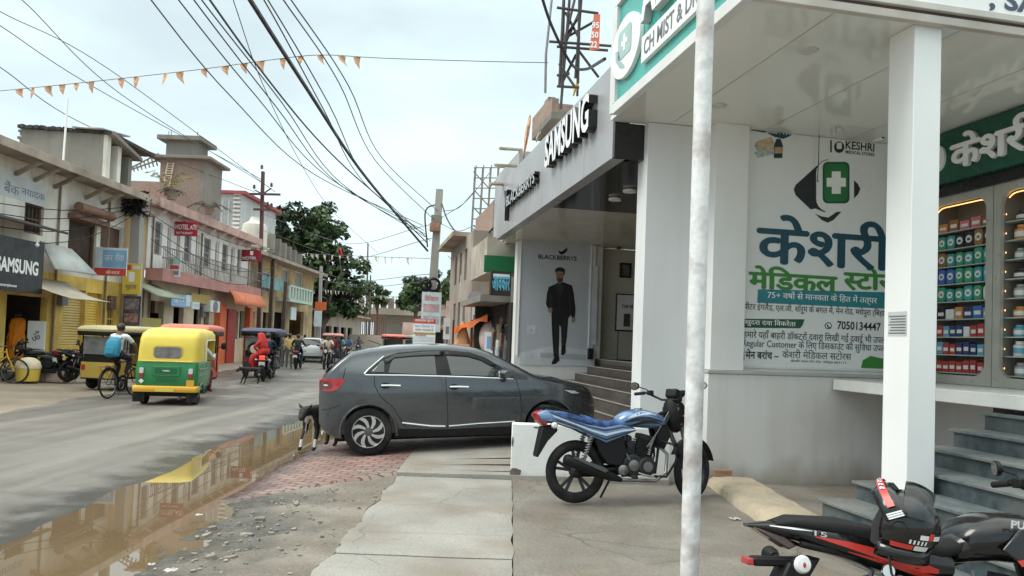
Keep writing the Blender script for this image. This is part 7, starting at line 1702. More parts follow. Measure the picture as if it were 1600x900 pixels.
# boards on and around the hotel
m_hr = mat('hotel_sign_red', (.42, .02, .035), .5, var=.08)
board_y('hotel_sign', 'red hotel sign with white letters under the eave near the concrete pole', (272, 347, 309, 368), 32.6, m_hr, [], [('HOTEL ATI', (.05, .45, .95, .8), m_wr, .02), ('RESTAURANT', (.1, .12, .8, .28), m_wr, .01)])
board_y('hotel_sign', 'dark red hotel sign with a roundel at the far end of the balcony', (377, 391, 408, 408), 40.8, mat('hotel_sign_dark_red', (.28, .015, .025), .5), [((.44, .55, .6, .9), m_wr)], [('HOTEL', (.06, .12, .8, .42), m_wr, .02)])
board_y('hotel_banner', 'narrow white upright banner hung on the hotel balcony railing', (263, 402, 282, 432), 31.3, MATS['pale_blue_sheet'], [((.0, .65, 1, 1), mat('pale_green_print', (.4, .52, .45), .6)), ((.1, .1, .9, .3), m_gp), ((.1, .38, .9, .58), m_rd)])
board_x('shop_sign', 'blue shop sign with white script under the hotel balcony', (268, 460, 291, 479), FX + .5, m_b1, [('सुमन', (271, 464, 288, 473), m_wr, .02)])
board_x('shop_sign', 'white sheet sign next to the blue shop sign', (291, 461, 299, 479), FX + .5, m_b2); board_x('shop_sign', 'small white and blue sign beside the yellow doorway', (301, 472, 312, 483), FX + .6, m_b2, [('DTDC', (303, 475, 311, 480), m_b1, .02)])
board_x('shop_sign', 'long ochre fascia board between blue sign and air conditioner', (299, 460, 330, 474), FX + .3, mat('ochre_fascia', (.48, .35, .10), .6, var=.15)); board_x('shop_sign', 'olive green low sign in front of the hotel entrance', (222, 497, 252, 516), FX + .7, mat('olive_sign', (.35, .30, .07), .6, var=.1), [('HALDI', (228, 510, 245, 514), m_gp, .01)])
a0, a1, z0, z1 = fr(228, 446, 266, 464, FX + .7); b = MB(); b.add([(FX + .05, a0, z1 + .1), (FX + .05, a1, z1 + .1), (FX + 1.3, a1 + .2, z0), (FX + 1.3, a0 - .2, z0)], [(0, 1, 2, 3)]); o = b.build('sheet_awning', mat('mossy_sheet', (.33, .36, .27), .8, var=.25, vs=2)); sm = o.modifiers.new('thickness', 'SOLIDIFY'); sm.thickness = .05; tag(o, 'mossy grey-green sheet awning over the first hotel shop', 'awning')

# --- buildings behind the hotel
m_brick = mat('bare_brick', (.285, .205, .165), .9, var=.22, vs=9, bump=.5, bs=22, dirt=(.33, .29, .25), dfac=.5, ds=.8)
tw = thing('stair_tower', 'bare brick rooftop stair tower with a grey penthouse and flat slabs', 'building')
Yt = 40.; c_ = at(322, 270, Yt).x; l_ = at(250, 270, Yt).x; zt = at(300, 250, Yt).z
bx(tw, 'brick_wall', m_brick, l_, Yt, 6.5, c_ - .3, Yt + 2.2, zt); bx(tw, 'cement_corner', m_cem, c_ - .298, Yt - .01, 6.5, c_, Yt + 2.2, zt); bx(tw, 'slab', m_cem, l_ - .5, Yt - .4, zt + .002, c_ + .35, Yt + 2.5, zt + .16, bevel=.02)
l2, c2, z2 = at(259, 240, Yt + .5).x, at(308, 240, Yt + .5).x, at(285, 221, Yt + .5).z
bx(tw, 'penthouse', m_cem, l2, Yt + .5, zt + .162, c2, Yt + 1.9, z2); bx(tw, 'top_slab', m_cem, l2 - .35, Yt + .1, z2 + .002, c2 + .35, Yt + 2.3, z2 + .25, bevel=.02)
b = MB()
for px in (264, 268, 309): p = at(px, 205, Yt + 1.2); b.tube([(p.x, p.y, z2 + .25), (p.x, p.y, z2 + .75)], .018, 5)
b.build('rebar', m_brown, tw)
ld = thing('bamboo_ladder', 'pale wooden ladder leaning on the brick stair tower', 'ladder')
p0, p1 = at(259, 282, Yt - .3), at(267, 254, Yt - .1); w_ = V((.32, 0, 0))
for s_ in (-1, 1): b = MB(); b.tube([p0 + w_ * s_ * .5 - V((0, 0, .6)), p1 + w_ * s_ * .5], .035, 6); b.build('rail', MATS['cloth_cream'], ld)
for k in range(8): b = MB(); q = p0.lerp(p1, k / 7.5); b.tube([q - w_ * .5, q + w_ * .5], .022, 5); b.build('rung', MATS['cloth_cream'], ld)
b = MB()
for d in (0, .25): b.tube([at(205, 262 + d * 12, Yt), at(248, 240 + d * 40, Yt)], .05, 5)
for k in range(7): b.tube([at(207 + k * 6, 259 - k * 2.2, Yt), at(210 + k * 6, 268 - k * 1.5, Yt)], .04, 5)
tag(b.build('roof_stair', m_cem), 'thin grey steel flight leaning up to the brick stair tower', 'stairs')
wb = thing('whitewashed_block', 'stained whitewashed block with a red roof rim behind the hotel', 'building'); Yw = 47.7
xr, xl = at(376, 330, Yw).x, at(250, 330, Yw).x; zw = at(330, 302, Yw).z
m_wwash = mat('stained_whitewash', (.55, .57, .58), .8, var=.08, vs=.5, dirt=(.25, .26, .26), dfac=.6, ds=.5, streak=.6)
bx(wb, 'wall', m_wwash, xl, Yw, 6.5, xr, Yw + 7, zw); bx(wb, 'red_rim', mat('dull_red_rim', (.33, .07, .075), .7, var=.2), xl - .2, Yw - .25, zw + .002, xr + .35, Yw + 7.3, zw + .2)
b = MB()
for k in range(13): b.box(xr - .45, Yw - .13, 7.2 + k * .27, xr - .02, Yw - .002, 7.33 + k * .27)
b.build('corner_stone', m_hw, wb)
b = MB(); p = at(302, 340, Yw - .1)
for px in (303, 347, 357): p = at(px, 340, Yw - .1); b.tube([(p.x, p.y, 6.9), (p.x, p.y, zw - .4)], .05, 6)
b.build('drain_pipe', m_wwash, wb)
bx(thing('roof_house', 'low brick parapet house between the cement room and the stair tower', 'building'), 'wall', m_brick, at(203, 290, 36).x, 36, 6.3, at(250, 290, 36).x, 39, at(225, 283, 36).z)
wt_ = thing('water_tank', 'pale plastic water tank on the roof at the hotel end', 'water tank'); p = at(402, 375, 46.5)
b = MB(); b.lathe([(.75, 0), (.78, .1), (.74, .5), (.78, .9), (.7, 1.4), (.35, 1.6), (.3, 1.75)], (p.x - .2, p.y, 7.0), ZA, 24); b.build('drum', m_bank, wt_); b = MB(); b.lathe([(.28, 0), (.26, .12)], (p.x - .2, p.y, 8.75), ZA, 16); b.build('lid', m_offw, wt_)

# --- weathered yellow house with unfinished columns
yh = thing('yellow_house', 'weathered yellow house with unfinished roof columns and a pale green balcony', 'building')
X3 = -15.7; y0 = h_end + .25; y1 = onx(489, 470, X3).y
m_yh = mat('weathered_yellow', (.50, .37, .19), .8, var=.2, vs=.6, dirt=(.18, .13, .09), dfac=.8, ds=.8, streak=.6)
h3 = [fr(410, 425, 424, 456, X3), fr(440, 420, 452, 456, X3), fr(462, 425, 474, 452, X3)]; g3 = [fr(410, 488, 420, 528, X3), fr(428, 488, 444, 526, X3), fr(452, 486, 474, 524, X3)]
facade(yh, X3, y0, y1, -.1, 6.25, h3 + g3, m_yh, back=5)
for h in h3: window(yh, X3, h, 'plain', m_hw, m_gw)
bx(yh, 'inner_room', m_dark, X3 - 2, y0, -.1, X3 - 1.9, y1, 3.5)
bx(yh, 'roof_slab', m_eave, X3 - 5, y0 - .1, 6.252, X3 + 1.0, y1 + .3, 6.45)
for px in (428, 438, 447, 455, 463, 472): p = onx(px, 390, X3); bx(yh, 'unfinished_column', m_cem, X3 - .4, p.y - .2, 6.452, X3, p.y + .2, 8.1 - (px - 428) * .012)
a0, a1, z0, z1 = fr(453, 452, 488, 474, X3 + .9); bx(yh, 'balcony', mat('pale_green_balcony', (.45, .56, .50), .7, var=.1), X3 + .01, a0, z0, X3 + .9, a1, z0 + .2); b = MB()
for k in range(9): a = a0 + (a1 - a0) * k / 8; b.box(X3 + .8, a - .14, z0 + .2, X3 + .9, a + .14, z1)
b.box(X3 + .78, a0, z1, X3 + .92, a1, z1 + .12); b.build('balustrade', MATS['pale_green_balcony'], yh)
board_x('shop_sign', 'pair of blue-green boards on the weathered yellow house', (409, 434, 442, 452), X3 + .5, mat('sea_green_sheet', (.16, .33, .34), .6, var=.3, vs=2)); board_x('shop_sign', 'small white board low on the weathered yellow house', (455, 480, 463, 500), X3 + .6, m_b2)
# second row further along, mostly behind the tree
fh = thing('far_shop_row', 'dim low shop row under the big tree', 'building'); facade(fh, -16.6, y1 + .5, 82, -.1, 3.6, [(y1 + 2 + k * 3, y1 + 4.2 + k * 3, 0, 2.5) for k in range(6)], mat('dusty_plaster', (.40, .34, .28), .85, var=.2, vs=.6), back=4); bx(fh, 'inner_room', m_dark, -18.4, y1, -.1, -18.3, 82, 3); bx(fh, 'tin_roof', m_eave, -20, y1 + .4, 3.602, -15.6, 82.5, 3.75)
# pipes, meters and cables fixed to the fronts
m_pipe = mat('rusty_pipe', (.22, .15, .11), .7, var=.3, vs=3)
for par, X, A in ((bk_, FX, (20.4, 24.3, 27.3)), (ho, FX, (a_h + .35, a_h + 5.2, h_end - .3)), (yh, X3, (y0 + .5, y0 + 5.5))):
    for k, a in enumerate(A):
        b = MB(); b.tube([(X + .05, a, .2), (X + .05, a + .02, 3.2), (X + .05, a, 6.3)], .035, 6); b.build('drain_pipe', m_pipe, par)
        bx(par, 'meter_box', m_gp if k % 2 else m_bwood, X + .002, a + .25, 2.3, X + .16, a + .6, 2.8, bevel=.015)
for k in range(4):
    a0 = (16.5, 18, 20, 21)[k]; P = [V((FX + .35 + .1 * k, a0 + (28.4 - a0) * f / 8, 5.0 - .35 * k + (1.3 + .3 * k) * (f / 8) - .5 * math.sin(PI * f / 8))) for f in range(9)]
    b = MB(); b.tube(P, .014, 4); tag(b.build('service_cable', m_frameb), 'thin service cable slung along the cream house to the tangled pole', 'cable', 'service cables along the cream house')
    P = [V((FX + .8 + .05 * k, 28.7 + (h_end + 2 - 28.7) * f / 8, 6.6 - .5 * k - (.5 + .2 * k) * math.sin(PI * f / 8))) for f in range(9)]
    b = MB(); b.tube(P, .014, 4); tag(b.build('service_cable', m_frameb), 'thin service cable slung in front of the hotel from the tangled pole', 'cable', 'service cables in front of the hotel')
# bin and blocks by the road
bn = thing('rubbish_bin', 'round yellow bin with a white sack over its top by the verge', 'bin'); q = gnd(43, 592, .12)
b = MB(); b.lathe([(.24, 0), (.27, .02), (.31, .42), (.29, .44)], (q.x, q.y, .05), ZA, 24); b.build('tub', m_by, bn, smooth=50); b = MB(); b.lathe([(.315, -.06), (.32, 0), (.27, .14), (.15, .23), (.02, .25)], (q.x, q.y, .47), ZA, 24); b.build('sack', CL['cream'], bn, smooth=70)
q = gnd(70, 592, .1); b = MB(); b.box(q.x - .4, q.y, 0, q.x + .5, q.y + .4, .36); tag(b.build('stone_block', mat('pinkish_block', (.40, .29, .24), .9, var=.2, vs=4, bump=.4, bs=12), bevel=.04), 'pale pinkish stone block beside the yellow bin', 'block')
# ================================================================== TREES AND PLANTS
m_bark = mat('bark', (.10, .075, .055), .95, var=.3, vs=5, bump=.6, bs=20)
def leafmat(nm, c):
    m = mat(nm, c, .6, var=.35, vs=.9); return m
def leaves(mb, c, r, n, s, rg, flat=1.):
    for _ in range(n):
        while True:
            d = V((rg.uniform(-1, 1), rg.uniform(-1, 1), rg.uniform(-1, 1)))
            if d.length <= 1: break
        d = d.normalized() * (d.length ** .45)
        p = c + V((d.x * r, d.y * r, d.z * r * flat)); nrm = (d + V((rg.gauss(0, .5), rg.gauss(0, .5), rg.gauss(.4, .5)))).normalized()
        a = nrm.cross(V((rg.gauss(0, 1), rg.gauss(0, 1), rg.gauss(0, 1)))).normalized(); b_ = nrm.cross(a); k = s * rg.uniform(.6, 1.3)
        mb.add([p - a * k, p - b_ * k * .45, p + a * k, p + b_ * k * .45], [(0, 1, 2, 3)])
def tree(label, base, blobs, ms, leaf, n, seed, trunk=.3, group=None):
    rg = random.Random(seed); t = thing('tree', label, 'tree', base, group=group)
    top = max(c[2] for c, r in blobs); mid = V((0, 0, min(c[2] - r for c, r in blobs) + .5))
    b = MB(); b.tube([(0, 0, -.3), (.1, .05, mid.z * .5), (0, 0, mid.z + .3)], [trunk, trunk * .8, trunk * .6], 10)
    for c, r in blobs: c = V(c); b.tube([mid * .8, mid.lerp(c, .5) + V((rg.uniform(-.3, .3), 0, .2)), c], [trunk * .5, trunk * .3, trunk * .08], 6)
    b.build('trunk', m_bark, t)
    for i, m in enumerate(ms):
        b = MB()
        for j, (c, r) in enumerate(blobs):
            if len(ms) > 1 and (j + i) % len(ms) and rg.random() < .75: continue
            for q in range(9):
                d = V((rg.gauss(0, 1), rg.gauss(0, 1), rg.gauss(0, .8))).normalized() * r * rg.uniform(.45, .95)
                leaves(b, V(c) + d, r * rg.uniform(.25, .45), int(n / 9), leaf, rg, .8)
        b.build('crown', m, t, smooth=0, recalc=False)
    return t
m_lf1, m_lf2 = leafmat('deep_leaf', (.020, .040, .015)), leafmat('mid_leaf', (.043, .080, .022))
def blob(px, py, Y, r, base): p = at(px, py, Y); return (tuple(p - V(base)), r)
B1 = at(500, 540, 62); B1.z = 0
spec = [(450, 352, 2.0), (478, 350, 2.3), (505, 352, 2.0), (517, 372, 1.8), (495, 378, 2.2), (465, 372, 1.8), (440, 347, 1.2), (490, 405, 2.2), (515, 412, 2.4), (540, 425, 2.2), (505, 440, 2.3), (532, 455, 2.3), (490, 462, 1.8), (515, 475, 2.0), (540, 472, 1.5), (478, 430, 1.6)]
tree('large dense dark green tree crowding over the street behind the yellow house', B1, [blob(x, y, 62 + (i % 3) * 1.2, r, B1) for i, (x, y, r) in enumerate(spec)], (m_lf1, m_lf2), .30, 520, 3, .45)
B2 = at(648, 530, 112); B2.z = 0
tree('single rounded tree rising behind the flyover by the concrete pole', B2, [blob(x, y, 112, r, B2) for x, y, r in ((650, 440, 2.0), (640, 455, 2.0), (660, 455, 2.2), (650, 468, 2.4), (636, 470, 1.5))], (m_lf1, m_lf2), .42, 380, 5, .3)
B3 = at(698, 530, 100); B3.z = 0
tree('pale hazy tree behind the second concrete pole', B3, [blob(x, y, 100, r, B3) for x, y, r in ((695, 445, 2.0), (705, 455, 2.0), (712, 440, 1.5), (690, 460, 1.6))], (m_lf2,), .42, 420, 6, .3)
B4 = at(590, 470, 118); B4.z = 0
tree('small thin tree at the left end of the flyover', B4, [blob(x, y, 118, r, B4) for x, y, r in ((582, 452, 1.6), (592, 462, 1.8), (600, 468, 1.4))], (m_lf2,), .42, 260, 8, .25)
# palm-like pot plant and shrub on the hotel roof
def fronds(label, p, n, L, m, name='pot_plant', up=.5):
    rg = random.Random(int(p.x * 99)); t = thing(name, label, 'plant', p); b = MB()
    b.lathe([(.18, 0), (.24, .3), (.25, .32)], (0, 0, 0), ZA, 14); b.build('pot', MATS['bare_brick'], t); b = MB()
    for k in range(n):
        a = 2 * PI * k / n + rg.uniform(-.2, .2); l_ = L * rg.uniform(.7, 1.1); d = V((math.cos(a), math.sin(a), 0)); P = [V((0, 0, .3)) + d * l_ * f + V((0, 0, l_ * (up * 2 * f - 1.1 * f * f) * rg.uniform(.8, 1.2))) for f in (0, .3, .6, .85, 1)]
        sd = V((-d.y, d.x, 0))
        for i in range(4):
            for s_ in (-1, 1):
                for q in range(3): c = P[i].lerp(P[i + 1], q / 3); b.add([c, c + sd * s_ * l_ * .22 + d * l_ * .12 - V((0, 0, .06)), c + d * l_ * .07], [(0, 1, 2)])
    b.build('foliage', m, t, smooth=0, recalc=False)
fronds('dark palm-like pot plant at the edge of the hotel roof', V((FX + .6, onx(325, 345, FX + .6).y, 7.1)), 14, .95, m_lf1)
fronds('yellow-green leafy plant on the roof corner beside the brick stair tower', V((FX + .2, onx(264, 300, FX + .2).y, 7.3)), 16, .85, leafmat('lime_leaf', (.22, .24, .04)), up=.9)
fronds('small dark plant beside the lime coloured plant on the roof', V((FX + .5, onx(268, 318, FX + .5).y, 7.1)), 12, .55, m_lf1)

# ================================================================== FLYOVER AND FAR END
fo = thing('flyover', 'long pale concrete flyover crossing the end of the street with stubby parapet posts', 'bridge')
m_fly = mat('flyover_concrete', (.37, .33, .27), .8, var=.1, vs=.15, dirt=(.28, .25, .21), dfac=.4, ds=.2, streak=.2)
p0, p1 = at(546, 490, 122), at(760, 496, 118); zt_, zb_ = at(600, 481, 120).z, at(600, 500, 120).z
b = MB(); b.add([(p0.x, 122, zb_ + .9), (p1.x, 118, zb_ + .9), (p1.x, 118, zt_), (p0.x, 122, zt_), (p0.x, 131, zb_ + .9), (p1.x, 127, zb_ + .9), (p1.x, 127, zt_), (p0.x, 131, zt_)], [(0, 1, 2, 3), (7, 6, 5, 4), (3, 2, 6, 7), (0, 4, 5, 1), (0, 3, 7, 4), (1, 5, 6, 2)]); b.build('deck', m_fly, fo)
b = MB(); b.box(p0.x, 124, zb_ - .3, p1.x, 127, zb_ + .89); b.build('girder', m_fly, fo)
for k in range(18):
    f = (k + .5) / 18; x = p0.x + (p1.x - p0.x) * f; y = 122 - 4 * f; b = MB(); b.box(x - .45, y + .1, zt_ + .002, x + .45, y + .6, zt_ + 1.35 + .3 * (k % 2)); b.build('parapet_post', mat('brownish_post', (.27, .20, .16), .85, var=.2), fo)
for px in (606, 700): x = at(px, 520, 125).x; b = MB(); b.box(x - 2.2, 124.2, -.3, x + 2.2, 126.6, zb_ - .302); b.build('pier', m_fly, fo)
fe = thing('railing_fence', 'rusty red-brown upright railing below the flyover', 'fence')
p0, p1 = at(549, 520, 96), at(602, 520, 94); b = MB()
for k in range(19): f = k / 18; x = p0.x + (p1.x - p0.x) * f; y = 96 - 2 * f; b.box(x - .06, y - .05, 1.2, x + .05, y + .05, at(575, 490, 95).z)
b.bar((p0.x, 96, 1.9), (p1.x, 94, 1.9), .12); b.build('railing', mat('rusty_railing', (.13, .06, .045), .8, var=.25), fe); b = MB(); b.bar((p0.x, 96, .4), (p1.x, 94, .4), .4, 1.6); b.build('plinth', m_fly, fe)
bw = thing('boundary_wall', 'pale stained boundary wall beyond the oncoming riders', 'wall'); p0, p1 = at(545, 540, 75), at(645, 540, 75); bx(bw, 'wall', mat('dusty_wall', (.48, .41, .33), .85, var=.15, vs=.4), p0.x, 75, -.2, p1.x, 75.4, at(590, 524, 75).z)
fw = thing('far_shop', 'pale pink shop under the far end of the flyover', 'building'); p0, p1 = at(628, 540, 108), at(668, 505, 108); bx(fw, 'wall', mat('pale_pink_wall', (.5, .33, .28), .8, var=.3, vs=.4), p0.x, 108, -.2, p1.x, 112, p1.z)

# ================================================================== OUR SIDE, BEYOND THE STORE
cs = thing('garment_shop', 'small garment shop with blue-lettered dark board and a green hoarding on top', 'shop', rz=TH)
def bl_(q): return q
v0, v1, z0, z1 = ru(767, 424, 812, 462, 17.5)
bx(cs, 'sign_panel', mat('dark_brown_board_face', (.035, .028, .026), .4, var=.15), v0, 17.5, z0, 3.54, 17.7, z1); b = MB(); letter(b, 'आवकार', (v0 + .04, 17.497, z0 + .12), XA, ZA, .42, .34, .03); b.build('sign_lettering', mat('cyan_letter', (.10, .38, .52), .4, emit=.15), cs)
b = MB(); b.box(v0 + .05, 17.492, z1 - .13, v0 + .45, 17.498, z1 - .07); b.build('sign_line', m_wr, cs)
bx(cs, 'canopy', m_cem, v0 - .25, 17.45, z0 - .16, 3.54, 20.8, z0 - .01); bx(cs, 'dark_interior', mat('green_black_interior', (.012, .03, .02), .8), 3.1, 20.0, .1, 3.54, 20.2, z0 - .17); bx(cs, 'side_wall', m_dark, 3.5, 17.2, .1, 3.545, 20, z0 - .17)
bx(cs, 'floor_plinth', m_cem, 2.55, 17.3, -.1, 3.54, 20.6, .75, bevel=.02)
v0g, v1g, z0g, z1g = ru(757, 400, 811, 426, 18.0); bx(cs, 'green_hoarding', mat('green_hoarding_sheet', (.008, .15, .055), .5, var=.12), v0g, 18.0, z0g, v1g + .2, 18.1, z1g); bx(cs, 'upper_storey', mat('grimy_cream', (.42, .38, .32), .85, var=.2, dirt=(.2, .17, .14), dfac=.5), v0g + .1, 18.3, z0g, 3.9, 21, z1g + .5)
def mannequin(px, label, cl1, cl2, m):
    p = bu(px, 540, 17.6 if px > 790 else 18.2)[0]; w_ = Bw(p, 17.6 if px > 790 else 18.2, .75)
    o = person(label, STAND, cl1, cl2, w_, R(-80), sleeve='short', name='mannequin', hair=False, scale=.92); o['category'] = 'mannequin'
mannequin(783, 'shop mannequin in olive top and pale trousers at the garment shop edge', 'khaki', 'white', 0); mannequin(796, 'shop mannequin in dark top beside the hanging garments', 'black', 'grey', 0); mannequin(806, 'shop mannequin in grey next to the suit billboard', 'grey', 'grey', 0)
for k in range(7):
    px = 790 + k * 3.1; u = 17.85 + .0 * k; v, z = bu(px, 478, u); t = thing('hanging_garment', f'long garment on the shop rail, {["first", "second", "third", "fourth", "fifth", "sixth", "last"][k]} from the mannequin in olive', 'garment', rz=TH, group='garments on the shop rail')
    b = MB(); b.loft([[(v + w_ * math.cos(a), u + .05 * math.sin(a), zz) for a in [2 * PI * q / 10 for q in range(10)]] for w_, zz in ((.01, z + .06), (.045, z), (.05, z - .5), (.06, z - 1.15))]); b.build('cloth', CL[['black', 'grey', 'grey', 'black', 'maroon', 'dblue', 'black'][k]], t); b = MB(); b.tube([(v - .04, u, z + .04), (v, u, z + .12), (v + .04, u, z + .04)], .008, 5); b.build('hanger', m_wr, t)
# orange sheet canopy and bundles
oc2 = thing('tarpaulin_stall', 'roadside stall under a slanting orange tarpaulin with hanging orange cloths', 'stall')
Ys = 20.5; m_tarp = mat('orange_tarpaulin', (.72, .16, .035), .65, var=.18, vs=3, bump=.3, bs=9)
A_, B_ = at(706, 512, Ys), at(762, 491, Ys - .8); b = MB(); b.grid(10, 5, lambda u, v: tuple(A_.lerp(B_, u) + V((.12 * v, 1.6 * v, .10 * v - .07 * math.sin(PI * u) - .10 * math.sin(PI * v))))); o = b.build('tarpaulin', m_tarp, oc2, smooth=70); sm = o.modifiers.new('thickness', 'SOLIDIFY'); sm.thickness = .02
b = MB(); b.grid(10, 2, lambda u, v: tuple(A_.lerp(B_, u) + V((0, -.01 - .02 * v, -.02 - (.14 + .05 * math.sin(14 * u)) * v)))); b.build('valance', m_tarp, oc2, smooth=70)
for (px, w_) in ((708, .03), (737, .03), (760, .03)):
    p = at(px, 520, Ys - .2); b = MB(); b.tube([(p.x, p.y, -.05), (p.x, p.y, at(px, 500, Ys).z)], w_, 6); b.build('post', m_brown, oc2)
for (px, y0_, y1_, w_, m_) in ((724, 502, 538, .22, mat('peach_cloth', (.66, .30, .14), .8, var=.15)), (750, 500, 541, .26, m_tarp)):
    p, q = at(px, y0_, Ys), at(px, y1_, Ys); b = MB(); b.loft([[(p.x + (.04 + (w_ - .04) * f) * math.cos(a) * (1 + .12 * math.sin(5 * a)), Ys + (.04 + (w_ - .04) * f) * .6 * math.sin(a), p.z + (q.z - p.z) * f) for a in [2 * PI * k / 20 for k in range(20)]] for f in (0, .15, .4, .7, 1)]); b.build('hanging_cloth', m_, oc2, smooth=70)
sk_ = thing('white_bundle', 'large pale pink cloth bundle behind the orange cloths', 'bundle'); p = at(768, 522, 20.2); b = MB(); b.ball((p.x, 20.2, p.z - .1), (.34, .3, .48), 16, 12); b.build('cloth', mat('pale_pink_cloth', (.62, .46, .45), .9, var=.1, vs=3), sk_)
bx(thing('stall_counter', 'low dark stall counter under the orange tarpaulin', 'counter'), 'body', m_brown, at(706, 545, 20.9).x, 20.9, -.05, at(760, 545, 20.9).x, 21.5, .9)
fb_ = board_y('display_board', 'blue and white upright board between the stall and the mannequins', (756, 519, 771, 553), 18.6, m_wr, [((.3, .25, .9, .8), m_b1)], [], legs=-.05)
# brown house with a violet board, further shop fronts
br_ = thing('brown_house', 'narrow brown brick house with dark windows and a flat overhanging slab', 'building', rz=TH)
u0_, u1_ = 22.0, 27.5; zt_ = at(730, 384, 26).z
b = MB(); hs = [(u, u + .55, z, z + 1.0) for u in (23.2, 24.4, 25.6) for z in (1.9, zt_ - 1.4)]
holes_wall(b, lambda a, z, d: (3.25 + d, a, z), u0_, u1_, -.1, zt_, hs); b.quad((3.25, u0_, -.1), (8, u0_, -.1), (8, u0_, zt_), (3.25, u0_, zt_)); b.quad((3.25, u0_, zt_), (3.25, u1_, zt_), (8, u1_, zt_), (8, u0_, zt_)); b.build('wall', mat('brown_plaster', (.36, .31, .27), .85, var=.2, vs=.8, dirt=(.18, .14, .1), dfac=.5, streak=.3), br_, smooth=0)
for h in hs: b = MB(); b.box(3.44, h[0], h[2], 3.46, h[1], h[3]); b.build('window', m_dark, br_)
bx(br_, 'roof_slab', m_eave, 2.8, u0_ + 1.5, zt_ + .002, 8, u1_ + .6, zt_ + .14); bx(br_, 'roof_room', m_brick, 3.9, 22.5, zt_ + .142, 6.5, 26, zt_ + 1.0)
t_ = thing('violet_board', 'pale violet hoarding board on the brown house', 'sign'); p, q = at(735, 441, 24.0), at(762, 408, 22.6); b = MB(); b.add([(p.x, 24.0, p.z), (q.x, 22.6, p.z + .1), (q.x, 22.6, q.z), (p.x, 24.0, q.z - .12)], [(0, 1, 2, 3)]); o = b.build('panel', mat('violet_sheet', (.30, .28, .38), .5, var=.12), t_); sm = o.modifiers.new('thickness', 'SOLIDIFY'); sm.thickness = .06
board_y('white_board', 'white board fixed on the brown house left of the violet one', (718, 430, 734, 466), 24.6, m_b2); board_y('white_board', 'white sheet low on the brown house above the tarpaulin', (719, 486, 734, 505), 24.2, m_b2); board_y('white_board', 'pale sheet between the brown house and garment shop', (737, 472, 757, 505), 22.2, m_offw, [((.1, .1, .5, .4), m_gp)])
b = MB(); p = at(744, 468, 21.8); b.lathe([(.02, 0), (.2, .05), (.24, .1)], p, (-.3, -1, .2), 18); tag(b.build('dish_antenna', m_gp), 'small grey dish on the wall above the orange tarpaulin', 'dish')
bx(thing('red_cabinet', 'tall orange-red box standing beside the grey wall of the garment shop', 'cabinet'), 'body', m_orp, at(754, 480, 21).x, 21, at(757, 492, 21).z, at(762, 480, 21).x, 21.3, at(757, 460, 21).z)
# cluttered little shop fronts nearer the pole
for k, (x0, y0_, x1, y1_, Y, m_, lb) in enumerate(((704, 455, 719, 548, 34, m_bank, 'narrow pale shop front behind the second concrete pole'), (694, 470, 706, 548, 40, mat('rose_wall', (.48, .3, .26), .8, var=.2), 'rose coloured shop front furthest along our side'), (655, 515, 700, 548, 44, mat('mixed_stall_cloth', (.42, .24, .18), .8, var=.5, vs=1.5), 'cluttered low stall behind the white hoarding'))):
    p, q = at(x0, y1_, Y), at(x1, y0_, Y); t = thing('small_shop', lb, 'shop'); bx(t, 'wall', m_, p.x, Y, -.1, q.x, Y + 3, q.z); bx(t, 'dark_opening', m_dark, p.x + .1, Y - .02, .0, q.x - .1, Y - .002, 2.2)
    bx(t, 'awning', m_orp if k == 2 else m_eave, p.x - .1, Y - .9, 2.3, q.x + .1, Y - .03, 2.4)
ba_ = [(704, 440, 719, 456, 33, MATS['pale_blue_sheet']), (690, 505, 706, 545, 27, m_b2), (660, 548, 690, 560, 26, m_orp)]
board_y('shop_board', 'pale blue board over the narrow shop front', ba_[0][:4], 33, m_b1); board_y('upright_board', 'grey-white upright poster board beside the second concrete pole', (692, 497, 706, 530), 27, m_offw, [((.3, .25, .7, .6), m_gp)], legs=-.05)
board_y('hoarding', 'white street hoarding with red header and printed rows behind the car roof', (644, 499, 681, 548), 22.5, m_wr, [((0, .86, 1, 1), m_rd), ((.02, .52, .98, .58), MATS['olive_sign']), ((0, .3, .95, .45), MATS['pale_blue_sheet']), ((.05, .04, .35, .22), m_b1), ((.42, .04, .6, .24), m_gp), ((.66, .04, .9, .24), m_gp)], [('छात्रावास सूचना'.replace('्', ''), (.08, .89, .9, .98), m_wr, .02), ('मकान िकराया पर', (.06, .74, .92, .83), m_b1, .02), ('कमरा उपलबध है', (.1, .62, .9, .71), m_gp, .02), ('7050', (.1, .46, .6, .51), m_rd, .02)], legs=-.05)

# steel billboard frame and lattice tower
def lattice(label, pts, r, m, name='billboard_frame'):
    b = MB()
    for p, q in pts: b.tube([p, q], r, 5)
    return tag(b.build(name, m), label, 'steel frame')
m_rust = mat('dark_steel_bar', (.045, .038, .036), .6, metal=.3, var=.3)
Yf = 14.2; F = []
a3 = lambda x, y, d=0: at(x, y, Yf + d)
for x0, y0_, x1, y1_ in ((882, -30, 874, 134), (893, -40, 876, 170), (906, -40, 903, 130), (911, -40, 899, 122)): F.append((a3(x0, y0_), a3(x1, y1_)))
for x0, y0_, x1, y1_ in ((870, 12, 935, 21), (858, 65, 955, 72), (870, 73, 950, 79), (870, 135, 905, 137), (870, 118, 890, 115)): F.append((a3(x0, y0_), a3(x1, y1_)))
for x0, y0_, x1, y1_ in ((900, -10, 878, 80), (905, 20, 880, 75), (882, 60, 932, 32), (878, 130, 900, 85), (905, 80, 935, 120), (874, 100, 898, 135), (884, 20, 905, 60), (875, 70, 902, 30)): F.append((a3(x0, y0_, .5), a3(x1, y1_, .2)))
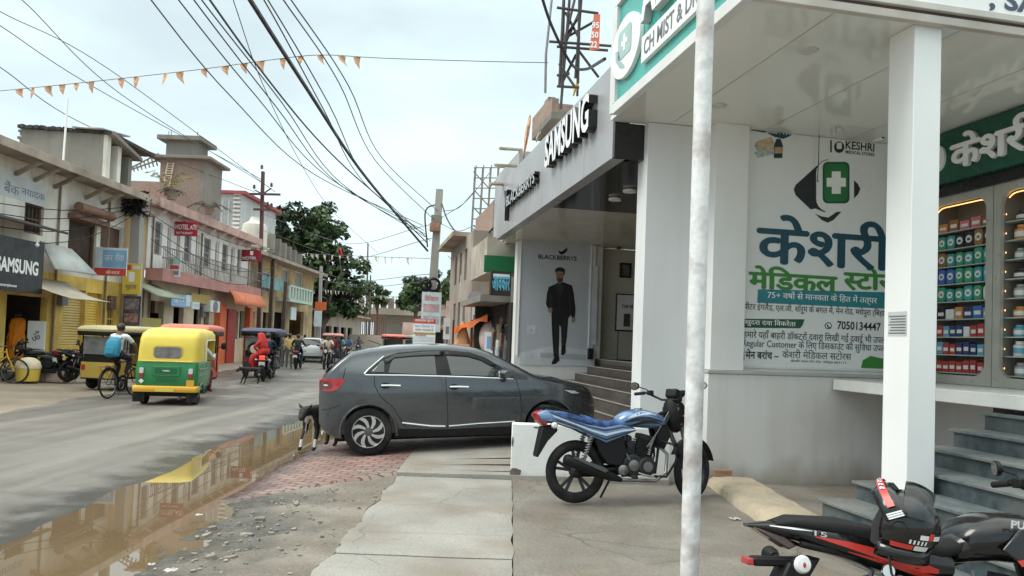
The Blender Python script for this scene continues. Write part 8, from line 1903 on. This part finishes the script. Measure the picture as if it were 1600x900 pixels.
for x, y in ((882, -30), (906, -40)): F.append((a3(x, y, 1.6), a3(x - 4, 150, 1.6))); F.append((a3(x, 20, 0), a3(x, 20, 1.6))); F.append((a3(x - 2, 75, 0), a3(x - 2, 75, 1.6)))
lattice('tall dark steel billboard frame standing on the roof above the raised white letters', F, .028, m_rust)
b = MB(); b.tube([at(865, -30, 15.5), at(853, 85, 15.5), at(852, 145, 15.5)], .03, 6); tag(b.build('thin_mast', m_steel), 'thin pale mast beside the steel billboard frame', 'mast')
b = MB(); P = [a3(938, 22, -.3), a3(936, 77, -.3), a3(921, 78, -.3), a3(928, 22, -.3)]; b.add(P, [(0, 1, 2, 3)]); fl = b.build('banner_strip', mat('faded_orange_banner', (.60, .16, .10), .7, var=.1), smooth=0); sm = fl.modifiers.new('thickness', 'SOLIDIFY'); sm.thickness = .01; tag(fl, 'narrow faded orange banner strip with white numbers tied to the steel frame', 'banner')
for tx, x0, y0_, h_ in (('95', 925, 44, 9), ('50', 924, 59, 9), ('22', 922, 74, 10)):
    p = a3(x0, y0_, -.315); b = MB(); letter(b, tx, p, XA, ZA, .13, .12, .02); b.build('lettering', m_wr, fl)
Yl = 27; F = []
for x in (738, 750, 762, 774, 786): F.append((at(x + 6, 258, Yl), at(x - 2, 382, Yl))); F.append((at(x + 4, 262, Yl + 1.2), at(x - 3, 382, Yl + 1.2)))
for k in range(8): y = 262 + k * 16; F.append((at(741 - k * .6, y, Yl), at(792, y, Yl))); F.append((at(741 - k * .6, y, Yl), at(741, y, Yl + 1.2)))
for k in range(4): F.append((at(740, 268 + k * 28, Yl), at(764, 294 + k * 28, Yl + 1.2))); F.append((at(788, 268 + k * 28, Yl), at(764, 294 + k * 28, Yl + 1.2)))
lattice('pale steel lattice of a far billboard beyond the raised letters', F, .022, mat('pale_rusty_bar', (.22, .19, .18), .7, var=.2))
rp_ = thing('roof_parapet', 'concrete roof slab corner with a broken brick parapet above the grey fascia', 'building', rz=TH)
bx(rp_, 'slab', m_cem, 3.65, 14.55, 6.2, 4.6, 16.3, 6.34)
for k, (a, c_, z) in enumerate(((14.55, 14.85, 6.62), (14.85, 15.2, 6.74), (15.2, 16.3, 6.70))): bx(rp_, 'brick_parapet', m_brick, 3.65, a + .002, 6.342, 3.8, c_, z)
bx(rp_, 'brick_parapet', m_brick, 3.8, 14.55, 6.342, 4.1, 14.7, 6.52); bx(rp_, 'upper_wall', m_cem, 4.25, 13.6, 5.2, 7, 17, 6.2)
bx(thing('roof_shed', 'slanted grey sheet shed behind the far end of the grey fascia', 'building', rz=TH), 'wall', mat('grey_shed_sheet', (.36, .37, .38), .6, var=.15, vs=.8), 3.5, 16.9, 4.1, 6, 20, 6.1)
b = MB()
for y in (232, 258, 287): b.tube([at(782 - (y - 232) * .3, y, 16.2), at(815, y + 2, 17.5)], .04, 6)
tag(b.build('bamboo_rails', mat('bamboo', (.42, .36, .26), .7, var=.2)), 'horizontal bamboo rails sticking out past the grey roof shed', 'poles')
for k, (x0, y0_, x1, y1_, lb) in enumerate(((828, 180, 818, 248, 'orange and pale cloth tied at the corner of the brick parapet'), (903, 125, 896, 150, 'small yellow cloth tied to the foot of the steel billboard frame'), (845, 205, 838, 222, 'small faded cloth strip hanging under the roof slab corner'))):
    p, q = at(x0, y0_, 15.6), at(x1, y1_, 15.6); b = MB(); b.grid(3, 8, lambda u, v: tuple(p.lerp(q, v) + V(((u - .5) * (.03 + .05 * math.sin(PI * min(1, v * 1.1))), .05 * math.sin(7 * u + 5 * v), 0)))); o = b.build('tied_cloth', mat(f'tied_cloth_{("peach", "yellow", "beige")[k]}', ((.62, .36, .22), (.65, .48, .12), (.5, .4, .3))[k], .8, var=.25, vs=6), smooth=70); sm = o.modifiers.new('thickness', 'SOLIDIFY'); sm.thickness = .01; tag(o, lb, 'cloth')

# ================================================================== POLES
m_cpole = mat('pole_concrete', (.36, .34, .32), .85, var=.12, vs=1.5, bump=.3, bs=20, dirt=(.2, .18, .16), dfac=.4, ds=1.5)
def pole(label, px0, py0, px1, Y, w0, w1, m=m_cpole, name='utility_pole', base=0.):
    t = thing(name, label, 'pole'); p = at(px0, py0, Y); q = at(px1, 540, Y); b = MB(); b.loft([[(x + w_ * .5 * i, Y + w_ * .5 * j, z) for i, j in ((-1, -1), (1, -1), (1, 1), (-1, 1))] for x, z, w_ in ((q.x, base - .1, w0), (p.x, p.z, w1))]); b.build('shaft', m, t, bevel=.01); return t
pr = pole('tall concrete pole carrying the fan of black cables, coils and a rusty box', 687, 296, 668, 29, .34, .26)
q = at(681, 356, 28.8); bx(pr, 'rusty_box', mat('rusty_box_metal', (.30, .16, .10), .8, var=.3, vs=6), q.x - .22, 28.55, q.z - .16, q.x + .18, 28.85, q.z + .16, bevel=.02); bx(pr, 'clamp', m_cem, q.x - .19, 28.75, q.z + .2, q.x + .19, 29.2, q.z + .5)
for px, lb in ((665, 'smaller black cable coil hung on the concrete pole'), (677, 'larger black cable coil hung on the concrete pole')):
    q = at(px, 445, 28.6); b = MB()
    for k in range(4): b.torus((q.x, 28.6 + .02 * k, q.z), (.1 * k - .2, 1, .1), .17 + .015 * k + (.05 if px > 670 else 0), .035, 22, 6)
    tag(b.build('cable_coil', m_frameb), lb, 'cable coil')
board_y('pole_banner', 'white printed banner wrapped low on the tall concrete pole', (657, 457, 690, 518), 28.4, MATS['pale_blue_sheet'], [((.1, .5, .9, .7), mat('pinkish_print', (.5, .33, .35), .6, var=.3, vs=4)), ((.1, .2, .9, .4), mat('pale_grey_print', (.42, .45, .48), .6, var=.3, vs=5))], [('िडिजटल', (.15, .78, .85, .92), m_rd, .02)])
pole('slimmer pale concrete pole further along our side of the street', 717, 393, 711, 40, .3, .22)
pl_ = pole('square concrete pole at the end of the cream house tangled with cables', 216, 305, 209, 28.6, .42, .34)
b = MB(); q = at(212, 318, 28.4); rg = random.Random(4)
for k in range(26):
    a = [q + V((rg.uniform(-.6, .6), rg.uniform(-.3, .1), rg.uniform(-.55, .55))) for _ in range(4)]; b.tube(a, .02, 4)
b.build('cable_tangle', m_frameb, pl_); bx(pl_, 'bracket', m_cem, q.x - .5, 28.3, q.z - .1, q.x + .5, 28.5, q.z + .1)
rp2 = pole('dark red iron rail pole with two crossarms above the hotel end', 411, 268, 404, 44.2, .22, .18, mat('dark_red_iron', (.10, .045, .045), .7, var=.2))
for (x0, x1, y) in ((390, 438, 303), (396, 425, 327)): p, q = at(x0, y, 44), at(x1, y + 1, 44); b = MB(); b.bar(p, q, .12); b.build('crossarm', MATS['dark_red_iron'], rp2)
b = MB()
for x0, y0_, x1, y1_ in ((410, 303, 398, 297), (411, 303, 424, 294)): b.bar(at(x0, y0_, 44), at(x1, y1_, 44), .07)
b.build('brace', MATS['dark_red_iron'], rp2)
for x, y in ((397, 295), (424, 292), (409, 264), (418, 322), (424, 324)): p = at(x, y, 43.95); b = MB(); b.lathe([(.05, 0), (.10, .06), (.06, .12), (.09, .18), (.03, .26)], p, ZA, 10); b.build('insulator', m_brown, rp2)
for px0, py0, px1, Y, lb in ((428, 395, 420, 46, 'bare wooden pole before the weathered yellow house'), (502, 416, 498, 52, 'pale concrete pole with an orange-red notice before the big tree'), (447, 440, 440, 44, 'thin leaning wooden pole beside the pedestrians'), (575, 380, 572, 90, 'thin far mast above the flyover end'), (579, 430, 577, 88, 'short dark far pole in front of the flyover')):
    pole(lb, px0, py0, px1, Y, .24 if Y < 60 else .22, .18 if Y < 60 else .14, m_cpole if 'concrete' in lb else m_brown)
board_y('pole_notice', 'orange-red triangular notice on the pale pole before the big tree', (492, 472, 510, 484), 51.6, m_orp); board_y('pole_notice', 'pale white notice under the orange-red one', (490, 486, 503, 510), 51.6, m_b2)
# red and white flag by the tree
fl2 = thing('red_flag', 'small red and white flag standing out beside the big tree top', 'flag'); p = at(530, 405, 60); b = MB(); b.tube([at(527, 378, 60), at(534, 430, 60)], .05, 6); b.build('staff', m_brown, fl2); b = MB(); b.grid(4, 4, lambda u, v: tuple(at(527 + 7 * u + 3 * v, 388 + 14 * v, 60) + V((0, .2 * math.sin(5 * u), 0)))); o = b.build('cloth', CL['red'], fl2); sm = o.modifiers.new('thickness', 'SOLIDIFY'); sm.thickness = .02

# ================================================================== OVERHEAD CABLES AND BUNTING
def curve_pts(ctrl, n=26):
    """smooth line through control points"""
    out = []; P = [V(p) for p in ctrl]; P = [P[0] * 2 - P[1]] + P + [P[-1] * 2 - P[-2]]
    for i in range(1, len(P) - 2):
        for k in range(n // (len(P) - 3)):
            t = k / (n // (len(P) - 3)); a, b_, c, d = P[i - 1:i + 3]
            out.append(.5 * ((2 * b_) + (c - a) * t + (2 * a - 5 * b_ + 4 * c - d) * t * t + (3 * b_ - a - 3 * c + d) * t ** 3))
    return out + [P[-2]]
m_cable = mat('black_cable', (.010, .010, .011), .5, var=.1); m_cable2 = mat('grey_wire', (.06, .06, .065), .5, var=.1)
def cable(ctrl, r, label, m=None, group=None):
    """photo points with the distance at each"""
    b = MB(); b.tube(curve_pts([at(x, y, d) for x, y, d in ctrl], 30), r, 5); tag(b.build('overhead_cable', m or m_cable, smooth=60), label, 'cable', group)
cable([(668, 392, 28.9), (628, 345, 26), (560, 262, 20.5), (480, 140, 15.2), (388, -4, 11.2), (250, -230, 7)], .042, 'thickest black cable, twisted, dropping steeply to the concrete pole')
cable([(668, 380, 28.9), (600, 315, 25), (540, 262, 21), (480, 200, 18), (400, 100, 14.2), (325, -4, 11.5), (190, -200, 7)], .020, 'heavier black cable just beside the thickest one, with a kink half way')
G_ = 'thin wires fanning from the concrete pole over the road'
for k, (x0, xm, ym, xe, ye) in enumerate(((233, 360, 150, 660, 352), (276, 400, 150, 662, 360), (300, 430, 165, 665, 366), (312, 440, 160, 664, 370), (410, 505, 170, 668, 372), (416, 515, 165, 672, 376), (440, 530, 130, 680, 345), (452, 545, 135, 684, 330))):
    cable([(xe, ye, 28.9), ((xe + xm) / 2 - 18, (ye + ym) / 2 + 22 - (k // 4) * 8, 22), (xm, ym, 15.5), (x0, -4, 11.3), (x0 - 130, -190, 7)], .0125, f'thin black wire over the road, {["first", "second", "third", "fourth", "fifth", "sixth", "seventh", "eighth"][k]} from the hotel side', None, G_)
cable([(363, -4, 11.4), (410, 130, 15), (470, 255, 20), (520, 330, 25), (590, 395, 33)], .008, 'single hair-thin wire crossing between the two thicker cables', m_cable2)
for k, (x0, y0_, xm, ym, x1, y1_) in enumerate(((0, 40, 150, 130, 408, 280), (30, -4, 190, 140, 420, 292), (0, 18, 170, 100, 430, 300), (0, 105, 140, 190, 398, 300))):
    cable([(x0 - 120, y0_ - 75, 22), (x0, y0_, 26), (xm, ym + 8, 33), (x1, y1_, 43.9)], .018, f'grey wire sloping to the iron rail pole, {["upper", "second", "third", "lowest"][k]} of four', m_cable2, 'grey wires to the iron rail pole')
cable([(842, -20, 13), (862, 40, 13.6), (893, 100, 14.2), (915, 108, 13.5), (945, 92, 11)], .028, 'black cable looping over the steel billboard frame', None)
cable([(690, 318, 28.9), (700, 345, 28), (716, 365, 27), (745, 378, 25), (775, 352, 21)], .03, 'black cable sagging from the concrete pole to the shops', None)
cable([(668, 386, 28.9), (664, 340, 29), (668, 325, 29), (680, 320, 29)], .03, 'short black loop of cable hugging the concrete pole', None)
for k, (y0_, ym, y1_) in enumerate(((374, 380, 350), (400, 403, 372), (430, 436, 428), (440, 446, 440))):
    cable([(410, y0_ - 40, 46), (540, ym, 44), (676, y1_, 29)], .014, f'thin wire sagging across the street far off, {["highest", "second", "third", "lowest"][k]} of four', m_cable2, 'thin wires across the far street')
for k, (x0, y0_, x1, y1_) in enumerate(((690, 340, 765, 270), (690, 350, 742, 352), (700, 400, 720, 395), (692, 330, 740, 300))): cable([(x0, y0_, 28.9), ((x0 + x1) / 2, (y0_ + y1_) / 2 + 10, 28), (x1, y1_, 27)], .012, f'thin wire from the concrete pole to the shops, {["first", "second", "third", "fourth"][k]} of four', m_cable2, 'thin wires from pole to shops')
def bunting(ctrl, flags, m, label, fw, fh, r=.008):
    t = thing('bunting', label, 'bunting'); P = curve_pts([at(x, y, d) for x, y, d in ctrl], 60); b = MB(); b.tube(P, r, 5); b.build('string', m_cable2, t)
    rg = random.Random(len(P) + int(fw * 100))
    for fx_ in flags:
        k = min(range(len(P)), key=lambda i: abs(px_of(P[i]) - fx_)); c = P[k]; d = (P[min(k + 1, len(P) - 1)] - P[max(k - 1, 0)]).normalized(); tw = rg.uniform(-.9, .9); w_ = fw * rg.uniform(.85, 1.1)
        e = (d * math.cos(tw * .6) + V((0, 1, 0)) * math.sin(tw * .6)).normalized(); L = fh * rg.uniform(.75, 1.15)
        b = MB(); b.add([c - e * w_ / 2, c + e * w_ / 2, c + e * w_ * .28 + V((.03 * tw, .02, -L * .5)), c + V((.10 * tw + .04, .03 * tw, -L)), c - e * w_ * .24 + V((.02 * tw, -.03, -L * .5))], [(0, 1, 2), (0, 2, 4), (4, 2, 3)]); o = b.build('flag', m, t, smooth=0, recalc=False)
    return t
CI = CAMR.inverted()
def px_of(p): d = CI @ (V(p) - V((0, 0, EYE))); return 800 + FPX * d.x / -d.z
m_flag = mat('sun_bleached_orange_flag', (.58, .34, .20), .8, var=.15, vs=3)
bunting([(-60, 148, 16.5), (120, 130, 16), (300, 110, 15.5), (420, 94, 15.2), (500, 86, 15), (600, 91, 14.8), (760, 96, 14.5), (856, 98, 14.2)], [22, 45, 72, 98, 129, 154, 183, 217, 248, 281, 312, 352, 377, 409, 440, 470, 500, 532, 561], m_flag, 'long string of faded orange pennants crossing the whole street', .17, .25)
m_flag2 = mat('faded_cream_flag', (.52, .48, .40), .8, var=.2, vs=2)
bunting([(405, 388, 47), (480, 396, 44), (560, 400, 40), (672, 404, 29)], [478, 486, 497, 508, 519, 530, 545, 562, 573, 585, 594, 604, 614, 624, 634, 643], m_flag2, 'string of small pale pennants strung from the yellow house to the concrete pole', .24, .36, .012)
bunting([(500, 452, 55), (540, 456, 60), (562, 462, 70)], [508, 513, 518, 524, 530, 536, 542, 548, 554], m_flag2, 'short string of pale pennants in front of the big tree', .25, .34, .012)
bunting([(590, 462, 116), (630, 464, 116), (668, 463, 116)], [596, 602, 608, 614, 620, 626, 632, 638, 644, 650, 656, 662], m_flag2, 'far string of pale pennants along the flyover', .4, .6, .02)
